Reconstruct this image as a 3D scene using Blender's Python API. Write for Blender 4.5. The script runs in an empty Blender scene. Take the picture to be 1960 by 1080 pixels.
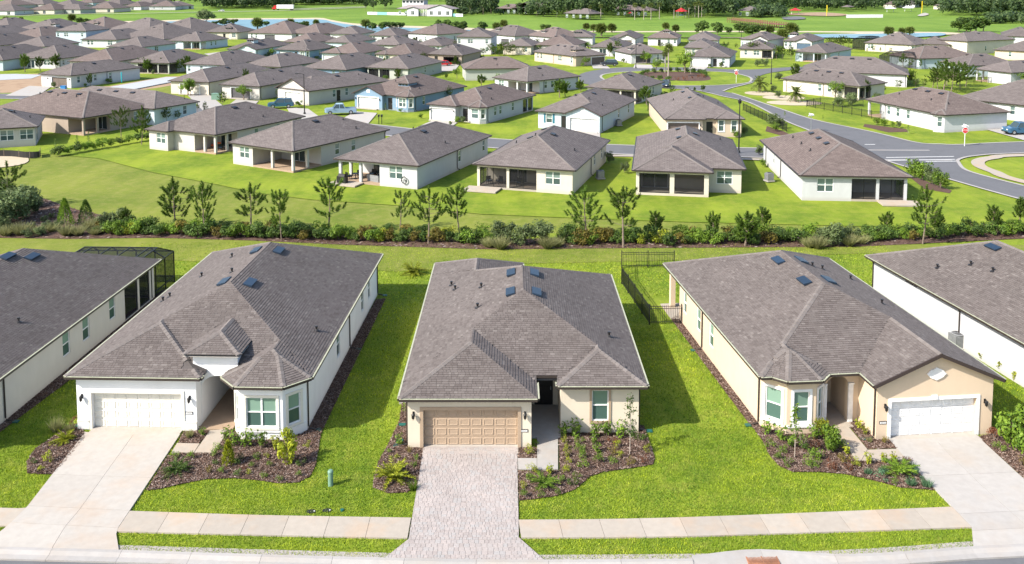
import bpy, bmesh, math, random
import numpy as np
from mathutils import Matrix, Vector

random.seed(7)
rng = np.random.default_rng(7)
SC = bpy.context.scene
COL = SC.collection
R = math.radians

# ------------------------------------------------------------------ camera, sky, sun, exposure
F_PX, HORIZON, PITCH, CAM_H, CX = 1700.0, -40.0, math.radians(5.0), 24.172, 980.0
Y0 = HORIZON + F_PX * math.tan(PITCH)          # image row of the optical axis (lens shifted down, as the verticals stay upright)
cam_d = bpy.data.cameras.new('camera')
cam = bpy.data.objects.new('camera', cam_d)
COL.objects.link(cam)
cam.location = (0, 0, CAM_H)
cam.rotation_euler = (R(90) - PITCH, 0, 0)
cam_d.sensor_width = 36
cam_d.lens = 36 * F_PX / 1960
cam_d.shift_y = -(540 - Y0) / 1960
cam_d.clip_start = 0.5
cam_d.clip_end = 6000
SC.camera = cam

SUN_TO = Vector((-1.08, -0.62, 1.0)).normalized()      # towards the sun
SUN_EL = math.asin(SUN_TO.z)
world = bpy.data.worlds.new('World')
SC.world = world
world.use_nodes = True
wn = world.node_tree.nodes
bg = wn['Background']
sky = wn.new('ShaderNodeTexSky')
sky.sky_type = 'NISHITA'
sky.sun_disc = False
sky.sun_elevation = SUN_EL
sky.sun_rotation = math.atan2(SUN_TO.x, SUN_TO.y)
sky.air_density = 1.0
sky.dust_density = 1.6
world.node_tree.links.new(sky.outputs[0], bg.inputs[0])
bg.inputs[1].default_value = 0.15
sun_d = bpy.data.lights.new('sun', 'SUN')
sun = bpy.data.objects.new('sun', sun_d)
COL.objects.link(sun)
sun_d.energy = 4.3
sun_d.angle = R(0.55)
sun_d.color = (1.0, 0.945, 0.86)
sun.rotation_euler = (-SUN_TO).to_track_quat('-Z', 'Y').to_euler()
SC.view_settings.view_transform = 'Standard'
SC.view_settings.look = 'None'
SC.view_settings.exposure = 1.12
SC.view_settings.gamma = 1.0
SC.view_settings.use_curve_mapping = False
SC.render.engine = 'CYCLES'
SC.cycles.max_bounces = 6
SC.cycles.transparent_max_bounces = 10
SC.cycles.use_denoising = True

# ------------------------------------------------------------------ survey: photograph pixel -> point of the place
_cp, _sp = math.cos(PITCH), math.sin(PITCH)
def at(px, py, z=0.0):
    u, v = (px - CX) / F_PX, -(py - Y0) / F_PX
    dx, dy, dz = u, _cp + v * _sp, -_sp + v * _cp
    t = (z - CAM_H) / dz
    return (dx * t, dy * t)
def pix(x, y, z):
    dz, up = y * _cp - (z - CAM_H) * _sp, y * _sp + (z - CAM_H) * _cp
    return CX + F_PX * x / dz, Y0 - F_PX * up / dz
def height_at(x, y, py):
    lo, hi = -1.0, 60.0
    for _ in range(40):
        m = (lo + hi) / 2
        if pix(x, y, m)[1] > py: lo = m
        else: hi = m
    return lo

# ------------------------------------------------------------------ objects
def setp(o, label=None, cat=None, group=None, kind=None):
    if label: o['label'] = label
    if cat: o['category'] = cat
    if group: o['group'] = group
    if kind: o['kind'] = kind
    return o
def link(o, parent=None):
    COL.objects.link(o)
    if parent is not None: o.parent = parent
    return o
def empty(name, x, y, z=0.0, yaw=0.0):
    o = bpy.data.objects.new(name, None)
    o.empty_display_size = 0.3
    o.location = (x, y, z)
    o.rotation_euler = (0, 0, yaw)
    return link(o)
def put(name, mesh, parent=None, loc=(0, 0, 0), rz=0.0, sc=None):
    o = bpy.data.objects.new(name, mesh)
    o.location = loc
    o.rotation_euler = (0, 0, rz)
    if sc is not None: o.scale = sc if hasattr(sc, '__len__') else (sc, sc, sc)
    return link(o, parent)
class MB:
    def __init__(s): s.v, s.f, s.m, s.uv = [], [], [], None
    def add(s, vs, fs, m=0):
        b = len(s.v)
        s.v.extend(vs)
        for f in fs:
            s.f.append([b + i for i in f]); s.m.append(m)
        return s
    def box(s, x0, x1, y0, y1, z0, z1, m=0):
        vs = [(x0, y0, z0), (x1, y0, z0), (x1, y1, z0), (x0, y1, z0), (x0, y0, z1), (x1, y0, z1), (x1, y1, z1), (x0, y1, z1)]
        return s.add(vs, [(0, 3, 2, 1), (4, 5, 6, 7), (0, 1, 5, 4), (1, 2, 6, 5), (2, 3, 7, 6), (3, 0, 4, 7)], m)
    def poly(s, pts, z, m=0):
        return s.add([(p[0], p[1], z) for p in pts], [tuple(range(len(pts)))], m)
    def prism(s, pts, z0, z1, m=0, bottom=False):
        n = len(pts)
        vs = [(p[0], p[1], z0) for p in pts] + [(p[0], p[1], z1) for p in pts]
        fs = [tuple(range(n, 2 * n))] + [(i, (i + 1) % n, n + (i + 1) % n, n + i) for i in range(n)]
        if bottom: fs.append(tuple(range(n - 1, -1, -1)))
        return s.add(vs, fs, m)
    def tube(s, pts, rad, n=6, m=0, cap=True):
        pts = [Vector(p) for p in pts]
        rad = rad if hasattr(rad, '__len__') else [rad] * len(pts)
        vs, fs = [], []
        for i, p in enumerate(pts):
            d = (pts[min(i + 1, len(pts) - 1)] - pts[max(i - 1, 0)]).normalized()
            a = d.orthogonal().normalized(); b = d.cross(a)
            for k in range(n):
                t = 2 * math.pi * k / n
                vs.append(tuple(p + (a * math.cos(t) + b * math.sin(t)) * rad[i]))
        for i in range(len(pts) - 1):
            for k in range(n):
                k2 = (k + 1) % n
                fs.append((i * n + k, i * n + k2, (i + 1) * n + k2, (i + 1) * n + k))
        if cap:
            fs.append(tuple(range(n - 1, -1, -1)))
            fs.append(tuple((len(pts) - 1) * n + k for k in range(n)))
        return s.add(vs, fs, m)
    def lathe(s, prof, n=10, cx=0, cy=0, m=0):
        vs, fs = [], []
        for r, z in prof:
            for k in range(n):
                t = 2 * math.pi * k / n
                vs.append((cx + r * math.cos(t), cy + r * math.sin(t), z))
        for i in range(len(prof) - 1):
            for k in range(n):
                k2 = (k + 1) % n
                fs.append((i * n + k, i * n + k2, (i + 1) * n + k2, (i + 1) * n + k))
        fs.append(tuple((len(prof) - 1) * n + k for k in range(n)))
        return s.add(vs, fs, m)
    def mesh(s, name, mats, smooth=False):
        me = bpy.data.meshes.new(name)
        me.from_pydata(s.v, [], s.f)
        for m in (mats if isinstance(mats, (list, tuple)) else [mats]): me.materials.append(m)
        if any(s.m): me.polygons.foreach_set('material_index', s.m)
        if smooth: me.polygons.foreach_set('use_smooth', [True] * len(s.f))
        if s.uv is not None:
            l = me.uv_layers.new(name='UVMap')
            l.data.foreach_set('uv', [c for f in s.uv for q in f for c in q])
        me.update()
        return me
    def obj(s, name, mats, parent=None, loc=(0, 0, 0), rz=0.0, smooth=False):
        return put(name, s.mesh(name, mats, smooth), parent, loc, rz)
def np_mesh(name, verts, faces, mats, k=None):
    """verts (n,3); faces (m,k) arrays -> mesh, fast."""
    me = bpy.data.meshes.new(name)
    verts = np.asarray(verts, np.float32); faces = np.asarray(faces, np.int32)
    me.vertices.add(len(verts)); me.vertices.foreach_set('co', verts.ravel())
    me.loops.add(faces.size); me.loops.foreach_set('vertex_index', faces.ravel())
    me.polygons.add(len(faces))
    me.polygons.foreach_set('loop_start', np.arange(0, faces.size, faces.shape[1], dtype=np.int32))
    me.update(calc_edges=True)
    for m in (mats if isinstance(mats, (list, tuple)) else [mats]): me.materials.append(m)
    return me
def ordinal(n):
    w = ['', 'first', 'second', 'third', 'fourth', 'fifth', 'sixth', 'seventh', 'eighth', 'ninth', 'tenth', 'eleventh', 'twelfth', 'thirteenth', 'fourteenth',
         'fifteenth', 'sixteenth', 'seventeenth', 'eighteenth', 'nineteenth', 'twentieth']
    if n <= 20: return w[n]
    t = {2: 'twenty', 3: 'thirty', 4: 'forty', 5: 'fifty', 6: 'sixty', 7: 'seventy', 8: 'eighty', 9: 'ninety'}[n // 10]
    if n % 10: return t + '-' + w[n % 10]
    return {20: 'twentieth', 30: 'thirtieth', 40: 'fortieth', 50: 'fiftieth', 60: 'sixtieth', 70: 'seventieth', 80: 'eightieth', 90: 'ninetieth'}[n]
_pending = []          # (object, description, where, screen x): turned into labels that count from the left at the end
def later(o, desc, where, cat, group=None):
    setp(o, None, cat, group)
    _pending.append((o, desc, where))
def finish_labels():
    d = {}
    for o, desc, where in _pending: d.setdefault((desc, where), []).append(o)
    for (desc, where), os_ in d.items():
        os_.sort(key=lambda o: pix(o.location.x, o.location.y, 0)[0])
        for i, o in enumerate(os_):
            if len(os_) == 1: o['label'] = f'{desc} {where}'
            elif i == 0: o['label'] = f'leftmost {desc} {where}'
            elif i == len(os_) - 1: o['label'] = f'rightmost {desc} {where}'
            else: o['label'] = f'{ordinal(i + 1)} {desc} from the left {where}'

# ------------------------------------------------------------------ materials
def new_mat(name, rough=0.8, spec=0.3):
    m = bpy.data.materials.new(name)
    m.use_nodes = True
    b = m.node_tree.nodes['Principled BSDF']
    b.inputs['Roughness'].default_value = rough
    b.inputs['Specular IOR Level'].default_value = spec
    return m, m.node_tree.nodes, m.node_tree.links, b
def noise(n, l, scale, detail=4, coord='pos', rough=0.6, stretch=None):
    t = n.new('ShaderNodeTexNoise')
    t.inputs['Scale'].default_value = scale
    t.inputs['Detail'].default_value = detail
    t.inputs['Roughness'].default_value = rough
    if coord == 'pos':
        src = n.new('ShaderNodeNewGeometry').outputs['Position']
    else:
        src = n.new('ShaderNodeTexCoord').outputs[coord]
    if stretch:
        mp = n.new('ShaderNodeMapping'); mp.inputs['Scale'].default_value = stretch
        l.new(src, mp.inputs[0]); src = mp.outputs[0]
    l.new(src, t.inputs['Vector'])
    return t.outputs['Fac']
def ramp(n, l, fac, stops):
    r = n.new('ShaderNodeValToRGB')
    e = r.color_ramp.elements
    while len(e) < len(stops): e.new(0.5)
    for i, (p, c) in enumerate(stops):
        e[i].position = p; e[i].color = (*c, 1)
    l.new(fac, r.inputs[0])
    return r.outputs[0]
def mixc(n, l, fac, a, b, mode='MIX'):
    m = n.new('ShaderNodeMix'); m.data_type = 'RGBA'; m.blend_type = mode
    for s, x in ((m.inputs[0], fac), (m.inputs[6], a), (m.inputs[7], b)):
        if hasattr(x, 'links'): l.new(x, s)
        elif isinstance(x, (int, float)): s.default_value = x
        else: s.default_value = (*x, 1)
    return m.outputs[2]
def bump(n, l, b, h, strength=0.3, dist=0.02):
    k = n.new('ShaderNodeBump'); k.inputs['Strength'].default_value = strength; k.inputs['Distance'].default_value = dist
    l.new(h, k.inputs['Height']); l.new(k.outputs[0], b.inputs['Normal'])
def sc3(c, k): return tuple(x * k for x in c)
ALB = 0.80
def plain(name, c, rough=0.6, spec=0.4, metal=0.0, var=0.12, scale=3.0):
    c = sc3(c, ALB)
    m, n, l, b = new_mat(name, rough, spec)
    b.inputs['Metallic'].default_value = metal
    f = noise(n, l, scale, 4)
    l.new(ramp(n, l, f, [(0.3, sc3(c, 1 - var)), (0.7, sc3(c, 1 + var))]), b.inputs['Base Color'])
    return m
_stucco = {}
def stucco(c):
    if c in _stucco: return _stucco[c]
    key = c; c = sc3(c, 0.98)
    m, n, l, b = new_mat('stucco', 0.92, 0.2)
    big = noise(n, l, 0.35, 3); fine = noise(n, l, 26, 3); mid = noise(n, l, 2.2, 5, stretch=(1, 1, 0.35))
    base = ramp(n, l, big, [(0.3, sc3(c, 0.93)), (0.7, sc3(c, 1.03))])
    base = mixc(n, l, 0.12, base, ramp(n, l, mid, [(0.35, sc3(c, 0.72)), (0.6, c)]))
    geo = n.new('ShaderNodeNewGeometry'); sp = n.new('ShaderNodeSeparateXYZ'); l.new(geo.outputs['Position'], sp.inputs[0])
    mr = n.new('ShaderNodeMapRange'); mr.inputs[1].default_value = 0.0; mr.inputs[2].default_value = 0.35; mr.inputs[3].default_value = 0.35; mr.inputs[4].default_value = 0.0
    l.new(sp.outputs[2], mr.inputs[0])
    base = mixc(n, l, mr.outputs[0], base, sc3((0.30, 0.25, 0.19), 1.0))       # soil splash at the foot of the wall
    l.new(base, b.inputs['Base Color'])
    bump(n, l, b, fine, 0.25, 0.01)
    _stucco[key] = m
    return m
def leafmat(name, a, bcol, trans=0.3, rough=0.6):
    m, n, l, b = new_mat(name, rough, 0.25)
    g = n.new('ShaderNodeNewGeometry'); oi = n.new('ShaderNodeObjectInfo')
    c = ramp(n, l, g.outputs['Random Per Island'], [(0.0, a), (1.0, bcol)])
    h = n.new('ShaderNodeHueSaturation')
    mr = n.new('ShaderNodeMapRange'); mr.inputs[3].default_value = 0.75; mr.inputs[4].default_value = 1.25
    l.new(oi.outputs['Random'], mr.inputs[0]); l.new(mr.outputs[0], h.inputs['Value'])
    l.new(c, h.inputs['Color'])
    l.new(h.outputs[0], b.inputs['Base Color'])
    t = n.new('ShaderNodeBsdfTranslucent'); l.new(h.outputs[0], t.inputs[0])
    x = n.new('ShaderNodeMixShader'); x.inputs[0].default_value = trans
    l.new(b.outputs[0], x.inputs[1]); l.new(t.outputs[0], x.inputs[2])
    l.new(x.outputs[0], n['Material Output'].inputs[0])
    return m
def grassmat(name, dark, light, dry, patch=0.12, dryamt=0.35):
    m, n, l, b = new_mat(name, 0.95, 0.1)
    a = noise(n, l, patch, 5, rough=0.65); c = noise(n, l, 1.1, 5, rough=0.7); f = noise(n, l, 14, 4, rough=0.8)
    st = noise(n, l, 0.5, 3, stretch=(1.0, 0.12, 1.0))
    col = ramp(n, l, a, [(0.32, dark), (0.62, light)])
    col = mixc(n, l, ramp(n, l, c, [(0.45, (0, 0, 0)), (0.75, (dryamt,) * 3)]), col, dry)
    col = mixc(n, l, ramp(n, l, st, [(0.4, (0, 0, 0)), (0.7, (0.35,) * 3)]), col, sc3(dark, 0.85))
    col = mixc(n, l, 0.7, col, ramp(n, l, f, [(0.25, (0.45,) * 3), (0.6, (1.15,) * 3)]), 'MULTIPLY')
    l.new(col, b.inputs['Base Color'])
    bump(n, l, b, f, 0.8, 0.06)
    return m
def concrete(name, c, stain=(0.42, 0.27, 0.15), amt=0.35):
    c, stain = sc3(c, ALB), sc3(stain, ALB)
    m, n, l, b = new_mat(name, 0.9, 0.2)
    a = noise(n, l, 0.45, 5, rough=0.6); f = noise(n, l, 30, 3); md = noise(n, l, 3, 5)
    oi = n.new('ShaderNodeObjectInfo')
    col = ramp(n, l, md, [(0.3, sc3(c, 0.92)), (0.7, sc3(c, 1.04))])
    col = mixc(n, l, ramp(n, l, a, [(0.48, (0, 0, 0)), (0.72, (amt,) * 3)]), col, stain)
    mr = n.new('ShaderNodeMapRange'); mr.inputs[3].default_value = 0.93; mr.inputs[4].default_value = 1.05
    l.new(oi.outputs['Random'], mr.inputs[0])
    h = n.new('ShaderNodeHueSaturation'); l.new(mr.outputs[0], h.inputs['Value']); l.new(col, h.inputs['Color'])
    l.new(h.outputs[0], b.inputs['Base Color'])
    bump(n, l, b, f, 0.2, 0.005)
    return m
def per_piece(name, stops, rough=0.9, fine=20.0):
    """each loose piece (or each object) of this material takes its own tone"""
    stops = [(p, sc3(c, ALB)) for p, c in stops]
    m, n, l, b = new_mat(name, rough, 0.2)
    g = n.new('ShaderNodeNewGeometry'); oi = n.new('ShaderNodeObjectInfo')
    ad = n.new('ShaderNodeMath'); ad.operation = 'ADD'
    l.new(g.outputs['Random Per Island'], ad.inputs[0]); l.new(oi.outputs['Random'], ad.inputs[1])
    fr = n.new('ShaderNodeMath'); fr.operation = 'FRACT'; l.new(ad.outputs[0], fr.inputs[0])
    col = ramp(n, l, fr.outputs[0], stops)
    big = noise(n, l, 0.4, 4)
    col = mixc(n, l, 0.8, col, ramp(n, l, big, [(0.3, (0.88,) * 3), (0.7, (1.08,) * 3)]), 'MULTIPLY')
    f = noise(n, l, fine, 3)
    col = mixc(n, l, 0.6, col, ramp(n, l, f, [(0.3, (0.7,) * 3), (0.7, (1.2,) * 3)]), 'MULTIPLY')
    l.new(col, b.inputs['Base Color'])
    return m
def roofmat(name, tint=(1, 1, 1)):
    m, n, l, b = new_mat(name, 0.95, 0.15)
    uv = n.new('ShaderNodeUVMap').outputs[0]
    br = n.new('ShaderNodeTexBrick')
    br.inputs['Scale'].default_value = 1.0
    br.inputs['Brick Width'].default_value = 0.55; br.inputs['Row Height'].default_value = 0.22
    br.inputs['Mortar Size'].default_value = 0.018; br.inputs['Bias'].default_value = 0.0
    t = lambda c: tuple(x * k * ALB for x, k in zip(c, tint))
    br.inputs['Color1'].default_value = (*t((0.135, 0.113, 0.106)), 1)
    br.inputs['Color2'].default_value = (*t((0.175, 0.150, 0.140)), 1)
    br.inputs['Mortar'].default_value = (*t((0.085, 0.073, 0.072)), 1)
    l.new(uv, br.inputs['Vector'])
    f = noise(n, l, 1.7, 5); g = noise(n, l, 0.25, 3)
    col = mixc(n, l, 0.8, br.outputs['Color'], ramp(n, l, f, [(0.3, (0.82,) * 3), (0.7, (1.15,) * 3)]), 'MULTIPLY')
    col = mixc(n, l, 0.8, col, ramp(n, l, g, [(0.3, (0.9,) * 3), (0.7, (1.1,) * 3)]), 'MULTIPLY')
    oi = n.new('ShaderNodeObjectInfo')
    mr = n.new('ShaderNodeMapRange'); mr.inputs[3].default_value = 0.9; mr.inputs[4].default_value = 1.1
    l.new(oi.outputs['Random'], mr.inputs[0])
    h = n.new('ShaderNodeHueSaturation'); l.new(mr.outputs[0], h.inputs['Value']); l.new(col, h.inputs['Color'])
    l.new(h.outputs[0], b.inputs['Base Color'])
    bump(n, l, b, br.outputs['Fac'], -0.4, 0.02)
    return m
def glassmat(name, c, rough=0.06):
    m, n, l, b = new_mat(name, rough, 0.6)
    oi = n.new('ShaderNodeObjectInfo')
    l.new(ramp(n, l, oi.outputs['Random'], [(0.0, sc3(c, 0.75)), (1.0, sc3(c, 1.2))]), b.inputs['Base Color'])
    return m
def screenmat(name, alpha, c=(0.012, 0.012, 0.014)):
    m, n, l, b = new_mat(name, 0.7, 0.2)
    b.inputs['Base Color'].default_value = (*c, 1)
    t = n.new('ShaderNodeBsdfTransparent'); x = n.new('ShaderNodeMixShader'); x.inputs[0].default_value = alpha
    l.new(t.outputs[0], x.inputs[1]); l.new(b.outputs[0], x.inputs[2]); l.new(x.outputs[0], n['Material Output'].inputs[0])
    return m
M = {}
M['lawn'] = grassmat('lawn', (0.085, 0.145, 0.014), (0.205, 0.258, 0.024), (0.285, 0.275, 0.055), 0.11, 0.5)
M['field'] = grassmat('field_grass', (0.105, 0.145, 0.020), (0.180, 0.205, 0.034), (0.270, 0.240, 0.085), 0.08, 0.55)
M['berm'] = grassmat('berm_grass', (0.085, 0.160, 0.020), (0.150, 0.230, 0.034), (0.195, 0.215, 0.055), 0.02, 0.35)
def blademat():
    m = leafmat('grass_blade', (0.135, 0.205, 0.010), (0.480, 0.545, 0.034), 0.35)
    n, l = m.node_tree.nodes, m.node_tree.links
    h = [q for q in n if q.type == 'HUE_SAT'][0]
    src = h.inputs['Color'].links[0].from_socket
    a = ramp(n, l, noise(n, l, 0.16, 5, rough=0.65), [(0.38, (0.44, 0.60, 0.80)), (0.58, (1.0, 1.0, 1.0))])
    c = ramp(n, l, noise(n, l, 1.3, 4, rough=0.7), [(0.36, (0.58, 0.72, 0.85)), (0.62, (1.12, 1.06, 1.05))])
    e = ramp(n, l, noise(n, l, 6.0, 3, rough=0.7), [(0.34, (0.68, 0.76, 0.85)), (0.55, (1.05, 1.04, 1.0))])
    col = mixc(n, l, 0.85, mixc(n, l, 0.85, mixc(n, l, 0.9, src, a, 'MULTIPLY'), c, 'MULTIPLY'), e, 'MULTIPLY')
    dry = ramp(n, l, noise(n, l, 0.55, 5, rough=0.75), [(0.54, (0, 0, 0)), (0.72, (0.6, 0.6, 0.6))])
    col = mixc(n, l, dry, col, (0.50, 0.475, 0.10))
    l.new(col, h.inputs['Color'])
    return m
M['blade'] = blademat()
M['concrete'] = concrete('concrete', (0.40, 0.375, 0.345))
M['walk'] = concrete('walk_concrete', (0.41, 0.36, 0.30), (0.50, 0.33, 0.20), 0.5)
M['drive'] = concrete('drive_concrete', (0.435, 0.40, 0.355), (0.46, 0.30, 0.18), 0.3)
M['drive_white'] = concrete('pale_drive_concrete', (0.415, 0.39, 0.36), (0.42, 0.33, 0.24), 0.3)
M['curb'] = concrete('curb_concrete', (0.37, 0.35, 0.33), (0.38, 0.30, 0.22), 0.3)
M['asphalt'] = concrete('asphalt', (0.150, 0.150, 0.158), (0.11, 0.11, 0.115), 0.5)
M['tanwalk'] = concrete('porch_concrete', (0.40, 0.29, 0.20), (0.33, 0.23, 0.15), 0.3)
M['slab'] = concrete('slab_concrete', (0.42, 0.44, 0.45), (0.36, 0.33, 0.28), 0.3)
M['dirt'] = concrete('bare_dirt', (0.36, 0.25, 0.16), (0.24, 0.15, 0.09), 0.8)
M['sand'] = concrete('sand', (0.50, 0.42, 0.30), (0.40, 0.32, 0.20), 0.4)
M['paver'] = per_piece('paver', [(0.0, (0.360, 0.312, 0.288)), (0.3, (0.405, 0.360, 0.335)), (0.6, (0.425, 0.368, 0.338)), (0.8, (0.392, 0.368, 0.35)), (1.0, (0.378, 0.325, 0.300))], 0.85, 25)
M['joint'] = plain('joint_sand', (0.36, 0.325, 0.30), 0.95)
M['mulch'] = per_piece('mulch_chip', [(0.0, (0.055, 0.031, 0.021)), (0.4, (0.130, 0.078, 0.056)), (0.75, (0.21, 0.140, 0.108)), (1.0, (0.37, 0.295, 0.25))], 0.95, 40)
M['soil'] = plain('mulch_bed', (0.115, 0.072, 0.056), 0.95, 0.1, var=0.4, scale=9)
M['shingle'] = per_piece('shingle', [(0.0, (0.118, 0.099, 0.091)), (0.3, (0.145, 0.123, 0.113)), (0.7, (0.163, 0.140, 0.129)), (0.88, (0.136, 0.115, 0.106)), (1.0, (0.200, 0.175, 0.160))], 0.95, 30)
M['cap'] = per_piece('ridge_shingle', [(0.0, (0.155, 0.134, 0.123)), (1.0, (0.190, 0.167, 0.155))], 0.95, 30)
M['felt'] = plain('roof_felt', (0.09, 0.078, 0.073), 0.95)
M['roof'] = roofmat('roof_shingles')
M['roof_warm'] = roofmat('warm_roof_shingles', (1.05, 0.97, 0.93))
M['gutter'] = plain('gutter_bronze', (0.040, 0.030, 0.025), 0.5)
M['drip'] = plain('drip_edge', (0.42, 0.42, 0.30), 0.5)
M['rake'] = plain('rake_board', (0.045, 0.030, 0.026), 0.6)
M['soffit'] = plain('soffit', (0.42, 0.39, 0.35), 0.9)
M['white'] = plain('white_paint', (0.82, 0.81, 0.79), 0.55)
M['cream'] = plain('cream_paint', (0.76, 0.72, 0.625), 0.55, var=0.05)
M['tan'] = plain('tan_paint', (0.40, 0.295, 0.205), 0.55, var=0.05)
M['dark'] = plain('dark_paint', (0.018, 0.016, 0.016), 0.4)
M['black'] = plain('black_metal', (0.012, 0.012, 0.013), 0.45)
M['grey'] = plain('grey_metal', (0.23, 0.235, 0.24), 0.5)
M['steel'] = plain('galvanised_steel', (0.42, 0.43, 0.44), 0.4, metal=0.6)
M['green'] = plain('utility_green', (0.17, 0.29, 0.21), 0.5)
M['teal'] = plain('teal_plastic', (0.012, 0.10, 0.075), 0.5)
M['rust'] = plain('rusty_iron', (0.32, 0.14, 0.075), 0.8, var=0.3)
M['wood'] = plain('weathered_wood', (0.20, 0.085, 0.055), 0.85)
M['red'] = plain('sign_red', (0.55, 0.02, 0.02), 0.45)
M['taupe'] = plain('taupe_paint', (0.15, 0.115, 0.095), 0.6)
M['darkgrey'] = plain('dark_grey_paint', (0.085, 0.082, 0.088), 0.6)
M['bluegrey'] = plain('blue_grey_paint', (0.075, 0.125, 0.185), 0.55)
M['tealpaint'] = plain('teal_paint', (0.02, 0.14, 0.20), 0.55)
M['stone'] = per_piece('veneer_stone', [(0.0, (0.16, 0.11, 0.08)), (0.5, (0.30, 0.22, 0.16)), (1.0, (0.42, 0.34, 0.26))], 0.9, 15)
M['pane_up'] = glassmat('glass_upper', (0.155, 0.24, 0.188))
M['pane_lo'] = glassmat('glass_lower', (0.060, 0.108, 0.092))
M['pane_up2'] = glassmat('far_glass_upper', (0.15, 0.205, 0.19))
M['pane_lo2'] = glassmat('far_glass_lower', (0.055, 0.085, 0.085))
M['roof_pale'] = roofmat('pale_grey_roof', (2.0, 2.05, 2.15))
M['pane_dark'] = glassmat('glass_dark', (0.030, 0.045, 0.048))
M['skylight'] = glassmat('glossy_vent', (0.010, 0.024, 0.045), 0.45)  # dark metal roof vents, the blue of reflected sky put into their colour
M['screen'] = screenmat('insect_screen', 0.54)
M['cage'] = screenmat('pool_cage_screen', 0.55)
M['bark'] = plain('bark', (0.19, 0.145, 0.11), 0.95, var=0.35, scale=8)
M['palebark'] = plain('pale_bark', (0.34, 0.29, 0.24), 0.95, var=0.3, scale=8)
M['needle'] = leafmat('pine_needles', (0.032, 0.068, 0.009), (0.125, 0.195, 0.022), 0.3)
M['leaf_dark'] = leafmat('dark_leaves', (0.026, 0.058, 0.010), (0.095, 0.150, 0.022), 0.25)
M['leaf_mid'] = leafmat('green_leaves', (0.060, 0.120, 0.012), (0.180, 0.270, 0.026), 0.35)
M['leaf_yellow'] = leafmat('yellow_green_leaves', (0.150, 0.190, 0.014), (0.330, 0.345, 0.025), 0.35)
M['leaf_bronze'] = leafmat('bronze_leaves', (0.070, 0.070, 0.012), (0.200, 0.150, 0.025), 0.3)
M['leaf_red'] = leafmat('red_leaves', (0.090, 0.030, 0.018), (0.200, 0.080, 0.035), 0.3)
M['leaf_grey'] = leafmat('grey_green_leaves', (0.060, 0.090, 0.030), (0.145, 0.185, 0.070), 0.3)
M['leaf_blue'] = leafmat('blue_green_leaves', (0.045, 0.105, 0.050), (0.120, 0.210, 0.110), 0.3)
M['straw'] = leafmat('straw_blades', (0.160, 0.170, 0.060), (0.300, 0.290, 0.130), 0.3)
M['palm'] = leafmat('palm_fronds', (0.060, 0.090, 0.018), (0.160, 0.190, 0.040), 0.3)
M['forest'] = leafmat('far_wood_leaves', (0.022, 0.048, 0.016), (0.075, 0.120, 0.030), 0.2)
def watermat():
    m, n, l, b = new_mat('pond_water', 0.35, 0.12)
    f = noise(n, l, 0.02, 3)
    l.new(ramp(n, l, f, [(0.3, (0.095, 0.185, 0.225)), (0.7, (0.125, 0.220, 0.260))]), b.inputs['Base Color'])
    bump(n, l, b, noise(n, l, 0.8, 3), 0.1, 0.05)
    return m
M['water'] = watermat()

# ------------------------------------------------------------------ roofs: a convex eave outline per volume, every sloped edge rises inwards
SLOPE = 0.43
def clip(poly, fn):
    out = []
    n = len(poly)
    for i in range(n):
        p, q = poly[i], poly[(i + 1) % n]
        a, b = fn(p), fn(q)
        if a <= 1e-9: out.append(p)
        if (a < -1e-9 and b > 1e-9) or (a > 1e-9 and b < -1e-9):
            t = a / (a - b)
            out.append((p[0] + (q[0] - p[0]) * t, p[1] + (q[1] - p[1]) * t))
    return out
class Vol:
    def __init__(s, poly, z, gable=(), slope=SLOPE, dz=0.0, cut=None):
        s.cut = cut
        s.poly, s.z, s.gable, s.slope = poly, z + dz, set(gable), slope
        s.edges = []
        n = len(poly)
        for i in range(n):
            p, q = poly[i], poly[(i + 1) % n]
            L = math.hypot(q[0] - p[0], q[1] - p[1])
            e = ((q[0] - p[0]) / L, (q[1] - p[1]) / L)
            s.edges.append((p, e, (-e[1], e[0]), L))
        s.sl = [i for i in range(n) if i not in s.gable]
    def d(s, i, p):
        a, e, nn, L = s.edges[i]
        return (p[0] - a[0]) * nn[0] + (p[1] - a[1]) * nn[1]
    def incut(s, p): return s.cut and s.cut[0] < p[0] < s.cut[1] and s.cut[2] < p[1] < s.cut[3]
    def pieces(s, P):
        if not s.cut: return [P]
        x0, x1, y0, y1 = s.cut[:4]; out = []
        for f in (lambda p: p[0] - x0, lambda p: x1 - p[0], lambda p: p[1] - y0, lambda p: y1 - p[1]):
            Q = clip(P, f)
            if len(Q) >= 3: out.append(Q)
            P = clip(P, lambda p: -f(p))
            if len(P) < 3: break
        return out
    def h(s, p):
        m = 1e9
        if s.incut(p): return -1e9
        for i in range(len(s.edges)):
            x = s.d(i, p)
            if x < -1e-6: return -1e9
            if i not in s.gable: m = min(m, x)
        return s.z + s.slope * m
    def faces(s):
        for i in s.sl:
            P = list(s.poly)
            for j in s.sl:
                if j != i: P = clip(P, lambda p, i=i, j=j: s.d(i, p) - s.d(j, p))
            if len(P) >= 3: yield i, P
def rect(x0, x1, y0, y1): return [(x0, y0), (x1, y0), (x1, y1), (x0, y1)]

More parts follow.
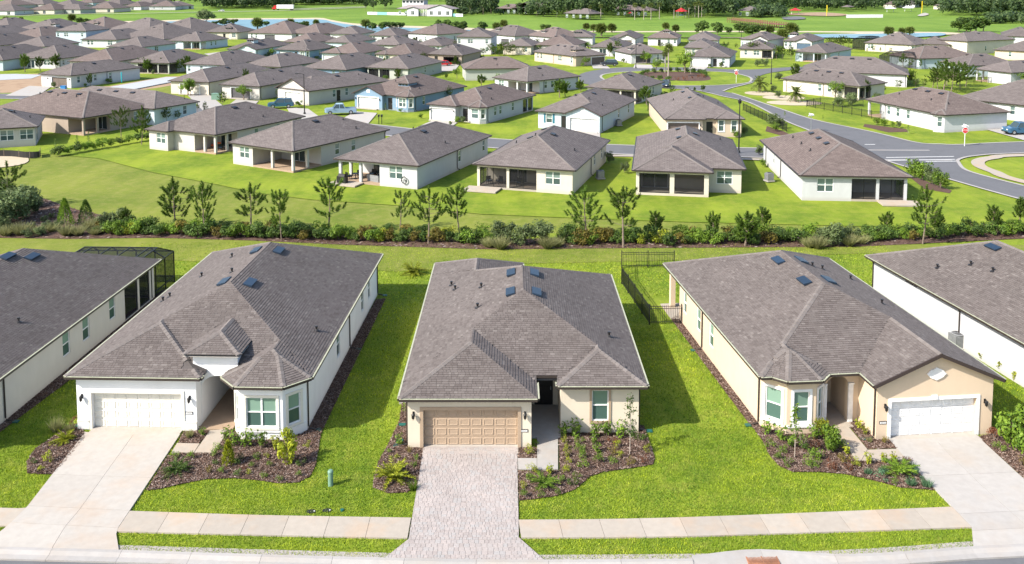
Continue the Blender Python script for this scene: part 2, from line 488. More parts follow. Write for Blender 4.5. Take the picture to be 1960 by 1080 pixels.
_tab = {}
TABW = (0.16, 0.22, 0.28, 0.36)
EXPO = 0.155
def tab_mesh(k):
    if k not in _tab:
        w = TABW[k]; c = math.sqrt(1 + SLOPE ** 2); s = EXPO
        mb = MB()
        vs = [(0.006, 0, 0.034), (w - 0.006, 0, 0.034), (w - 0.006, s, 0.010), (0.006, s, 0.010), (0.006, 0, 0.0), (w - 0.006, 0, 0.0), (w - 0.006, s, 0.0), (0.006, s, 0.0)]
        mb.add(vs, [(0, 1, 2, 3), (4, 5, 1, 0), (5, 6, 2, 1), (7, 4, 0, 3)])
        _tab[k] = mb.mesh('shingle', M['shingle'])
    return _tab[k]

def build_roof(root, vols, near=False, rmat=None, yaw=0.0, n_single=300, caps=True):
    base = MB(); base.uv = []
    cosr = 1 / math.sqrt(1 + SLOPE ** 2)
    tabs, singles, caplines = MB(), [], []
    rr = random.Random(int(abs(root.location.x * 31 + root.location.y * 17)) + 5)
    def top(p): return max(v.h(p) for v in vols)
    for vi, v in enumerate(vols):
        lines = {}
        for i, P in v.faces():
            a, e, nn, L = v.edges[i]
            for Pc in v.pieces(P):
                zs = [v.z + v.slope * v.d(i, p) - 0.004 * vi for p in Pc]
                base.add([(p[0], p[1], z) for p, z in zip(Pc, zs)], [tuple(range(len(Pc)))])
                base.uv.append([((p[0] - a[0]) * e[0] + (p[1] - a[1]) * e[1], v.d(i, p) / cosr) for p in Pc])
            for k in range(len(P)):
                p, q = P[k], P[(k + 1) % len(P)]
                key = tuple(sorted([(round(p[0], 2), round(p[1], 2)), (round(q[0], 2), round(q[1], 2))]))
                lines.setdefault(key, []).append((i, p, q))
            if not near: continue
            ep = EXPO * cosr
            dmax = max(v.d(i, p) for p in P)
            us = [((p[0] - a[0]) * e[0] + (p[1] - a[1]) * e[1]) for p in P]
            row = 0
            while row * ep < dmax:
                v0, v1 = row * ep, min((row + 1) * ep, dmax)
                Q = clip(clip(P, lambda p: v0 - v.d(i, p)), lambda p: v.d(i, p) - v1)
                if len(Q) >= 3:
                    uq = [((p[0] - a[0]) * e[0] + (p[1] - a[1]) * e[1]) for p in Q]
                    u, uend = min(uq) - rr.uniform(0, 0.4), max(uq)
                    while u < uend:
                        k = rr.randrange(4); w = TABW[k]
                        um, vm = u + w / 2, (v0 + v1) / 2
                        c = (a[0] + e[0] * um + nn[0] * vm, a[1] + e[1] * um + nn[1] * vm)
                        tt = top(c)
                        if tt > -1e8 and v.h(c) > tt - 1e-3 and not any(vols[j].h(c) > tt - 1e-3 for j in range(vi)):
                            pts = [(a[0] + e[0] * x + nn[0] * y, a[1] + e[1] * x + nn[1] * y) for x, y in ((u + .006, v0), (u + w - .006, v0), (u + w - .006, v1), (u + .006, v1))]
                            if all(all(v.d(j, p) >= v.d(i, p) - 1e-6 for j in v.sl) and all(v.d(j, p) > -1e-6 for j in v.gable) for p in pts) and v1 - v0 > ep * 0.99:
                                o = (a[0] + e[0] * u + nn[0] * v0, a[1] + e[1] * u + nn[1] * v0, v.z + v.slope * v0)
                                singles.append((o, e, nn, k))
                            else:
                                T = pts
                                for j in v.sl:
                                    if j != i and len(T) >= 3: T = clip(T, lambda p: v.d(i, p) - v.d(j, p))
                                for j in v.gable:
                                    if len(T) >= 3: T = clip(T, lambda p: -v.d(j, p))
                                if len(T) >= 3:
                                    n0 = len(T)
                                    tv, lv = [], []
                                    for p in T:
                                        dd = v.d(i, p); zz = v.z + v.slope * dd
                                        lift = 0.034 - 0.024 * (dd - v0) / ep
                                        tv.append((p[0], p[1], zz + lift)); lv.append((p[0], p[1], zz))
                                    fs = [tuple(range(n0))] + [(n0 + q, n0 + (q + 1) % n0, (q + 1) % n0, q) for q in range(n0)]
                                    tabs.add(tv + lv, fs)
                        u += w
                row += 1
        for key, us_ in lines.items():
            if len(us_) == 2: caplines.append((v, vi, us_[0][1], us_[0][2]))
    ro = base.obj('roof', M['felt'] if near else (rmat or M['roof']), root)
    if near:
        def dist(s):
            o = s[0]; c, sn = math.cos(yaw), math.sin(yaw)
            wx, wy = root.location.x + o[0] * c - o[1] * sn, root.location.y + o[0] * sn + o[1] * c
            return wx * wx + wy * wy + (CAM_H - o[2]) ** 2
        singles.sort(key=dist)
        for q, (o, e, nn, k) in enumerate(singles):
            ez = Vector((e[0], e[1], 0)); up = Vector((nn[0] * cosr, nn[1] * cosr, v.slope * cosr)); nz = ez.cross(up)
            if q < n_single:
                s = bpy.data.objects.new('shingle', tab_mesh(k))
                m = Matrix(((ez.x, up.x, nz.x, o[0]), (ez.y, up.y, nz.y, o[1]), (ez.z, up.z, nz.z, o[2]), (0, 0, 0, 1)))
                s.matrix_local = m
                link(s, ro)
            else:
                w = TABW[k]; O = Vector(o)
                P4 = [O + ez * x + up * y + nz * z for x, y, z in ((.006, 0, .034), (w - .006, 0, .034), (w - .006, EXPO, .010), (.006, EXPO, .010), (.006, 0, 0), (w - .006, 0, 0), (w - .006, EXPO, 0), (.006, EXPO, 0))]
                tabs.add([tuple(p) for p in P4], [(0, 1, 2, 3), (4, 5, 1, 0), (5, 6, 2, 1), (7, 4, 0, 3)])
        if tabs.f:
            setp(tabs.obj('shingle_field', M['shingle'], ro), kind='stuff')
    # ridge and hip caps
    if caps:
        allc = MB()
        for v, vi, p, q in caplines:
            mb = MB() if near else allc
            L = math.hypot(q[0] - p[0], q[1] - p[1])
            if L < 0.3: continue
            e = ((q[0] - p[0]) / L, (q[1] - p[1]) / L); nn = (-e[1], e[0])
            # run uphill so the pieces lap
            if v.h((p[0] + e[0] * .05, p[1] + e[1] * .05)) > v.h((q[0] - e[0] * .05, q[1] - e[1] * .05)) + 1e-3:
                p, q = q, p; e = (-e[0], -e[1]); nn = (-e[1], e[0])
            step = 0.26 if near else L / max(1, int(L / 1.5))
            hw = 0.16
            t = 0.0; ran = False
            while t < L - 0.02:
                t1 = min(t + step, L)
                c = (p[0] + e[0] * (t + t1) / 2, p[1] + e[1] * (t + t1) / 2)
                own = v.h(c)
                if own > -1e8 and not any(w.h(c) > own - 0.03 for j, w in enumerate(vols) if j != vi):
                    vs = []
                    for k, (tt, up) in enumerate(((t, 0.066 if near else 0.05), (t1, 0.050 if near else 0.05))):
                        for sgn in (-1, 0, 1):
                            x = (p[0] + e[0] * tt + nn[0] * hw * sgn, p[1] + e[1] * tt + nn[1] * hw * sgn)
                            zz = [v.z + v.slope * min(max(v.d(j, x), 0) for j in v.sl)]
                            vs.append((x[0], x[1], zz[0] + up - (0.02 if sgn else 0)))
                    vs += [(a_[0], a_[1], a_[2] - 0.06) for a_ in vs]
                    ran = True
                    mb.add(vs, [(0, 1, 4, 3), (1, 2, 5, 4), (0, 6, 7, 1), (1, 7, 8, 2), (0, 3, 9, 6), (2, 8, 11, 5)])
                elif near and ran:
                    mb.obj('ridge_cap', M['cap'], ro); mb = MB(); ran = False
                t = t1
            if near and mb.f: mb.obj('ridge_cap', M['cap'], ro)
        if allc.f: allc.obj('ridge_cap', rmat or M['cap'], ro)
        if allc.f: ro.children[-1].data.materials[0] = M['cap']
    return ro
def eave_runs(vols, vi, i):
    v = vols[vi]; a, e, nn, L = v.edges[i]
    n = max(2, int(L / 0.15)); runs, cur = [], None
    for k in range(n):
        t0, t1 = L * k / n, L * (k + 1) / n; tm = (t0 + t1) / 2
        p = (a[0] + e[0] * tm, a[1] + e[1] * tm)
        hid = any(min(w.d(j, p) for j in range(len(w.edges))) > 0.03 for q, w in enumerate(vols) if q != vi)
        if v.incut((p[0] + nn[0] * .05, p[1] + nn[1] * .05)): hid = True
        if not hid and any(abs(min(w.d(j, p) for j in range(len(w.edges)))) <= 0.03 for q, w in enumerate(vols) if q < vi): hid = True
        if hid: cur = None
        else:
            if cur is None: cur = [t0, t1]; runs.append(cur)
            cur[1] = t1
    return runs
def build_eaves(root, vols, near=False, gut=True):
    """gutters along sloped eaves, rake boards up gables, soffit below"""
    g, dr, rk, so = MB(), MB(), MB(), MB()
    S = 1 if near else 1.15
    for vi, v in enumerate(vols):
        SP = list(v.poly)
        for gi in v.gable: SP = clip(SP, lambda p, gi=gi: .40 - v.d(gi, p))
        for Pc in v.pieces(SP): so.poly(list(reversed(Pc)), v.z - 0.11 - 0.004 * vi)
        if v.cut and v.cut[4:]:
            x0, x1, y0, y1 = v.cut[:4]; g.box(x0, x1, y1 - .12, y1 + .02, v.z + SLOPE * v.cut[4] - .14, v.z + SLOPE * v.cut[4] - .01)
        for i in range(len(v.edges)):
            a, e, nn, L = v.edges[i]
            ang = math.atan2(e[1], e[0])
            def strip(mb, t0, t1, o0, o1, z0, z1, rise=0.0, tm=None):
                vs = []
                for t in (t0, t1):
                    for o in (o0, o1):
                        for z in (z0, z1):
                            vs.append((a[0] + e[0] * t - nn[0] * o, a[1] + e[1] * t - nn[1] * o, z))
                # order: (t0,o0,z0),(t0,o0,z1),(t0,o1,z0),(t0,o1,z1),(t1,...)
                mb.add(vs, [(0, 2, 6, 4), (1, 5, 7, 3), (2, 3, 7, 6), (0, 4, 5, 1), (0, 1, 3, 2), (4, 6, 7, 5)])
            if i in v.gable:
                hgt = lambda t: v.z + v.slope * max(0, min(v.d(j, (a[0] + e[0] * t + nn[0] * .001, a[1] + e[1] * t + nn[1] * .001)) for j in v.sl))
                ts = [0, L / 2, L]
                for k in range(2):
                    t0, t1 = ts[k], ts[k + 1]
                    vs = []
                    for t in (t0, t1):
                        for o in (-0.01, 0.05):
                            for z in (hgt(t) - 0.17, hgt(t) + 0.03):
                                vs.append((a[0] + e[0] * t - nn[0] * o, a[1] + e[1] * t - nn[1] * o, z))
                    rk.add(vs, [(0, 2, 6, 4), (1, 5, 7, 3), (2, 3, 7, 6), (0, 4, 5, 1), (0, 1, 3, 2), (4, 6, 7, 5)])
                continue
            for t0, t1 in eave_runs(vols, vi, i):
                strip(g, t0, t1, -0.02, 0.10 * S, v.z - 0.14, v.z - 0.005)
                strip(dr, t0, t1, 0.03, 0.115 * S, v.z - 0.004, v.z + 0.016)
                if near:
                    k = t0 + 0.5
                    while k < t1 - 0.2:
                        strip(dr, k, k + 0.03, -0.02, 0.10, v.z + 0.017, v.z + 0.028)
                        k += 1.0
    if gut:
        if g.f: g.obj('gutter', M['gutter'], root)
        if dr.f: dr.obj('drip_edge', M['drip'] if near else M['gutter'], root)
    if rk.f: rk.obj('rake_board', M['rake'], root)
    so.obj('soffit', M['soffit'], root)

# ------------------------------------------------------------------ walls, windows, doors
_wm = {}
def window_meshes(w, h, double, style, far=False):
    key = (round(w, 2), round(h, 2), double, style, far)
    if key in _wm: return _wm[key]
    f = MB(); t = 0.055; y0, y1 = -0.035, 0.06
    f.box(-w / 2, w / 2, y0, y1, 0, t); f.box(-w / 2, w / 2, y0, y1, h - t, h)
    f.box(-w / 2, -w / 2 + t, y0, y1, t, h - t); f.box(w / 2 - t, w / 2, y0, y1, t, h - t)
    cols = [(-w / 2 + t, w / 2 - t)]
    if double:
        f.box(-0.05, 0.05, y0, y1, t, h - t)
        cols = [(-w / 2 + t, -0.05), (0.05, w / 2 - t)]
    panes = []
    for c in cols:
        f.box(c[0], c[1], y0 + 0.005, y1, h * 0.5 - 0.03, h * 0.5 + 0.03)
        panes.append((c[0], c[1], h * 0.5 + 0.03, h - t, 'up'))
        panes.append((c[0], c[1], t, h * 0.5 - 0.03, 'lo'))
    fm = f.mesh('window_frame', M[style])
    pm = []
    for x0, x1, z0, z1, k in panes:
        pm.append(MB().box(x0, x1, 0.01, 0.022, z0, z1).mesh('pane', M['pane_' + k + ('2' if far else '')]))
    _wm[key] = (fm, pm)
    return _wm[key]
_gm = {}
def garage_meshes(w, h, mat, fine):
    key = (round(w, 2), round(h, 2), mat, fine)
    if key in _gm: return _gm[key]
    d = MB()
    sec = h / 4
    for k in range(4):
        d.box(-w / 2, w / 2, 0.0, 0.05, k * sec + 0.006, (k + 1) * sec - 0.006)
        if not fine: continue
    nx = 8; px = w / nx
    def panel(mb, x0, x1, z0, z1):
        b = 0.045
        vs = [(x0, -0.001, z0), (x1, -0.001, z0), (x1, -0.001, z1), (x0, -0.001, z1),
              (x0 + .02, -0.022, z0 + .02), (x1 - .02, -0.022, z0 + .02), (x1 - .02, -0.022, z1 - .02), (x0 + .02, -0.022, z1 - .02),
              (x0 + b, -0.022, z0 + b), (x1 - b, -0.022, z0 + b), (x1 - b, -0.022, z1 - b), (x0 + b, -0.022, z1 - b),
              (x0 + b + .02, -0.006, z0 + b + .02), (x1 - b - .02, -0.006, z0 + b + .02), (x1 - b - .02, -0.006, z1 - b - .02), (x0 + b + .02, -0.006, z1 - b - .02)]
        fs = []
        for r in range(3):
            for q in range(4):
                fs.append((r * 4 + q, r * 4 + (q + 1) % 4, (r + 1) * 4 + (q + 1) % 4, (r + 1) * 4 + q))
        fs.append((12, 13, 14, 15))
        mb.add(vs, fs)
    pmesh = None
    if fine:
        pb = MB(); panel(pb, -px / 2 + 0.045, px / 2 - 0.045, 0.075, sec - 0.075); pmesh = pb.mesh('panel', M[mat])
    else:
        for k in range(4):
            for q in range(nx):
                panel(d, -w / 2 + q * px + .05, -w / 2 + (q + 1) * px - .05, k * sec + 0.08, (k + 1) * sec - 0.08)
    _gm[key] = (d.mesh('garage_door', M[mat]), pmesh, px, sec)
    return _gm[key]
_mc = {}
def cached(key, fn):
    if key not in _mc: _mc[key] = fn()
    return _mc[key]
def lamp_mesh():
    mb = MB()
    mb.box(-.05, .05, -.02, 0, -.12, .12)
    mb.tube([(0, -.02, .05), (0, -.10, .12), (0, -.16, .10)], .014, 5)
    mb.lathe([(0.02, .10), (.095, .03), (.10, .01)], 8, 0, -.16)
    mb.lathe([(.055, -.2), (.075, -.17), (.085, 0.0), (.085, .012)], 6, 0, -.16)
    mb.lathe([(.012, -.27), (.03, -.22), (.055, -.2)], 6, 0, -.16)
    return mb.mesh('wall_lamp', M['black'])
def slider_mesh(w, h):
    f = MB(); t = .06
    f.box(-w / 2, w / 2, -.03, .05, 0, t); f.box(-w / 2, w / 2, -.03, .05, h - t, h)
    for x in (-w / 2, -.04, w / 2 - t): f.box(x, x + t + .01, -.03, .05, t, h - t)
    g = MB().box(-w / 2 + t, w / 2 - t, 0.0, 0.02, t, h - t)
    return f.mesh('sliding_door', M['white']), g.mesh('pane', M['pane_dark'])

class House:
    def __init__(s, name, x, y, yaw, wall, ztop, near=False, trim='white', label=None, cat='house', group=None):
        s.root = empty(name, x, y, 0, yaw)
        s.yaw, s.near, s.trim, s.ztop = yaw, near, trim, ztop
        setp(s.root, label, cat, group)
        s.wallmat = stucco(wall) if not isinstance(wall, bpy.types.Material) else wall
        s.wall = MB(); s.trimmb = MB()
    def world(s, x, y):
        c, n = math.cos(s.yaw), math.sin(s.yaw)
        return s.root.location.x + x * c - y * n, s.root.location.y + x * n + y * c
    def side(s, a, b, feats=(), zt=None, z0=-0.05, gable=None, thick=None):
        """wall from a to b (outside on the right hand), with openings and what sits in them.
        feats: (kind, u, ...) with u in metres from a."""
        L = math.hypot(b[0] - a[0], b[1] - a[1])
        e = ((b[0] - a[0]) / L, (b[1] - a[1]) / L); n = (e[1], -e[0])
        zt = zt or s.ztop; ang = math.atan2(e[1], e[0])
        P = lambda u, off, z: (a[0] + e[0] * u + n[0] * off, a[1] + e[1] * u + n[1] * off, z)
        holes = []
        for f in feats:
            k = f[0]
            if k == 'win': _, u, z, w, h, dbl = f[:6]; holes.append((u - w / 2, u + w / 2, z, z + h, 0.13))
            elif k == 'garage': _, u, w, h, mat = f[:5]; holes.append((u - w / 2, u + w / 2, -0.05, h, 0.30))
            elif k in ('door', 'slider'): _, u, w, h = f[:4]; holes.append((u - w / 2, u + w / 2, -0.05, h, 0.12))
            elif k == 'screen': _, u0, u1, z0_, z1_ = f[:5]; holes.append((u0, u1, z0_, z1_, 0.16))
            elif k == 'gap': _, u0, u1, z0_, z1_ = f[:5]; holes.append((u0, u1, z0_, z1_, f[5] if len(f) > 5 else 0.3))
        us = sorted({0, L} | {h[0] for h in holes} | {h[1] for h in holes})
        zs = sorted({z0, zt} | {h[2] for h in holes} | {h[3] for h in holes})
        for i in range(len(us) - 1):
            for j in range(len(zs) - 1):
                um, zm = (us[i] + us[i + 1]) / 2, (zs[j] + zs[j + 1]) / 2
                if any(h[0] < um < h[1] and h[2] < zm < h[3] for h in holes): continue
                s.wall.add([P(us[i], 0, zs[j]), P(us[i + 1], 0, zs[j]), P(us[i + 1], 0, zs[j + 1]), P(us[i], 0, zs[j + 1])], [(0, 1, 2, 3)])
        for u0, u1, za, zb, dp in holes:
            c = [(u0, za), (u1, za), (u1, zb), (u0, zb)]
            for q in range(4):
                (ua, z_a), (ub, z_b) = c[q], c[(q + 1) % 4]
                s.wall.add([P(ua, 0, z_a), P(ub, 0, z_b), P(ub, -dp, z_b), P(ua, -dp, z_a)], [(0, 3, 2, 1)])
        if gable:                                   # height of the gable peak above zt
            s.wall.add([P(0, 0, zt), P(L, 0, zt), P(L / 2, 0, zt + gable)], [(0, 1, 2)])
        for f in feats:
            k = f[0]
            if k == 'win':
                _, u, z, w, h, dbl = f[:6]
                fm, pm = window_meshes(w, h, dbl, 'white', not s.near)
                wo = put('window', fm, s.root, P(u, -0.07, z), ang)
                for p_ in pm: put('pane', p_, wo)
                if len(f) > 6 and f[6]: s.trim_round(P, u - w / 2, u + w / 2, z, z + h, f[6])
                if len(f) > 7 and f[7] == 'shutter':
                    for sg in (-1, 1):
                        put('shutter', cached(('sh', round(h, 2)), lambda: MB().box(-.19, .19, -.045, 0, 0, h).mesh('shutter', M['tealpaint'])), s.root, P(u + sg * (w / 2 + .24), 0.0, z), ang)
            elif k == 'garage':
                _, u, w, h, mat = f[:5]
                vs = [P(uu, o, z) for uu in (u - w / 2 - .02, u + w / 2 + .02) for o in (-.3, .62) for z in (-.1, .0575)]
                MB().add(vs, [(0, 2, 6, 4), (1, 5, 7, 3), (2, 3, 7, 6), (0, 1, 3, 2), (4, 6, 7, 5)]).obj('apron', M['drive'], s.root)
                if mat == 'open':
                    mb = MB(); D = 5.0; z1 = h
                    for q in (((u - w / 2, -.3), (u - w / 2, -D)), ((u - w / 2, -D), (u + w / 2, -D)), ((u + w / 2, -D), (u + w / 2, -.3))):
                        (ua, oa), (ub, ob) = q
                        mb.add([P(ua, oa, 0), P(ub, ob, 0), P(ub, ob, z1), P(ua, oa, z1)], [(0, 1, 2, 3)])
                    mb.add([P(u - w / 2, -.3, z1), P(u + w / 2, -.3, z1), P(u + w / 2, -D, z1), P(u - w / 2, -D, z1)], [(0, 1, 2, 3)])
                    mb.add([P(u - w / 2, -.3, .02), P(u + w / 2, -.3, .02), P(u + w / 2, -D, .02), P(u - w / 2, -D, .02)], [(0, 1, 2, 3)])
                    mb.obj('garage_interior', M['darkgrey'], s.root)
                else:
                    gm, pmesh, px, sec = garage_meshes(w, h, mat, s.near)
                    go = put('garage_door', gm, s.root, P(u, -0.24, 0.0), ang)
                    if pmesh:
                        for r in range(4):
                            for q in range(8): put('panel', pmesh, go, (-w / 2 + (q + .5) * px, 0, r * sec))
                if len(f) > 5 and f[5]: s.trim_round(P, u - w / 2, u + w / 2, None, h, f[5], 0.17)
            elif k == 'door':
                _, u, w, h, mat = f[:5]
                do = put('door', cached(('d', w, h, mat), lambda: MB().box(-w / 2, w / 2, 0, .05, 0, h).box(-w / 2 + .15, w / 2 - .15, -.015, 0, .2, h * .45).box(-w / 2 + .15, w / 2 - .15, -.015, 0, h * .5, h - .15).mesh('door', M[mat])), s.root, P(u, -0.08, 0.02), ang)
                put('handle', cached('dh', lambda: MB().box(-.02, .02, -.07, 0, -.1, .1).mesh('handle', M['steel'])), do, (w * .38, 0, 1.0))
            elif k == 'slider':
                _, u, w, h = f[:4]
                fm, gm_ = cached(('sl', round(w, 2), round(h, 2)), lambda: slider_mesh(w, h))
                so = put('sliding_door', fm, s.root, P(u, -0.06, 0.03), ang); put('pane', gm_, so)
            elif k == 'screen':
                _, u0, u1, za, zb = f[:5]
                fr = MB(); t = .05
                def bx(mb, ua, ub, oa, ob, z1, z2):
                    vs = [P(ua, oa, z1), P(ub, oa, z1), P(ub, ob, z1), P(ua, ob, z1), P(ua, oa, z2), P(ub, oa, z2), P(ub, ob, z2), P(ua, ob, z2)]
                    mb.add(vs, [(0, 1, 2, 3), (4, 7, 6, 5), (0, 4, 5, 1), (1, 5, 6, 2), (2, 6, 7, 3), (3, 7, 4, 0)])
                bx(fr, u0, u1, -.06, -.11, za, za + .1); bx(fr, u0, u1, -.06, -.11, zb - t, zb)
                nn_ = max(1, round((u1 - u0) / 2.6))
                for q in range(nn_ + 1):
                    uu = u0 + (u1 - u0) * q / nn_
                    uu = min(max(uu - t / 2, u0), u1 - t); bx(fr, uu, uu + t, -.06, -.11, za + .1, zb - t)
                fo = fr.obj('screen_frame', M['black'], s.root)
                MB().add([P(u0, -.085, za), P(u1, -.085, za), P(u1, -.085, zb), P(u0, -.085, zb)], [(0, 1, 2, 3)]).obj('screen', M['screen'], fo)
            elif k == 'lamp': put('wall_lamp', cached('lamp', lamp_mesh), s.root, P(f[1], 0, f[2]), ang)
            elif k == 'plate':
                pm_ = cached('plate', lambda: MB().box(-.20, .20, -.03, 0, -.075, .075).mesh('number_plate', M['dark']))
                po = put('number_plate', pm_, s.root, P(f[1], 0, f[2]), ang)
                put('plate_face', cached('pf', lambda: MB().box(-.17, .17, -.036, -.031, -.055, .04).mesh('plate_face', M['white'])), po)
                dg = MB()
                for q in range(5): dg.box(-.125 + q * .055, -.095 + q * .055, -.040, -.0365, -.03, .02)
                put('numerals', cached('pdg', lambda: dg.mesh('numerals', M['grey'])), po)
            elif k == 'spout':
                u = f[1]; zt_ = f[2] if len(f) > 2 else s.ztop - .1; out = f[3] if len(f) > 3 else .35
                mb = MB()
                mb.tube([P(u, out, zt_ + .08), P(u, out * .7, zt_), P(u, .06, zt_ - .22), P(u, .06, .25), P(u, .09, .12), P(u, .45, .06)], .045 if s.near else .05, 6)
                mb.obj('downspout', M['gutter'], s.root)
                if s.near:
                    MB().box(-.14, .14, -.72, -.42, .0, .055).obj('splash_block', M['teal'], s.root, P(u, 0.05, 0), ang)
            elif k == 'bandz':
                _, u0, u1, z, hh, mat, pr = f
                s.slab(P, u0, u1, z, z + hh, pr, mat)
            elif k == 'meter':
                put('meter_box', cached('meter', lambda: MB().box(-.18, .18, -.14, 0, 0, .5).box(-.05, .05, -.1, 0, -1.0, 0).mesh('meter_box', M['grey'])), s.root, P(f[1], 0, f[2]), ang)
        return P, ang, e, n
    def slab(s, P, u0, u1, z0, z1, pr, mat, name='trim'):
        vs = [P(u, o, z) for u in (u0, u1) for o in (0.0, pr) for z in (z0, z1)]
        MB().add(vs, [(0, 2, 6, 4), (1, 5, 7, 3), (2, 3, 7, 6), (0, 1, 3, 2), (4, 6, 7, 5)]).obj(name, M[mat] if isinstance(mat, str) else mat, s.root)
    def trim_round(s, P, u0, u1, z0, z1, mat, w=0.13):
        mb = MB(); pr = 0.045
        def b(ua, ub, za, zb, p_):
            vs = [P(u, o, z) for u in (ua, ub) for o in (0.0, p_) for z in (za, zb)]
            mb.add(vs, [(0, 2, 6, 4), (1, 5, 7, 3), (2, 3, 7, 6), (0, 1, 3, 2), (4, 6, 7, 5)])
        zb = z0 if z0 is not None else 0.0
        b(u0 - w, u0, zb - (0 if z0 is None else w * 0), z1, pr); b(u1, u1 + w, zb, z1, pr); b(u0 - w, u1 + w, z1, z1 + w, pr)
        if z0 is not None: b(u0 - w, u1 + w, z0 - w, z0, pr + .02)
        mb.obj('trim', M[mat] if isinstance(mat, str) else mat, s.root)
    def finish(s):
        s.wall.obj('wall', s.wallmat, s.root)
def vent_mesh(w=0.9, d=0.55, mat='dark'):
    mb = MB()
    vs = [(-w / 2, -d / 2, 0.05), (w / 2, -d / 2, 0.05), (w / 2, d / 2, 0.0), (-w / 2, d / 2, 0.0), (-w / 2, -d / 2, 0.17), (w / 2, -d / 2, 0.17), (w / 2, d / 2, 0.09), (-w / 2, d / 2, 0.09)]
    mb.add(vs, [(4, 5, 6, 7), (0, 1, 5, 4), (1, 2, 6, 5), (2, 3, 7, 6), (3, 0, 4, 7)])
    return mb.mesh('roof_vent', M[mat])
def pipe_mesh():
    mb = MB(); mb.lathe([(.20, 0), (.09, .07), (.06, .10), (.06, .22), (.09, .22), (.09, .30)], 8)
    return mb.mesh('vent_pipe', M['dark'])
def roof_item(root, vols, x, y, kind, big=False):
    """vent, pipe or skylight sitting on the roof surface, tilted with its slope"""
    hs = [(v.h((x, y)), v) for v in vols]
    h, v = max(hs, key=lambda q: q[0])
    if h < -1e8: return
    i = min(v.sl, key=lambda j: v.d(j, (x, y)))
    a, e, nn, L = v.edges[i]
    c = 1 / math.sqrt(1 + v.slope ** 2)
    if kind == 'pipe': m = Matrix.Translation((x, y, h))
    else: m = Matrix(((e[0], nn[0] * c, -nn[0] * v.slope * c, x), (e[1], nn[1] * c, -nn[1] * v.slope * c, y), (0, v.slope * c, c, h + .02), (0, 0, 0, 1)))
    if kind == 'vent': o = bpy.data.objects.new('roof_vent', cached(('vent', big), lambda: vent_mesh(1.2 if big else .9)))
    elif kind == 'pipe': o = bpy.data.objects.new('vent_pipe', cached('pipe', pipe_mesh))
    else: o = bpy.data.objects.new('roof_vent', cached('bigvent', lambda: vent_mesh(1.15, 0.55, 'skylight')))
    o.matrix_local = m
    link(o, root)
    return o

# ------------------------------------------------------------------ ground, road, pavement
def P_(pts, z=0.0): return [at(x, y, z) for x, y in pts]
def sheet(name, pts, z, mat, kind='structure', parent=None):
    """flat ground sheet from an outline in metres; triangulated"""
    from mathutils.geometry import delaunay_2d_cdt
    n = len(pts)
    ar = sum(pts[k][0] * pts[(k + 1) % n][1] - pts[(k + 1) % n][0] * pts[k][1] for k in range(n))
    if ar < 0: pts = pts[::-1]
    vc, ec, fc, *_ = delaunay_2d_cdt([Vector(p) for p in pts], [], [list(range(n))], 1, 1e-4)
    me = bpy.data.meshes.new(name)
    me.from_pydata([(v.x, v.y, z) for v in vc], [], [list(f) for f in fc])
    if len(me.polygons) and me.polygons[0].normal.z < 0: me.flip_normals()
    me.materials.append(M[mat] if isinstance(mat, str) else mat)
    return setp(put(name, me, parent), kind=kind) if kind else put(name, me, parent)
def smooth(pts, n=6, closed=False):
    out = []
    N = len(pts)
    for i in range(N if closed else N - 1):
        p0 = pts[(i - 1) % N] if closed or i > 0 else pts[i]
        p1, p2 = pts[i], pts[(i + 1) % N]
        p3 = pts[(i + 2) % N] if closed or i + 2 < N else p2
        for k in range(n):
            t = k / n
            out.append(tuple(0.5 * (2 * p1[c] + (p2[c] - p0[c]) * t + (2 * p0[c] - 5 * p1[c] + 4 * p2[c] - p3[c]) * t * t + (3 * p1[c] - p0[c] - 3 * p2[c] + p3[c]) * t ** 3) for c in (0, 1)))
    if not closed: out.append(pts[-1])
    return out
def ribbon(pts, half_l, half_r=None):
    half_r = half_l if half_r is None else half_r
    l, r = [], []
    for i, p in enumerate(pts):
        q, o = pts[min(i + 1, len(pts) - 1)], pts[max(i - 1, 0)]
        d = Vector((q[0] - o[0], q[1] - o[1])).normalized()
        l.append((p[0] - d.y * half_l, p[1] + d.x * half_l)); r.append((p[0] + d.y * half_r, p[1] - d.x * half_r))
    return r + l[::-1]
def strip_sheet(name, pts, half_l, z, mat, half_r=None):
    q = ribbon(pts, half_l, half_r); n = len(pts)
    mb = MB().add([(p[0], p[1], z) for p in q], [(i, i + 1, 2 * n - 2 - i, 2 * n - 1 - i) for i in range(n - 1)])
    return setp(mb.obj(name, M[mat] if isinstance(mat, str) else mat), kind='structure')
def arclen(pts):
    s = [0.0]
    for a, b in zip(pts, pts[1:]): s.append(s[-1] + math.hypot(b[0] - a[0], b[1] - a[1]))
    return s
def along(pts, s, t):
    t = min(max(t, 0), s[-1])
    for i in range(len(pts) - 1):
        if s[i + 1] >= t - 1e-9:
            k = (t - s[i]) / max(1e-9, s[i + 1] - s[i])
            return (pts[i][0] + (pts[i + 1][0] - pts[i][0]) * k, pts[i][1] + (pts[i + 1][1] - pts[i][1]) * k)
    return pts[-1]
def densify(pts, step=1.0):
    s = arclen(pts); n = max(1, int(s[-1] / step))
    return [along(pts, s, s[-1] * i / n) for i in range(n + 1)]

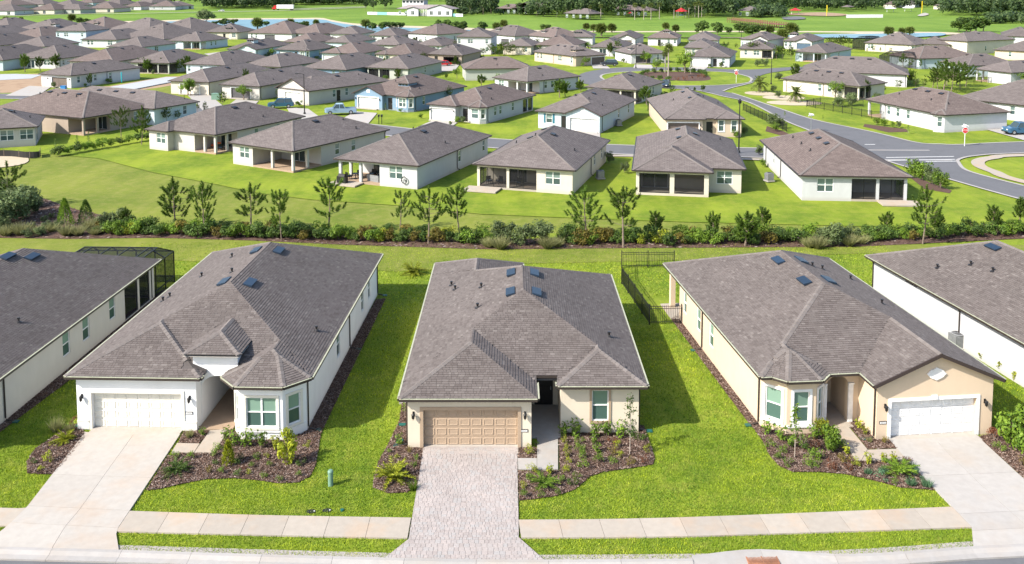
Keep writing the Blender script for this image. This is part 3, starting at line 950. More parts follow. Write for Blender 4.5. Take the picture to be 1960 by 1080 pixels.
terr = MB().poly([(-2600, 20), (2600, 20), (2600, 4500), (-2600, 4500)], -0.32)
setp(terr.obj('terrain', M['berm']), kind='structure')
sheet('field', P_([(-900, 480), (2900, 480), (2900, 425), (1960, 434), (1637, 430), (1310, 422), (1155, 417), (919, 407), (751, 390), (600, 380), (500, 368), (390, 346), (293, 328), (188, 301), (60, 290), (-900, 290)]), -0.20, 'field')
sheet('lawn', P_([(-900, 290), (60, 290), (188, 301), (293, 328), (390, 346), (500, 368), (600, 380), (751, 390), (919, 407), (1155, 417), (1310, 422), (1637, 430), (1960, 434), (2900, 425), (2900, 128), (-900, 128)]), -0.15, 'lawn')
sheet('lawn', P_([(-900, 128), (2900, 128), (2900, 75), (-900, 75)]), -0.15, 'lawn')
# behind the front houses the grass is thinner
sheet('field', P_([(-400, 500), (120, 488), (760, 520), (1000, 505), (1240, 500), (1660, 485), (2300, 490), (2300, 470), (1640, 468), (936, 472), (480, 455), (-400, 450)]), 0.01, 'field')

# front street: asphalt, curb, verge, sidewalk
curb_back = smooth(P_([(-420, 1040), (0, 1052), (228, 1058), (480, 1066), (737, 1073), (890, 1076), (1045, 1077), (1250, 1074), (1320, 1070), (1400, 1060), (1455, 1057), (1530, 1061), (1600, 1066), (1700, 1063), (1862, 1051), (1960, 1046), (2400, 1015)]), 5)
curb_mid = smooth(P_([(-420, 1040), (0, 1052), (228, 1058), (480, 1066), (737, 1073), (890, 1076), (1045, 1077), (1320, 1075), (1500, 1072), (1700, 1063), (1862, 1051), (1960, 1046), (2400, 1015)]), 5)
strip_sheet('street', [(x, y - 0.55) for x, y in curb_mid], 0.0, -0.06, 'asphalt', 8.0)
sheet('lawn', [(-75, curb_mid[0][1])] + [(x, y - .05) for x, y in curb_mid] + [(75, curb_mid[-1][1]), (82, 83), (-82, 83)], -0.02, 'lawn')
curb_root = sheet('curb', ribbon(curb_mid, 0.5, 0.6), 0.0, 'joint')
cm = densify(curb_mid, 0.5)
cs = arclen(cm)
t = 0.0
cb = densify(curb_back, 0.25)
def curb_piece(t0, t1, inlet):
    pts = [along(cm, cs, t0 + (t1 - t0) * k / 4) for k in range(5)]
    mb = MB(); prof = [(0.0, 0.06), (0.0, 0.13), (0.16, 0.12), (0.34, 0.03), (0.60, 0.01), (0.60, -0.1)]
    back = [min(cb, key=lambda q: (q[0] - p[0]) ** 2 + (q[1] - p[1]) ** 2 * 0.02) for p in pts] if inlet else None
    vs = []
    for i, p in enumerate(pts):
        a, b = pts[max(i - 1, 0)], pts[min(i + 1, 4)]
        d = Vector((b[0] - a[0], b[1] - a[1])).normalized(); n = (d.y, -d.x)
        off = 0.0
        if inlet: off = min(0.0, (back[i][0] - p[0]) * n[0] + (back[i][1] - p[1]) * n[1])
        for q, (o, z) in enumerate(prof):
            oo = o + (off if q < 3 else 0)
            vs.append((p[0] + n[0] * oo, p[1] + n[1] * oo, z + .004))
    m = len(prof)
    mb.add(vs, [(i * m + k, i * m + k + 1, (i + 1) * m + k + 1, (i + 1) * m + k) for i in range(4) for k in range(m - 1)] + [tuple(range(m)), tuple(range(4 * m + m - 1, 4 * m - 1, -1))])
    mb.obj('curb_stone', M['curb'], curb_root)
while t < cs[-1] - 0.5:
    p = along(cm, cs, t + 1.5)
    curb_piece(t + .006, min(t + 3.0, cs[-1]) - .006, 7 < p[0] < 17)
    t += 3.0
# sidewalk slabs
def slab_row(root, top, bot, step, z, mat, name='slab', gap=0.008):
    n = 40
    tt, bb = densify(top, 0.4), densify(bot, 0.4)
    st, sb = arclen(tt), arclen(bb)
    n = max(1, round(st[-1] / step))
    for k in range(n):
        q = []
        for pts, s, o in ((bb, sb, 0), (tt, st, 1)):
            a, b = s[-1] * k / n + gap, s[-1] * (k + 1) / n - gap
            m = [along(pts, s, a + (b - a) * i / 3) for i in range(4)]
            q += m if o == 0 else m[::-1]
        MB().prism(q, -0.08, z).obj(name, M[mat], root)
sw1t, sw1b = smooth(P_([(-420, 952), (0, 974), (62, 973)])), smooth(P_([(-420, 990), (0, 1008), (26, 1009)]))
sw2t, sw2b = smooth(P_([(248, 980), (500, 988), (787, 993)])), smooth(P_([(222, 1019), (500, 1026), (780, 1032)]))
sw3t, sw3b = smooth(P_([(992, 997), (1200, 995), (1430, 988), (1822, 972)])), smooth(P_([(998, 1031), (1200, 1030), (1400, 1026), (1860, 1011)]))
for a, b in ((sw1t, sw1b), (sw2t, sw2b), (sw3t, sw3b)):
    rt = sheet('sidewalk', b + a[::-1], 0.0, 'joint')
    slab_row(rt, a, b, 1.75, 0.055, 'walk')
def slab_grid(root, left, right, rows, cols, z, mat, gap=0.007):
    """slabs between two edge lines; rows and cols are cut positions 0..1"""
    sl, sr = arclen(left), arclen(right)
    def pt(u, v):
        a, b = along(left, sl, sl[-1] * v), along(right, sr, sr[-1] * v)
        return (a[0] + (b[0] - a[0]) * u, a[1] + (b[1] - a[1]) * u)
    for i in range(len(rows) - 1):
        for j in range(len(cols) - 1):
            g = gap / 5
            u0, u1, v0, v1 = cols[j] + g, cols[j + 1] - g, rows[i] + g * .6, rows[i + 1] - g * .6
            n = 4
            q = [pt(u0 + (u1 - u0) * k / n, v0) for k in range(n + 1)] + [pt(u1, v0 + (v1 - v0) * k / n) for k in range(1, n + 1)] + [pt(u1 - (u1 - u0) * k / n, v1) for k in range(1, n + 1)] + [pt(u0, v1 - (v1 - v0) * k / n) for k in range(1, n)]
            a = sum(q[k][0] * q[(k + 1) % len(q)][1] - q[(k + 1) % len(q)][0] * q[k][1] for k in range(len(q)))
            if a < 0: q = q[::-1]
            MB().prism(q, -0.08, z).obj('slab', M[mat], root)
dl, drr = P_([(163, 829), (51, 973), (13, 1010), (-40, 1049)]), P_([(345, 833), (248, 980), (222, 1019), (228, 1057)])
rt = sheet('driveway', dl + drr[::-1], 0.0, 'joint')
slab_grid(rt, dl, drr, [0, .42, .69, .82, 1], [0, .52, 1], 0.06, 'drive')
dl, drr = P_([(1703, 844), (1735, 882), (1822, 972), (1860, 1011), (1863, 1050)]), P_([(1871, 837), (1960, 919), (2060, 1000), (2100, 1020), (2125, 1040)])
rt = sheet('driveway', dl + drr[::-1], 0.0, 'joint')
slab_grid(rt, dl, drr, [0, .38, .72, .86, 1], [0, .5, 1], 0.06, 'drive_white')
dl, drr = P_([(-420, 880), (-470, 960), (-520, 1040)]), P_([(-230, 885), (-240, 970), (-240, 1045)])
rt = sheet('driveway', dl + drr[::-1], 0.0, 'joint')
slab_grid(rt, dl, drr, [0, .5, 1], [0, .5, 1], 0.06, 'drive')

# paver driveway
PQ = [P_([(782, 1034), (993, 1031), (990, 857), (811, 857)]), P_([(733, 1073), (1045, 1077), (993, 1031), (782, 1034)])]
paver_root = sheet('paver_driveway', PQ[0][:1] + PQ[1][:3] + PQ[0][2:], 0.0, 'joint')
def inside_convex(poly, p):
    n = len(poly)
    return all((poly[(i + 1) % n][0] - poly[i][0]) * (p[1] - poly[i][1]) - (poly[(i + 1) % n][1] - poly[i][1]) * (p[0] - poly[i][0]) >= -1e-6 for i in range(n))
def clip_convex(poly, cl):
    n = len(cl)
    for i in range(n):
        a, b = cl[i], cl[(i + 1) % n]
        if len(poly) < 3: return []
        poly = clip(poly, lambda p: -((b[0] - a[0]) * (p[1] - a[1]) - (b[1] - a[1]) * (p[0] - a[0])))
    return poly
_pv = {}
def paver_mesh(w, d):
    k = (w, d)
    if k not in _pv:
        g = 0.004; c = .007
        mb = MB()
        a = rect(g, w - g, g, d - g); b = rect(g + c, w - g - c, g + c, d - g - c)
        vs = [(p[0], p[1], 0.03) for p in a] + [(p[0], p[1], .062 - .006) for p in a] + [(p[0], p[1], .062) for p in b]
        mb.add(vs, [(8, 9, 10, 11)] + [(i, (i + 1) % 4, 4 + (i + 1) % 4, 4 + i) for i in range(4)] + [(4 + i, 4 + (i + 1) % 4, 8 + (i + 1) % 4, 8 + i) for i in range(4)])
        _pv[k] = mb.mesh('paver', M['paver'])
    return _pv[k]
pav_single, pav_field = [], MB()
y = 35.0
while y < 44.4:
    d = random.choice((0.13, 0.19, 0.19, 0.25)); x = -7.0 + random.uniform(0, .2)
    while x < 2.4:
        w = random.choice((0.13, 0.19, 0.19, 0.25)) if d < .25 else random.choice((.19, .25, .25))
        q = rect(x, x + w, y, y + d)
        for cl in PQ:
            if all(inside_convex(cl, p) for p in q): pav_single.append((x, y, w, d)); break
            T = clip_convex(rect(x + .006, x + w - .006, y + .006, y + d - .006), cl)
            if len(T) >= 3: pav_field.prism(T, 0.02, .060)
        x += w
    y += d
pav_single.sort(key=lambda p: p[1])
for k, (x, y, w, d) in enumerate(pav_single):
    z = random.uniform(-.003, .004)
    if k < 300: put('paver', paver_mesh(w, d), paver_root, (x, y, z))
    else:
        m = paver_mesh(w, d)
        pav_field.add([(v.co.x + x, v.co.y + y, v.co.z + z) for v in m.vertices], [tuple(f.vertices) for f in m.polygons])
setp(pav_field.obj('paver_field', M['paver'], paver_root), kind='stuff')

# walkways to the front doors
def walkway(pts, mat='walk', z=.058):
    q = P_(pts)
    a = sum(q[k][0] * q[(k + 1) % len(q)][1] - q[(k + 1) % len(q)][0] * q[k][1] for k in range(len(q)))
    if a < 0: q = q[::-1]
    o = MB().prism(q, -0.05, z).obj('walkway', M[mat])
    return setp(o, kind='structure')
walkway([(1028, 790), (1068, 790), (1068, 900), (1028, 900)], 'concrete')
walkway([(992, 900), (1027.4, 900), (1027.4, 879), (991, 879)], 'concrete')
walkway([(402, 826), (438, 823), (411, 868), (372, 868)])
walkway([(328, 868), (371, 868), (382, 851), (339, 850)])
walkway([(1583, 815), (1621, 815), (1660, 862), (1648, 884), (1640, 882)])
walkway([(1660.5, 863), (1718, 861), (1736, 882), (1649, 884)])

# mulch beds
BED = {
 'left': [(345, 868.5), (411, 869), (424, 845), (440, 824), (600, 833), (614, 831), (604, 891), (593, 913), (571, 924), (536, 926), (493, 920), (446, 916), (393, 918), (339, 929), (304, 937), (280, 940), (321, 874)],
 'leftsmall': [(340, 850), (382, 850), (402, 825), (352, 827)],
 'leftedge': [(162, 829), (161, 843), (104, 909), (52, 907), (52, 884), (68, 859), (96, 841), (132, 815), (150, 812)],
 'leftstrip': [(578, 836), (614, 831), (738, 572), (720, 574)],
 'flstrip': [(-12, 800), (0, 828), (150, 716), (330, 560), (312, 556), (226, 612)],
 'midleft': [(782, 857), (811, 857), (806, 888), (798, 934), (778, 943), (743, 945), (714, 934), (716, 913), (725, 884), (743, 852), (764, 809), (770, 770), (784, 770)],
 'midsmall': [(992, 858), (1027, 857), (1027, 878), (991, 878)],
 'mid': [(1069, 822), (1232, 815), (1253, 877), (1250, 890), (1207, 897), (1154, 904), (1129, 913), (1100, 938), (1064, 950), (1021, 956), (994, 959), (992, 902), (1072, 902)],
 'right': [(1436, 812), (1460, 845), (1474, 874), (1492, 893), (1517, 904), (1564, 904), (1617, 908), (1671, 920), (1724, 934), (1788, 939), (1738, 884), (1638, 884), (1582, 815), (1500, 805)],
 'rightsmall': [(1624, 815), (1661, 861), (1716, 859), (1702, 842), (1670, 830), (1645, 806), (1625, 808)],
 'rightstrip': [(1465, 813), (1434, 812), (1285, 612), (1304, 596)],
 'rightedge': [(1872, 837), (1897, 831), (1925, 818), (1965, 800), (2100, 860), (2060, 1000), (1962, 919)],
 'frstrip': [(1795, 625), (1830, 640), (1990, 762), (1990, 742), (1838, 628), (1800, 607)],
}
bed_poly = {k: P_(v) for k, v in BED.items()}
bed_phrase = {'left': 'in the white house bay bed', 'leftsmall': 'in the patch beside the cream garage', 'leftedge': 'in the bed left of the cream garage', 'midleft': 'in the bed left of the pavers', 'midsmall': 'in the patch beside the tan garage',
              'mid': 'in the bed right of the pavers', 'right': 'in the tan house bay bed', 'rightsmall': 'in the bed beside the gabled garage', 'rightedge': 'in the bed right of the gabled garage', 'frstrip': 'along the right-edge white wall'}
def in_poly(poly, X, Y):
    r = np.zeros(len(X), bool); n = len(poly)
    for i in range(n):
        (x1, y1), (x2, y2) = poly[i], poly[(i + 1) % n]
        c = ((y1 > Y) != (y2 > Y))
        with np.errstate(divide='ignore', invalid='ignore'):
            r ^= c & (X < (x2 - x1) * (Y - y1) / (y2 - y1 if y2 != y1 else 1e-9) + x1)
    return r
cv, cf = [], []
for k, q in bed_poly.items():
    sheet('mulch_bed', q, 0.025 if k not in ('leftsmall', 'midsmall', 'rightsmall') else 0.029, 'soil')
    xs, ys = [p[0] for p in q], [p[1] for p in q]
    area = (max(xs) - min(xs)) * (max(ys) - min(ys))
    n = int(area * 620)
    X, Y = rng.uniform(min(xs), max(xs), n), rng.uniform(min(ys), max(ys), n)
    ok = in_poly(q, X, Y); X, Y = X[ok], Y[ok]
    n = len(X)
    a = rng.uniform(0, math.pi, n); L = rng.uniform(.022, .07, n); W = rng.uniform(.009, .020, n)
    tl = rng.uniform(-.035, .035, (n, 2)); z = rng.uniform(.035, .065, n)
    ex, ey = np.cos(a), np.sin(a)
    for sx, sy in ((-1, -1), (1, -1), (1, 1), (-1, 1)):
        cv.append(np.stack([X + ex * L * sx - ey * W * sy, Y + ey * L * sx + ex * W * sy, z + tl[:, 0] * sx * .6 + tl[:, 1] * sy * .4], 1))
    cf.append(n)
# interleave: each bed contributed 4 arrays
V, Fc, base, idx = [], [], 0, 0
for n in cf:
    blk = np.stack(cv[idx:idx + 4], 1).reshape(-1, 3); idx += 4
    V.append(blk); Fc.append(np.arange(n * 4).reshape(-1, 4) + base); base += n * 4
setp(put('mulch', np_mesh('mulch', np.concatenate(V), np.concatenate(Fc), M['mulch'])), kind='stuff')

# the planted strip behind the front gardens
hedge_bed = P_([(-300, 470), (0, 456), (130, 458), (300, 456), (480, 461), (650, 469), (936, 478), (1300, 475), (1640, 473), (1960, 457), (2300, 440), (2300, 425), (1960, 440), (1640, 452), (1300, 456), (936, 458), (650, 448), (480, 440), (300, 436), (140, 400), (60, 372), (0, 378), (-300, 385)])
sheet('mulch_bed', hedge_bed, 0.035, 'soil')
n = 26000
xs, ys = [p[0] for p in hedge_bed], [p[1] for p in hedge_bed]
X, Y = rng.uniform(-60, 60, n), rng.uniform(min(ys), max(ys), n)
ok = in_poly(hedge_bed, X, Y); X, Y = X[ok], Y[ok]; n = len(X)
a = rng.uniform(0, math.pi, n); ex, ey = np.cos(a) * .13, np.sin(a) * .13; z = rng.uniform(.04, .09, n)
q = np.stack([np.stack([X + sx * ex - sy * ey * .4, Y + sx * ey + sy * ex * .4, z + sy * .02], 1) for sx, sy in ((-1, -1), (1, -1), (1, 1), (-1, 1))], 1).reshape(-1, 3)
setp(put('mulch', np_mesh('mulch', q, np.arange(n * 4).reshape(-1, 4), M['mulch'])), kind='stuff')

# middle streets
def road(px, half, z=-0.09, mat='asphalt', curb=True, name='street'):
    c = smooth([at(*p) for p in px], 6)
    strip_sheet(name, c, half, z, mat)
    if curb:
        for sgn in (1, -1):
            e = [(p) for p in ribbon(c, half + .02)]
            n = len(c); side = e[:n] if sgn == 1 else e[n:][::-1]
            strip_sheet('curb', side, .28, z + .03, 'curb')
road([(-400, 181), (-100, 183), (60, 184.5), (180, 191), (380, 210), (560, 229), (740, 249), (930, 272), (1200, 285.5), (1440, 291), (1640, 295), (1800, 296)], 3.4)
sheet('street', smooth(P_([(1960, 382), (1805, 338.5), (1694, 306), (1600, 270), (1549, 249), (1502, 230), (1435, 196), (1384, 184), (1330, 172), (1268, 168), (1180, 168), (1120, 160),
                           (1108, 148), (1120, 138), (1180, 129), (1260, 128.5), (1330, 129), (1420, 133), (1480, 130), (1530, 127.5), (1536, 131), (1480, 138), (1452, 146), (1440, 158), (1400, 168), (1384, 174), (1401, 177.5), (1440, 190), (1500, 210),
                           (1560, 229), (1670, 252), (1754, 272), (1839, 276), (1960, 271), (2500, 262), (2500, 278), (1960, 292), (1870, 297), (1834, 306), (1850, 325), (1900, 340), (1960, 355), (2600, 520), (2600, 600)]), 3, True), -.07, 'asphalt')
isl = smooth(P_([(1276, 163), (1316, 163.8), (1376, 163), (1426, 159), (1438, 154), (1434, 147), (1406, 140), (1376, 137), (1276, 134.5), (1200, 137), (1160, 141), (1150, 147), (1165, 155), (1210, 161)]), 4, True)
strip_sheet('curb', isl + isl[:1], .3, -.02, 'curb')
sheet('traffic_island', isl, -.04, 'lawn')
sheet('mulch_bed', smooth(P_([(1222, 140), (1250, 137), (1320, 138), (1350, 142), (1360, 152), (1330, 155), (1280, 153), (1235, 146)]), 4, True), -.015, 'soil')
for e in ([(1401, 177.5), (1440, 190), (1500, 210), (1560, 229), (1670, 252), (1754, 272), (1800, 275), (1839, 276), (1960, 271), (2300, 265)], [(1960, 355), (1900, 340), (1850, 325), (1836, 312), (1836, 304), (1870, 297), (1960, 292), (2300, 285)],
          [(2300, 470), (1960, 382), (1805, 338.5), (1694, 306), (1600, 270), (1549, 249), (1502, 230), (1435, 196), (1384, 184), (1330, 172), (1268, 168)], [(1384, 174), (1400, 168), (1440, 158)]):
    strip_sheet('curb', smooth([at(*p) for p in e], 5), .22, -.03, 'curb')
for a, b in (((1696, 301), (1826, 299)), ((1700, 306.5), (1828, 304.5)), ((1772, 308.5), (1830, 308)), ((1655, 276), (1675, 276))):
    sheet('road_marking', ribbon([at(*a), at(*b)], .16), -.045, plain('road_paint', (0.62, 0.62, 0.60), .7) if a[0] == 1696 else bpy.data.materials['road_paint'])
path = smooth([at(*p) for p in ((2300, 420), (1960, 347), (1903, 328), (1876, 317), (1874, 307), (1900, 301), (1960, 296), (2300, 290))], 6)
strip_sheet('sidewalk', path, .8, -.04, 'walk')
c = smooth([at(*p) for p in ((1000, 297), (1200, 297.5), (1440, 304), (1500, 306))], 4)
strip_sheet('sidewalk', c, .6, -.04, 'walk')
# building plots not finished yet
sheet('dirt_lot', P_([(-60, 145), (82, 140), (84, 152), (86, 165), (60, 176), (-60, 178)]), -0.11, 'dirt')
sheet('dirt_lot', P_([(-60, 143), (30, 141), (80, 143), (60, 150), (-60, 156)]), -.06, 'slab')
o = MB().prism(P_([(208, 168), (255, 172), (372, 149), (318, 148.5)]), -0.05, .12).obj('foundation_slab', M['slab']); setp(o, kind='structure')
sheet('dirt_lot', P_([(150, 168), (206, 174), (262, 176), (392, 150), (390, 144), (318, 146), (210, 164)]), -.10, 'dirt')
sheet('dirt_lot', P_([(270, 172), (352, 160), (352, 186), (330, 188), (290, 180)]), -.06, 'field')
sheet('sand_patch', smooth(P_([(-80, 296), (30, 293), (55, 306), (20, 317), (-80, 322)]), 4, True), -0.10, 'sand')
# far: pond, sand shore, roads
def flat(name, pts, z, mat, n=5): sheet(name, smooth(P_(pts), n, True), z, mat)
flat('sand_shore', [(196, 43), (300, 39.5), (440, 35.5), (560, 35), (612, 34.5), (632, 38), (660, 43), (690, 46), (760, 49), (860, 52), (960, 56), (1060, 58.5), (1200, 60), (1400, 59.5), (1560, 60), (1720, 61), (1810, 62), (1830, 66), (1600, 72), (1200, 72), (900, 70), (760, 66), (600, 62), (400, 60), (240, 56)], 0.05, 'sand')
flat('pond', [(208, 46.5), (300, 42.5), (440, 38.5), (560, 37.5), (615, 38), (640, 43), (690, 50), (760, 53), (850, 56), (960, 60.5), (1040, 63.5), (1000, 68), (800, 68), (600, 62), (400, 58), (240, 54)], 0.16, 'water')
flat('pond', [(1560, 66.5), (1640, 66), (1720, 64.5), (1800, 64), (1800, 69), (1700, 73), (1600, 73), (1480, 70)], 0.16, 'water')
flat('grass_bank', [(1030, 63), (1200, 62.5), (1400, 62), (1560, 62.5), (1640, 64), (1560, 66), (1480, 70), (1420, 72), (1200, 72), (1060, 70)], 0.13, 'berm')
def far_road(px, half, mat='concrete', name='street'): strip_sheet(name, smooth([at(*p) for p in px], 5), half, .12, mat)
far_road([(-200, 32), (0, 31), (120, 27.5), (260, 26), (380, 23.5), (520, 21), (700, 14.5)], 2.2)
far_road([(-200, 27), (60, 26.5)], 3.0)
far_road([(560, 18), (620, 15.5), (700, 13)], 2.5)
flat('ball_field_dirt', [(1505, 27), (1570, 24), (1622, 28), (1600, 31), (1545, 30)], .12, 'dirt')
flat('car_park', [(1500, 33), (1530, 32), (1542, 36), (1520, 38), (1500, 37)], .12, 'asphalt')
flat('car_park', [(1756, 30), (1770, 25), (1778, 28), (1766, 31)], .12, 'concrete')

# ------------------------------------------------------------------ the five houses along the street
def local(h, px, py, z=0.0):
    x, y = at(px, py, z)
    dx, dy = x - h.root.location.x, y - h.root.location.y
    c, s = math.cos(h.yaw), math.sin(h.yaw)
    return dx * c + dy * s, -dx * s + dy * c
def roof_px(h, vols, px, py, kind):
    z = 8.0
    while z > 2.5:
        p = local(h, px, py, z)
        if max(v.h(p) for v in vols) >= z: roof_item(h.root, vols, p[0], p[1], kind); return
        z -= 0.02
def wall_u(h, a, b, px, py):
    """how far along the wall a-b its foot passes under pixel column px (py: a row near the foot)"""
    best = None
    for k in range(200):
        t = k / 199
        x, y = h.world(a[0] + (b[0] - a[0]) * t, a[1] + (b[1] - a[1]) * t)
        d = abs(pix(x, y, 1.4)[0] - px)
        if best is None or d < best[0]: best = (d, t)
    return best[1] * math.hypot(b[0] - a[0], b[1] - a[1])
def arch(h, P, u0, u1, zs, mat, depth=0.3, o0=0.0):
    """round-headed filler for an opening whose square head is at zs + half its width"""
    r = (u1 - u0) / 2; c = (u0 + u1) / 2; n = 12; top = zs + r * .75
    mb = MB()
    for k in range(n):
        t0, t1 = math.pi * k / n, math.pi * (k + 1) / n
        a = (c - r * math.cos(t0), zs + r * .72 * math.sin(t0)); b = (c - r * math.cos(t1), zs + r * .72 * math.sin(t1))
        vs = [P(a[0], o, a[1]) for o in (-.004, -depth)] + [P(b[0], o, b[1]) for o in (-.004, -depth)] + [P(a[0], o, top) for o in (-.004, -depth)] + [P(b[0], o, top) for o in (-.004, -depth)]
        mb.add(vs, [(0, 2, 6, 4), (0, 1, 3, 2), (1, 5, 7, 3)])
    mb.obj('arch', mat, h.root)
    return top
def niche(h, x0, x1, y0, y1, z, floor='walk', back=()):
    """open porch recess: inner walls, ceiling, floor (local axes, open towards -y)"""
    h.side((x0, y0), (x0, y1), (), z); h.side((x0, y1), (x1, y1), back, z); h.side((x1, y1), (x1, y0), (), z)
    MB().box(x0, x1, y0 - .9, y1, -.05, .064).obj('porch_floor', M[floor], h.root)

# --- middle house: cream stucco, tan garage, paver driveway
hC = House('house', 0, 44.0, 0.0, (0.57, 0.50, 0.395), 2.75, True, 'tan', 'cream house with tan garage door behind the paver driveway', 'house', 'houses along the front street')
vC = [Vol(rect(-5.75, 7.12, 1.45, 18.7), 2.85, cut=(1.3, 2.4, 0, 1.92, .47)), Vol(rect(-5.75, 1.30, -.40, 9), 2.85), Vol(rect(2.4, 7.12, 1.0, 8), 2.85), Vol(rect(-5.75, .8, 12, 21.28), 2.85)]
build_roof(hC.root, vC, True, yaw=0); build_eaves(hC.root, vC, True)
hC.side((-5.38, 0), (1.0, 0), [('garage', 3.24, 4.88, 2.05, 'tan', 'tan'), ('lamp', .30, 1.85), ('lamp', 6.05, 1.85), ('plate', 6.0, .95)])
hC.side((1.0, 0), (1.0, 1.9))
niche(hC, 1.0, 2.6, 1.9, 4.6, 2.75, 'concrete', [('door', .8, 1.05, 2.3, 'dark')])
hC.side((2.6, 1.9), (2.6, 1.5))
hC.side((2.6, 1.5), (6.75, 1.5), [('win', 2.1, .70, .88, 1.70, False, 'tan')])
hC.side((6.75, 1.5), (6.75, 18.3), [('win', 4, .9, .9, 1.5, False), ('win', 9, .9, .9, 1.5, False), ('spout', .2)])
hC.side((6.75, 18.3), (.4, 18.3), [('slider', 3, 2.4, 2.2)]); hC.side((.4, 18.3), (.4, 20.9)); hC.side((.4, 20.9), (-5.38, 20.9), [('win', 3, .9, 1.6, 1.4, True)])
hC.side((-5.38, 20.9), (-5.38, 0), [('win', 8, .9, .9, 1.5, False), ('win', 14, .9, .9, 1.5, False), ('meter', 18.5, 1.2), ('spout', 20.7)])
for q in ((979, 524), (1022, 524), (978, 561), (1026, 561)): roof_px(hC, vC, *q, 'bigvent')
for q in ((864, 547), (871, 555), (921, 551), (914, 590), (1166, 645)): roof_px(hC, vC, *q, 'pipe')
hC.finish()

# --- left house: white stucco with bay and entry tower
yL = -R(1.8)
hL = House('house', -23.2, 45.75, yL, (0.74, 0.735, 0.725), 3.0, True, 'cream', 'white house with cream garage, entry tower and bay window', 'house', 'houses along the front street')
vL = [Vol(rect(-.6, 12.55, .15, 21.4), 3.1, cut=(5.6, 8.6, -1, .93)), Vol(rect(-.6, 6.68, -.14, 8), 3.1), Vol([(7.8, .02), (8.84, -1.04), (11.37, -1.04), (12.53, .12), (12.53, 5), (7.8, 5)], 3.1), Vol(rect(5.5, 8.6, .5, 6.2), 4.1)]
build_roof(hL.root, vL, True, yaw=yL); build_eaves(hL.root, vL, True)
hL.side((-.2, .2), (6.3, .2), [('garage', 3.25, 4.88, 2.05, 'cream', 'cream'), ('lamp', .30, 1.85), ('lamp', 6.15, 1.85), ('plate', 6.1, 1.0),
                               ('bandz', 0, .63, .02, .42, hL.wallmat, .05), ('bandz', 0, .63, .44, .09, 'cream', .075), ('bandz', 5.87, 6.5, .02, .42, hL.wallmat, .05), ('bandz', 5.87, 6.5, .44, .09, 'cream', .075)])
hL.side((6.3, .2), (6.3, .9))
P, *_ = hL.side((5.9, .9), (8.35, .9), [('gap', .42, 2.25, -.05, 2.76)], 4.05)
arch(hL, P, .42, 2.25, 2.1, hL.wallmat)
hL.side((5.9, 5), (5.9, .9), (), 4.05, 2.9); hL.side((8.35, .9), (8.35, 5), (), 4.05, 2.9)
niche(hL, 6.32, 8.15, 1.2, 6.0, 2.98, 'tanwalk', [('door', .9, 1.0, 2.2, 'dark')])
bay = [(8.35, .75), (8.35, .25), (8.95, -.66), (11.22, -.66), (12.2, .36), (12.2, 21.0)]
hL.side(bay[0], bay[1])
hL.side(bay[1], bay[2], [('win', .56, .72, .62, 1.62, False, 'cream')])
hL.side(bay[2], bay[3], [('win', 1.135, .72, 1.62, 1.62, True, 'cream'), ('bandz', 0.02, 2.25, .46, .1, 'white', .06)])
hL.side(bay[3], bay[4], [('win', .68, .72, .74, 1.62, False, 'cream'), ('bandz', 0.02, 1.38, .46, .1, 'white', .06)])
a, b = bay[4], bay[5]
hL.side(a, b, [('spout', .12), ('win', wall_u(hL, a, b, 648, 700), .85, .9, 1.6, False), ('win', wall_u(hL, a, b, 668, 660) + 4.5, .85, .9, 1.5, False), ('spout', wall_u(hL, a, b, 668, 660)), ('win', 17.5, .9, .8, 1.5, False), ('spout', 20.5)])
hL.side((12.2, 21.0), (-.2, 21.0), [('slider', 4, 2.4, 2.2), ('win', 9, .9, 1.6, 1.4, True)])
hL.side((-.2, 21.0), (-.2, .2), [('win', 6, .9, .9, 1.5, False), ('win', 12, .9, .9, 1.5, False), ('meter', 18, 1.2)])
for q in ((491, 481), (533, 482), (430, 541), (478, 543)): roof_px(hL, vL, *q, 'bigvent')
for q in ((444, 493), (444, 522), (386, 530), (325, 569), (312, 577), (606, 634)): roof_px(hL, vL, *q, 'pipe')
hL.finish()

# --- right house: tan stucco, gabled white garage, arched entry, bay
yR = R(5.8)
hR = House('house', 13.33, 46.49, yR, (0.56, 0.44, 0.315), 3.05, True, 'white', 'tan house with gabled white garage and arched entry', 'house', 'houses along the front street')
vR = [Vol(rect(-.25, 12.42, -1.05, 17.95), 3.15), Vol([(5.26, -2.62), (12.42, -2.62), (12.42, 8), (5.26, 8)], 3.15, gable=(0,)), Vol([(-.25, -.42), (.98, -1.70), (2.83, -1.74), (3.85, -.72), (3.85, 4), (-.25, 4)], 3.15)]
build_roof(hR.root, vR, True, yaw=yR); build_eaves(hR.root, vR, True)
ob = {}
W = [(.1, 17.6), (.1, -.22), (1.12, -1.30), (2.70, -1.36), (3.46, -.62), (3.46, -.42)]
a, b = W[0], W[1]
hR.side((.1, 15.0), (.1, -.22), [('win', wall_u(hR, (.1, 15.0), b, 1361, 690), .95, .85, 1.5, False), ('win', wall_u(hR, (.1, 15.0), b, 1337, 660), .95, .85, 1.5, False), ('win', wall_u(hR, (.1, 15.0), b, 1311, 620), .95, .75, 1.5, False),
                           ('spout', wall_u(hR, (.1, 15.0), b, 1345, 665)), ('spout', 15.1)])
hR.side(W[1], W[2], [('win', .74, .66, .92, 1.72, False, 'white'), ('bandz', .02, 1.47, .42, .11, 'white', .07), ('bandz', .02, 1.47, 2.72, .26, hR.wallmat, .05)])
hR.side(W[2], W[3], [('win', .80, .66, .86, 1.72, False, 'white'), ('bandz', .02, 1.56, .42, .11, 'white', .07), ('bandz', .02, 1.56, 2.72, .26, hR.wallmat, .05)])
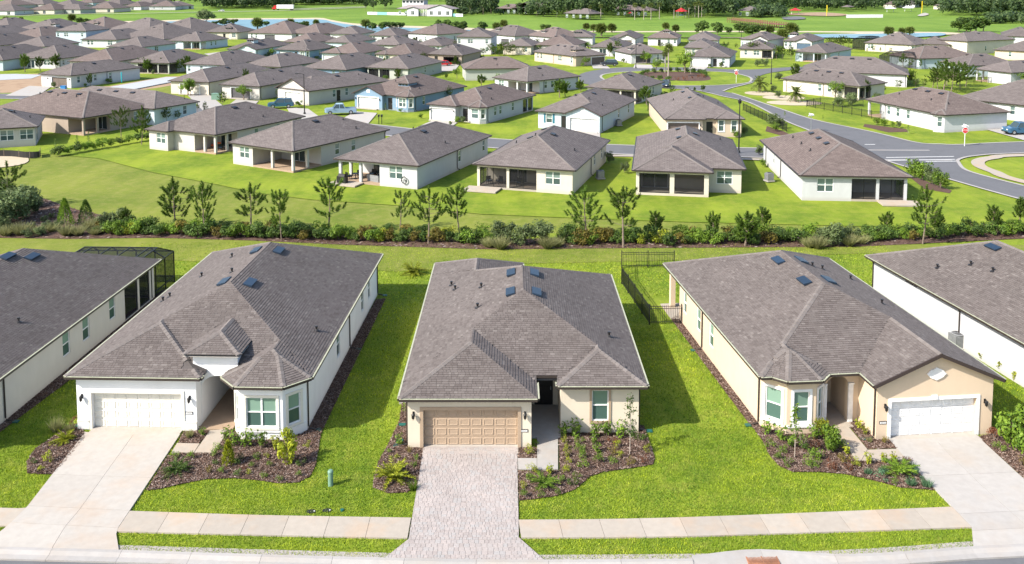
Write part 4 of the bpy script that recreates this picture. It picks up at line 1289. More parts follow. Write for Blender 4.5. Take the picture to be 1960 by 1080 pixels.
hR.side(W[3], W[4], [('win', .56, .66, .62, 1.72, False, 'white'), ('bandz', .02, 1.04, .42, .11, 'white', .07)])
hR.side(W[4], (3.46, -.30))
P, *_ = hR.side((3.46, -.30), (5.6, -.30), [('gap', .32, 1.52, -.05, 2.66)], 3.0)
arch(hR, P, .32, 1.52, 2.21, hR.wallmat)
hR.slab(P, .14, .31, 0.0, 2.2, .10, 'white', 'pilaster'); hR.slab(P, 1.53, 1.80, 0.0, 2.2, .10, 'white', 'pilaster')
hR.slab(P, .12, .31, 2.2, 2.28, .14, 'white', 'capital'); hR.slab(P, 1.53, 1.84, 2.2, 2.28, .14, 'white', 'capital')
niche(hR, 3.7, 5.1, 0.0, 1.9, 2.98, 'walk', [('door', .62, 1.05, 2.3, 'dark')])
hR.side((5.6, -.30), (5.6, -2.27), [('spout', 1.85)])
P, *_ = hR.side((5.6, -2.27), (12.05, -2.27), [('garage', 3.17, 4.76, 2.06, 'white', 'white'), ('lamp', .45, 1.85), ('lamp', 6.0, 1.85), ('plate', .36, .95)], 3.22, gable=1.36)
hR.slab(P, 3.02, 3.32, 2.10, 2.32, .09, 'white', 'keystone')
md = MB()
n = 20
o1 = [(3.22 + .46 * math.cos(2 * math.pi * k / n) * (1.18 if k % 10 == 0 else 1), 3.48 + .29 * math.sin(2 * math.pi * k / n) * (1.2 if k % 10 == 5 else 1)) for k in range(n)]
o2 = [(3.22 + .36 * math.cos(2 * math.pi * k / n), 3.48 + .21 * math.sin(2 * math.pi * k / n)) for k in range(n)]
vs = [P(u, .0, z) for u, z in o1] + [P(u, .07, z) for u, z in o1] + [P(u, .07, z) for u, z in o2] + [P(u, .04, z) for u, z in o2]
md.add(vs, [(r * n + k, r * n + (k + 1) % n, (r + 1) * n + (k + 1) % n, (r + 1) * n + k) for r in range(3) for k in range(n)] + [tuple(3 * n + k for k in range(n))])
md.obj('medallion', M['white'], hR.root)
hR.side((12.05, -2.27), (12.05, 17.6), [('win', 8, .9, .9, 1.5, False), ('spout', .3)])
hR.side((12.05, 17.6), (4.0, 17.6), [('win', 3, .9, 1.6, 1.4, True)]); hR.side((4.0, 17.6), (4.0, 15.0)); hR.side((4.0, 15.0), (.1, 15.0), [('slider', 2, 2.4, 2.2)])
MB().box(.1, .45, 17.2, 17.6, 0, 3.04).obj('column', hR.wallmat, hR.root)
MB().box(-.45, 4.0, 15.0, 18.0, -.05, .06).obj('patio_slab', M['walk'], hR.root)
for q in ((1490, 501), (1533, 500), (1540, 540), (1585, 538)): roof_px(hR, vR, *q, 'bigvent')
for q in ((1555, 510), (1574, 516), (1628, 535), (1688, 582)): roof_px(hR, vR, *q, 'pipe')
hR.finish()

# --- far left house: cream side wall, screened porch and pool cage behind
hF = House('house', -28.0, 46.7, yL, (0.54, 0.505, 0.44), 2.75, True, 'white', 'cream house at the left edge with black pool cage behind', 'house', 'houses along the front street')
vF = [Vol(rect(-12.7, .57, -4.0, 19.5), 2.85)]
build_roof(hF.root, vF, True, yaw=yL); build_eaves(hF.root, vF, True)
a, b = (.2, -3.6), (.2, 19.1)
us = [wall_u(hF, a, b, x, y) for x, y in ((128, 704), (165, 674), (215, 633))]
u0, u1, u2 = wall_u(hF, a, b, 238, 614), wall_u(hF, a, b, 265, 590), wall_u(hF, a, b, 288, 575)
hF.side(a, b, [('win', u, .95, .85, 1.5, False) for u in us] + [('screen', u0 + .1, u1 - .12, .1, 2.5), ('screen', u1 + .12, u2 - .1, .1, 2.5), ('screen', u2 + .12, 22.4, .1, 2.5), ('spout', wall_u(hF, a, b, 6, 790))])
hF.side((.2, 19.1), (-6, 19.1), [('screen', .3, 2.9, .1, 2.5), ('screen', 3.2, 5.8, .1, 2.5)]); hF.side((-6, 19.1), (-12.3, 19.1), [('win', 3, .9, 1.6, 1.4, True)])
hF.side((-12.3, 19.1), (-12.3, -3.6)); hF.side((-12.3, -3.6), (.2, -3.6), [('garage', 8.5, 4.88, 2.05, 'cream', 'white')])
hF.side((-2.4, 19.1), (-2.4, u0 - 3.6), [('slider', 1.5, 2.2, 2.2)]); hF.side((-2.4, u0 - 3.6), (.2, u0 - 3.6))
for q in ((61, 493), (14, 493)): roof_px(hF, vF, *q, 'bigvent')
roof_px(hF, vF, 36, 618, 'pipe')
hF.finish()
cage = empty('pool_cage', *hF.world(-3.4, 19.15), 0, yL)
setp(cage, 'black screened pool cage behind the cream house at left', 'pool cage')
def cage_build(root, x0, x1, y0, y1, h, top, nx, ny, inset=1.2):
    t = .05
    pts = {}
    xs = [x0 + (x1 - x0) * k / nx for k in range(nx + 1)]; ys = [y0 + (y1 - y0) * k / ny for k in range(ny + 1)]
    def bar(p, q, nm='beam'): MB().tube([p, q], t, 4).obj(nm, M['black'], root)
    for x in xs:
        for y in (y0, y1): bar((x, y, 0), (x, y, h), 'post')
    for y in ys[1:-1]:
        for x in (x0, x1): bar((x, y, 0), (x, y, h), 'post')
    for z in (.5, h):
        for y in (y0, y1): bar((x0, y, z), (x1, y, z), 'rail')
        for x in (x0, x1): bar((x, y0, z), (x, y1, z), 'rail')
    a0, a1, b0, b1 = x0 + inset, x1 - inset, y0 + (0 if y0 < .1 else inset), y1 - inset
    for x in xs: bar((x, y1, h), (min(max(x, a0), a1), b1, top))
    for x in (x0, x1):
        for y in ys: bar((x, y, h), (a0 if x == x0 else a1, min(max(y, b0), b1), top))
    for x in xs[1:-1]: bar((x, b0, top), (x, b1, top))
    for p, q in (((a0, b0), (a1, b0)), ((a1, b0), (a1, b1)), ((a1, b1), (a0, b1)), ((a0, b1), (a0, b0))): bar((*p, top), (*q, top))
    for p in (((x0, y0, 0), (x1, y0, 0), (x1, y0, h), (x0, y0, h)), ((x1, y0, 0), (x1, y1, 0), (x1, y1, h), (x1, y0, h)), ((x1, y1, 0), (x0, y1, 0), (x0, y1, h), (x1, y1, h)), ((x0, y1, 0), (x0, y0, 0), (x0, y0, h), (x0, y1, h)),
              ((a0, b0, top), (a1, b0, top), (a1, b1, top), (a0, b1, top)), ((x0, y1, h), (x1, y1, h), (a1, b1, top), (a0, b1, top)), ((x0, y0, h), (x0, y1, h), (a0, b1, top), (a0, b0, top)), ((x1, y0, h), (x1, y1, h), (a1, b1, top), (a1, b0, top))):
        MB().add(list(p), [(0, 1, 2, 3)]).obj('screen_panel', M['cage'], root)
cage_build(cage, -3.9, 3.7, 0.0, 3.4, 2.55, 3.1, 5, 2, .9)

# --- far right house: plain white side wall
yQ = R(9.2)
hQ = House('house', 29.0, 56.0, yQ, (0.44, 0.44, 0.448), 2.75, True, 'white', 'white house at the right edge with a long plain side wall', 'house', 'houses along the front street')
vQ = [Vol(rect(.2, 12.8, -12, 11.3), 2.85)]
build_roof(hQ.root, vQ, True, yaw=yQ); build_eaves(hQ.root, vQ, True)
a, b = (.58, 10.9), (.58, -11.6)
hQ.side(a, b, [('spout', wall_u(hQ, a, b, 1838, 640)), ('gap', 4.2, 5.6, 2.35, 2.6, .08), ('spout', .15)])
hQ.side(b, (12.4, -11.6), [('garage', 7, 4.88, 2.05, 'white', 'white')]); hQ.side((12.4, -11.6), (12.4, 10.9)); hQ.side((12.4, 10.9), a, [('slider', 4, 2.4, 2.2), ('win', 8, .9, 1.6, 1.4, True)])
for q in ((1901, 475), (1950, 476)): roof_px(hQ, vQ, *q, 'bigvent')
for q in ((1794, 514), (1858, 508), (1900, 520)): roof_px(hQ, vQ, *q, 'pipe')
hQ.finish()

# ------------------------------------------------------------------ the rest of the neighbourhood
WALL = {'W': (0.49, 0.49, 0.495), 'G': (0.40, 0.395, 0.38), 'T': (0.31, 0.25, 0.20), 'B': (0.17, 0.25, 0.335), 'L': (0.42, 0.49, 0.53), 'C': (0.52, 0.475, 0.39), 'E': (0.43, 0.405, 0.375), 'N': (0.48, 0.39, 0.30), 'S': (0.37, 0.38, 0.335), 'P': (0.44, 0.445, 0.445)}
GCOL = {'w': 'white', 't': 'tan', 'd': 'darkgrey', 'b': 'bluegrey', 'c': 'cream', 'p': 'taupe', 'o': 'open'}
HOUSES = []
def tract(L, N, Rr, wall, S='', E='', Wd='', notch=(), wings=(), ez=2.75, dormer=None, items=3, detail=2, size=None, yawdeg=None):
    l, n, r = at(*L, ez), at(*N, ez), at(*Rr, ez)
    ax, ay = n[0] - l[0], n[1] - l[1]; bx, by = r[0] - n[0], r[1] - n[1]
    W, D = math.hypot(ax, ay), math.hypot(bx, by)
    t1, t2 = math.atan2(ay, ax), math.atan2(by, bx) - math.pi / 2
    p1, p2 = math.hypot(N[0] - L[0], N[1] - L[1]), math.hypot(Rr[0] - N[0], Rr[1] - N[1])
    dt = (t2 - t1 + math.pi) % (2 * math.pi) - math.pi
    yaw = t1 + dt * p2 / (p1 + p2)
    W, D = min(max(W, 10), 26), min(max(D, 10), 26)
    if yawdeg is not None: yaw = R(yawdeg)
    if size: W, D = size[0] or W, size[1] or D
    ox, oy = n[0] - W * math.cos(yaw), n[1] - W * math.sin(yaw)
    h = House('house', ox, oy, yaw, WALL[wall], ez - .1, False, 'white', None, 'house', 'houses of the neighbourhood behind the hedge')
    i = .4
    vols = [Vol(rect(0, W, 0, D), ez)]
    def parse(s, Lw, off):
        out = []
        for tok in s.split():
            k, rest = tok[0], tok[1:]
            if k == 'x':
                ua, ub = [float(q) * Lw - off for q in rest.split('-')]; out.append(('xs', (ua + ub) / 2, (ub - ua) / 2)); continue
            col = None
            if rest[-1].isalpha(): col, rest = rest[-1], rest[:-1]
            u = float(rest) * Lw - off
            if k == 'g': out.append(('garage', u, 4.7, 2.1, GCOL[col or 'w'], 'white' if detail > 1 and col != 'o' else None))
            elif k == 'w': out.append(('win', u, .85, .85, 1.5, False))
            elif k == 'W': out.append(('win', u, .85, 1.75, 1.5, True))
            elif k == 'v': out.append(('win', u, .75, .8, 1.7, False, 'white'))
            elif k == 'h': out.append(('win', u, .85, 1.0, 1.5, False, 'white', 'shutter'))
            elif k == 'd': out.append(('door', u, 1.0, 2.15, 'dark'))
            elif k == 's': out.append(('slider', u, 2.2, 2.15))
            elif k == 'p': out.append(('spout', u))
            elif k == 'l': out.append(('lamp', u, 1.85))
            elif k == 'u': out += [('win', u, .85, .85, 1.4, False), ('win', u, 3.5, .85, 1.3, False)]
            elif k == 'U': out.append(('win', u, 3.5, 1.6, 1.3, True))
        return out
    def seg(a, b, feats, zt=None, gable=None):
        Ls = math.hypot(b[0] - a[0], b[1] - a[1])
        if Ls < .05: return
        ok = []
        for f in feats:
            if f[0] == 'xs': ok.append(('screen', f[1] - f[2], f[1] + f[2], .12, 2.35)); continue
            hw = {'win': f[3] / 2 if f[0] == 'win' else 0, 'garage': 2.35, 'door': .5, 'slider': 1.1}.get(f[0], 0)
            if hw <= f[1] - .08 if f[0] not in ('spout', 'lamp') else f[1] > 0.02:
                if f[1] + hw < Ls - .02: ok.append(f)
            elif f[0] == 'garage' and Ls > 5.1: ok.append((f[0], Ls / 2) + f[2:])
        h.side(a, b, ok, zt, -.2, gable)
    nd = {k[0]: k for k in notch}
    x0, x1, y0, y1 = i, W - i, i, D - i
    # W side (outside -x) runs from back to front
    b_ = nd['L'][2] if 'L' in nd else 0
    fw = parse(Wd, D, 0)
    seg((x0, y1), (x0, y0 + b_), [(f[0], (y1 - f[1])) + tuple(f[2:]) for f in fw])
    sx0 = x0
    if 'L' in nd:
        a = nd['L'][1]; seg((x0, y0 + b_), (x0 + a, y0 + b_), [('slider', a * .55, 2.2, 2.15)] if a > 3 else []); seg((x0 + a, y0 + b_), (x0 + a, y0), []); sx0 = x0 + a
    sx1 = W - i - nd['N'][1] if 'N' in nd else x1
    fs = parse(S, W, 0)
    cur = sx0
    for wg in sorted(wings, key=lambda q: q[0]):
        wx0, wx1, dep, kind = max(wg[0] * W, cur), min(wg[1] * W, sx1), wg[2], wg[3]
        seg((cur, y0), (wx0, y0), [(f[0], f[1] - cur) + tuple(f[2:]) for f in fs if cur <= f[1] < wx0])
        ff = [f for f in fs if wx0 <= f[1] < wx1]
        if kind == 'bay':
            c = min(.9, dep)
            seg((wx0, y0), (wx0 + c, y0 - dep), [('win', .6, .75, .7, 1.6, False, 'white')])
            seg((wx0 + c, y0 - dep), (wx1 - c, y0 - dep), [('win', (wx1 - wx0 - 2 * c) / 2, .75, min(1.5, wx1 - wx0 - 2 * c - .5), 1.6, wx1 - wx0 > 3.6, 'white')])
            seg((wx1 - c, y0 - dep), (wx1, y0), [('win', .6, .75, .7, 1.6, False, 'white')])
            vols.append(Vol([(wx0 - i, y0 - .15), (wx0 + c - .2, y0 - dep - i), (wx1 - c + .2, y0 - dep - i), (wx1 + i, y0 - .15), (wx1 + i, y0 + 3.5), (wx0 - i, y0 + 3.5)], ez))
        else:
            seg((wx0, y0), (wx0, y0 - dep), [])
            gb = (wx1 - wx0) / 2 * SLOPE if kind == 'gable' else None
            seg((wx0, y0 - dep), (wx1, y0 - dep), [(f[0], f[1] - wx0) + tuple(f[2:]) for f in ff], ez + .1 if gb else None, gb)
            if gb: MB().box((wx0 + wx1) / 2 - .35, (wx0 + wx1) / 2 + .35, y0 - dep - .04, y0 - dep - .005, ez + .25, ez + .8).obj('gable_panel', M['white'], h.root)
            seg((wx1, y0 - dep), (wx1, y0), [])
            vols.append(Vol(rect(wx0 - i, wx1 + i, y0 - dep - i, y0 + (wx1 - wx0) * .5 + 3), ez, gable=(0,) if kind == 'gable' else ()))
        cur = wx1
    seg((cur, y0), (sx1, y0), [(f[0], f[1] - cur) + tuple(f[2:]) for f in fs if cur <= f[1] < sx1])
    ey0, ey1 = y0, y1
    if 'N' in nd:
        b_ = nd['N'][2]; seg((sx1, y0), (sx1, y0 + b_), []); seg((sx1, y0 + b_), (x1, y0 + b_), [('slider', nd['N'][1] * .45, 2.2, 2.15)] if nd['N'][1] > 3 else []); ey0 = y0 + b_
    if 'R' in nd: ey1 = y1 - nd['R'][1]
    seg((x1, ey0), (x1, ey1), [(f[0], f[1] - ey0) + tuple(f[2:]) for f in parse(E, D, 0) if ey0 <= f[1] < ey1])
    bx1 = x1
    if 'R' in nd:
        b_ = nd['R'][2]; seg((x1, ey1), (x1 - b_, ey1), [('slider', 1.4, 2.0, 2.15)] if b_ > 2.6 else []); seg((x1 - b_, ey1), (x1 - b_, y1), []); bx1 = x1 - b_
    seg((bx1, y1), (x0, y1), [('win', 3, .85, 1.6, 1.4, True), ('win', W * .6, .85, .9, 1.5, False)] if detail > 1 else [])
    # porches cut into a corner: posts, header, floor, insect screens
    for k, (c, a, b_, ty) in nd.items():
        if c == 'L': C, d1, d2, l1, l2 = (x0, y0), (1, 0), (0, 1), a, b_
        elif c == 'N': C, d1, d2, l1, l2 = (x1, y0), (-1, 0), (0, 1), a, b_
        else: C, d1, d2, l1, l2 = (x1, y1), (0, -1), (-1, 0), a, b_
        xs = [C[0], C[0] + d1[0] * l1 + d2[0] * l2]; ys = [C[1], C[1] + d1[1] * l1 + d2[1] * l2]
        MB().box(min(xs), max(xs), min(ys), max(ys), -.2, .07).obj('porch_floor', M['tanwalk' if ty == 'open' else 'walk'], h.root)
        def post(p, s_=.16):
            sx, sy = (1 if d1[0] + d2[0] > 0 else -1), (1 if d1[1] + d2[1] > 0 else -1)
            MB().box(min(p[0], p[0] + sx * 2 * s_), max(p[0], p[0] + sx * 2 * s_), min(p[1], p[1] + sy * 2 * s_), max(p[1], p[1] + sy * 2 * s_), .07, 2.35).obj('column', h.wallmat, h.root)
        post(C)
        for d, l, o in ((d1, l1, d2), (d2, l2, d1)):
            m = int(l / 3.9)
            for q in range(1, m + 1):
                if l * q / (m + 1) < l - .5: post((C[0] + d[0] * l * q / (m + 1), C[1] + d[1] * l * q / (m + 1)))
            ex, ey = C[0] + d[0] * l, C[1] + d[1] * l
            xa, xb = sorted((C[0], ex)); ya, yb = sorted((C[1], ey))
            if abs(d[0]) > 0: ya, yb = sorted((C[1] + .002, C[1] + o[1] * .3))
            else: xa, xb = sorted((C[0] + .002 * o[0], C[0] + o[0] * .3)); ya, yb = (ya + .3 if d[1] > 0 and C[1] < ey else ya), (yb - .3 if d[1] < 0 else yb)
            MB().box(xa, xb, ya, yb, 2.351, ez - .1).obj('header', h.wallmat, h.root)
            if ty == 'screen':
                ofs = .12
                for q in range(m + 1):
                    s0, s1 = l * q / (m + 1) + .32, l * (q + 1) / (m + 1)
                    A = (C[0] + d[0] * s0 + o[0] * ofs, C[1] + d[1] * s0 + o[1] * ofs); B = (C[0] + d[0] * s1 + o[0] * ofs, C[1] + d[1] * s1 + o[1] * ofs)
                    fr = MB(); t = .04
                    for z in (.12, 2.31): fr.tube([(*A, z), (*B, z)], t, 4)
                    for z in ((0, .5, 1.0) if detail > 1 else (0, 1)): fr.tube([(A[0] + (B[0] - A[0]) * z, A[1] + (B[1] - A[1]) * z, .1), (A[0] + (B[0] - A[0]) * z, A[1] + (B[1] - A[1]) * z, 2.33)], t, 4)
                    fo = fr.obj('screen_frame', M['black'], h.root)
                    MB().add([(*A, .1), (*B, .1), (*B, 2.33), (*A, 2.33)], [(0, 1, 2, 3)]).obj('screen', M['screen'], fo)
    if dormer:
        dx, dy = dormer[0] * W, dormer[1] * D
        z = ez + SLOPE * dy + .05
        vols.append(Vol(rect(dx - 1.5, dx + 1.5, dy - .4, dy + 3.2), z + .55))
        MB().box(dx - 1.15, dx + 1.15, dy, dy + 2.8, z - .9, z + .48).obj('dormer', h.wallmat, h.root)
        for q in (-.7, 0, .7): put('dormer_window', cached('dw', lambda: MB().box(-.26, .26, -.03, .0, 0, .4).mesh('dormer_window', M['pane_dark'])), h.root, (dx + q, dy, z + .05))
    build_roof(h.root, vols, False, M['roof'] if int(N[0] * 7 + N[1]) % 3 else M['roof_warm'])
    build_eaves(h.root, vols, False)
    if items:
        m = min(W, D) / 2
        lng = W > D
        for q in range(items):
            t = .32 + .16 * q
            if lng: roof_item(h.root, vols, W * t, D * .5 - 1.1, 'vent')
            else: roof_item(h.root, vols, W * .5 + (1.0 if q % 2 else -1.0), D * t, 'vent')
        for q in range(3 if detail > 1 else 1):
            roof_item(h.root, vols, W * (.25 + .2 * ((q * 3 + int(N[0])) % 4)), D * (.25 + .12 * ((q * 5 + int(N[1])) % 5)), 'pipe')
    h.finish()
    HOUSES.append((h, W, D, N))
    h.W, h.D = W, D
    return h
def named(h, label): setp(h.root, label); return h
def counted(h, desc, where): later(h.root, desc, where, 'house', 'houses of the neighbourhood behind the hedge'); return h

T_ = tract
# backs facing the hedge
h2 = {}
h2['a'] = named(T_((-60, 254), (72, 242), (122, 232), 'E', 'W.6 W.85', 's.3', notch=(), size=(None, 11)), 'grey house cut by the left edge, dark glass sliding door')
h2['b'] = named(T_((-20, 209), (158, 226), (232, 214), 'T', '', 'w.75', notch=[('N', 3.4, 5.0, 'open')], size=(None, 14)), 'taupe house at left with open corner porch beside two pines')
h2['c'] = named(T_((100, 189), (294.6, 208.5), (366, 195), 'L', '', 'w.7 p.04'), 'pale blue house behind the taupe house with roof facing us')
h2['d'] = named(T_((284, 246), (412, 258), (590, 223), 'E', 'W.22', 'w.45 w.7 p.9', notch=[('N', 4.0, 4.2, 'open')], wings=[(.02, .33, 1.2, 'hip')]), 'light grey house left of the others, orange chairs on its porch')
h2['e'] = named(T_((434, 273), (560.6, 289.5), (748, 248), 'E', 'W.22', 'W.32 w.45 w.62 p.97', notch=[('N', 7.2, 5.0, 'open')]), 'light grey house with an empty wraparound corner porch')
h2['f'] = named(T_((635, 305), (801, 317.5), (953, 260), 'P', 'W.72', 'p.52 w.56 w.92', notch=[('L', 5.6, 4.6, 'open')]), 'white house with furnished open porch and hose reel on the wall')
h2['g'] = named(T_((905, 313.5), (1101, 326.5), (1166, 268), 'C', 'W.78', 'p.5 w.62 w.84', notch=[('L', 7.2, 3.4, 'screen')]), 'cream house with two screened porch bays and patio slab')
h2['h'] = named(T_((1217, 329), (1427, 324), (1398, 262), 'C', 'x.06-.33 x.37-.63 W.82', 'w.4', wings=[(.0, .67, 2.5, 'hip')], size=(12.6, 19), yawdeg=-9.3), 'cream house with wide dark screened porch at its left corner')
h_ = h2['h']; MB().box(.5, 8.0, .9, .95, 0, 2.6).box(.5, 8.0, -2.0, .9, -.1, .08).obj('porch_back', h_.wallmat, h_.root)
fm, gm_ = slider_mesh(3.0, 2.15); so = put('sliding_door', fm, h_.root, (2.5, .86, .08)); put('pane', gm_, so)
h2['i'] = named(T_((1464, 268), (1530.6, 335.5), (1746, 338.5), 'P', 'p.1 p.5 w.3', 'W.24', notch=[('R', 5.9, 3.4, 'screen')]), 'white house with screened porch right, nearest the road junction')
# across the street behind them, fronts facing us
named(T_((352, 155), (400, 157.5), (535, 131), 'C', 'g.5c', 'p.02 d.3 w.6', wings=()), 'cream house with beige garage beside the foundation slab')
named(T_((446, 161), (497, 165.5), (645, 136), 'E', 'g.5d', 'p.03 w.4'), 'grey house with a dark glass garage door')
named(T_((545, 169), (592, 174.5), (748, 154), 'E', 'g.5w', 'd.35 w.3 w.45', wings=[(.04, .96, .2, 'gable')]), 'grey house with gabled white garage behind the tall street lamp')
named(T_((674, 178), (793, 185.5), (904, 165.7), 'B', 'g.26w l.05 l.46 d.58', 'w.2 p.05', wings=[(.03, .5, 1.0, 'gable'), (.68, .99, .8, 'bay')], dormer=(.66, .17)), 'blue house with dormer, white gable and bay window')
named(T_((817, 199), (932, 205.5), (1046, 183.5), 'P', 'g.26w l.05 l.47 d.6', 'w.2 w.3 w.55 p.05', notch=[('R', 4, 4, 'screen')], wings=[(.02, .5, 1.4, 'hip'), (.66, .99, .8, 'bay')]), 'white house with white garage right of the blue dormer house')
named(T_((1025, 212), (1155, 220.5), (1213, 190), 'L', 'h.2 d.42 g.74w', 'p.03 w.5 w.8', wings=[(.48, 1, 1.0, 'gable')]), 'pale blue house with teal shutters and gabled garage')
named(T_((1271, 227), (1424, 227), (1398, 190), 'N', 'g.24p l.03 l.45 d.58 v.72 v.88', 'p.2', wings=[(.0, .48, 1.0, 'hip'), (.66, 1.0, .5, 'hip')]), 'tan house with taupe garage door and stone trimmed windows')
# beyond the junction
named(T_((1647, 190.5), (1808, 220.5), (1943, 215.5), 'W', 'w.3 w.42 w.55 p.26 p.97', 'g.8b', notch=[('L', 3.6, 5, 'open')], wings=[(.86, .985, .9, 'bay')]), 'long white house with blue garage door and open end porch')
named(T_((1828, 187), (2060, 212), (2110, 193), 'W', 'w.2 p.3 w.5', ''), 'white house cut by the right edge behind the long one')
named(T_((1491, 150.5), (1646, 165.5), (1707, 159), 'C', 'p.07 w.5 w.62 w.75 p.55', 's.3', notch=[('N', 3.2, 4.5, 'screen')]), 'cream house behind the two big palms')
named(T_((1530, 136), (1740, 143.5), (1762, 133), 'W', 'p.2 p.97', '', wings=[(.02, .25, 2.2, 'hip')]), 'white house directly behind the cream house with palms')
hcage = named(T_((1722, 104.5), (1760, 112.5), (1868, 108.5), 'L', '', 'p.1 p.8 w.4'), 'pale house with a black pool cage at its end')
named(T_((1822, 118), (1853, 126), (1945, 123), 'L', 'w.4', 'p.02 w.6'), 'pale house right of the big pine clump')
named(T_((1900, 133), (1936, 139.5), (2020, 131), 'W', 's.3', 'w.3', notch=[('L', 3.2, 4, 'open')]), 'white house at right edge with slim porch columns')
named(T_((1654, 81.5), (1752, 86.5), (1780, 81), 'C', 'w.1 w.16 p.42 w.9 w.97', '', wings=[(.85, .99, .8, 'bay')]), 'cream house beside the green pool cage')
D2 = dict(detail=1)
R_ = 'beyond the green pool cage'
counted(T_((1753, 84.5), (1820, 86), (1856, 82), 'C', 'w.2 g.5w', 'd.3', **D2), 'low cream house', R_)
counted(T_((1808, 75), (1852, 79.5), (1880, 72), 'C', 'w.3', 'w.4', ez=4.2, **D2), 'tall cream house', R_)
counted(T_((1855, 79), (1927, 80), (1938, 70), 'C', 'w.3 d.5 W.8', '', wings=[(.05, .5, .3, 'gable')], **D2), 'gabled cream house', R_)
counted(T_((1918, 69), (1995, 71), (1985, 61), 'W', 'w.3', '', **D2), 'white house', R_)
counted(T_((1902, 95), (2010, 101), (2030, 92), 'N', 'w.3', '', **D2), 'tan house', R_)
# between the roundabout and the blue houses
named(T_((816, 103.5), (887, 105.5), (926, 97.5), 'T', 'd.25 g.68o', 'p.03', wings=[(.45, 1, .8, 'hip')]), 'taupe house with open garage and red car outside')
named(T_((874, 124.5), (888, 132), (1020, 130.5), 'S', 's.5', 'p.02', notch=(), size=(11, None)), 'grey green house with its blank side towards us')
named(T_((931, 149.5), (1009, 156.5), (1123, 147), 'W', 'W.22', 'w.36 w.48 p.32 p.95', notch=[('N', 6.0, 3.6, 'open')]), 'white house with corner porch, left of the roundabout road')
named(T_((1018, 98.5), (1102, 108), (1162, 104.5), 'N', 'w.1 w.18 p.48 W.62', 'g.75p', wings=[(.86, .99, .6, 'bay')], dormer=(.8, .2)), 'tan house with taupe garage, dark car on its drive')
named(T_((1120, 166), (1219, 172.5), (1269, 156.5), 'C', '', 'w.15 w.55 w.65', notch=[('N', 6, 3.4, 'screen')]), 'cream house just below the roundabout island')
named(T_((1188, 96.5), (1207, 103.5), (1277, 101.5), 'W', '', 'g.35d v.75 v.9', wings=(), dormer=(.6, .15)), 'white gabled house with grey garage by the roundabout')
named(T_((1319, 107.5), (1399, 109.5), (1423, 98.5), 'W', 'g.26w d.62 w.82', 'w.4 w.7 p.1', wings=[(.02, .52, .8, 'hip')]), 'white house facing the roundabout across the grass')
counted(T_((1414, 93.5), (1482, 95), (1500, 87), 'C', 'w.2 W.5', '', notch=[('N', 3.2, 3, 'screen')], **D2), 'cream house with corner screen', 'right of the roundabout')
counted(T_((1522, 98.5), (1583, 102), (1627, 93.5), 'L', 'w.2', 'w.5', notch=[('N', 7, 3.4, 'open')], **D2), 'pale house with open porch', 'right of the roundabout')
F_ = 'in the row below the far grass bank'
for L, N, Q, c, S, E, kw in [
    ((1316, 76.5), (1376, 77.5), (1382, 70), 'W', 'g.3d w.8', '', {}), ((1320, 91.5), (1371, 92.5), (1384, 84), 'E', 'w.3 s.7', '', {}),
    ((1238, 72.5), (1298, 73.5), (1304, 67), 'W', 'd.4 w.7 w.9', '', dict(dormer=(.6, .2))), ((1168, 73), (1218, 74), (1226, 67), 'W', 'g.6p', '', dict(wings=[(.35, 1, .5, 'gable')])),
    ((1128, 90), (1192, 91.5), (1206, 83), 'W', 's.4 w.8', '', {}), ((1416, 74.5), (1472, 77), (1496, 72), 'W', 'w.1 w.25 d.6', '', dict(wings=[(.45, .95, .5, 'gable')], ez=3.4)),
    ((1498, 78), (1556, 80), (1584, 74), 'W', 'w.1 w.25 g.7b', 'w.5', dict(wings=[(.45, .98, .5, 'gable')], dormer=(.25, .2))),
    ((1082, 70.5), (1136, 71), (1146, 65.5), 'W', 'g.75d d.35', '', dict(dormer=(.4, .15), ez=3.4)), ((1020, 67), (1062, 72.5), (1071, 67.5), 'W', 'd.4 w.7', '', dict(dormer=(.4, .2), ez=3.4)),
    ((943, 63.5), (985, 69.5), (999, 64.5), 'W', 'd.4 g.7d', '', dict(ez=3.4, dormer=(.3, .2))), ((796, 62.5), (837, 66.5), (856, 60.5), 'W', 'd.3 w.6', 'w.5', dict(ez=3.4)),
    ((797, 86.5), (846, 88), (858, 80.5), 'W', 'w.7 w.85', '', {}), ((968, 87.5), (1018, 88.5), (1032, 82), 'C', 'w.8', '', {}), ((1022, 86), (1100, 88), (1116, 80.5), 'E', '', '', {}),
    ((706, 67.5), (760, 69), (785, 63.5), 'W', 'v.1 v.2 d.5', '', {}), ((630, 64.5), (687, 65.5), (714, 60.5), 'W', 'g.3w', '', {}), ((560, 62.5), (613, 65.5), (645, 58.5), 'W', 'g.6w d.3', '', {}),
    ((477, 62.5), (559, 65), (570, 58.5), 'W', 'v.1 v.2 g.5d', '', {}), ((391, 61.5), (459, 62), (491, 57.5), 'C', 'd.55 v.78 v.9 g.2c', '', dict(wings=[(.7, .98, .6, 'bay')], dormer=(.6, .15)))]:
    counted(T_(L, N, Q, c, S, E, **{**D2, **kw}), {'W': 'small white house', 'C': 'small cream house', 'E': 'small grey house'}[c], F_)
two = named(T_((872, 70.5), (942, 71), (950, 65), 'W', 'u.1 U.4 u.85', 'u.4', ez=5.6, detail=1), 'two storey white house right of the open garage house')
M_ = 'in the rows behind the open plots'
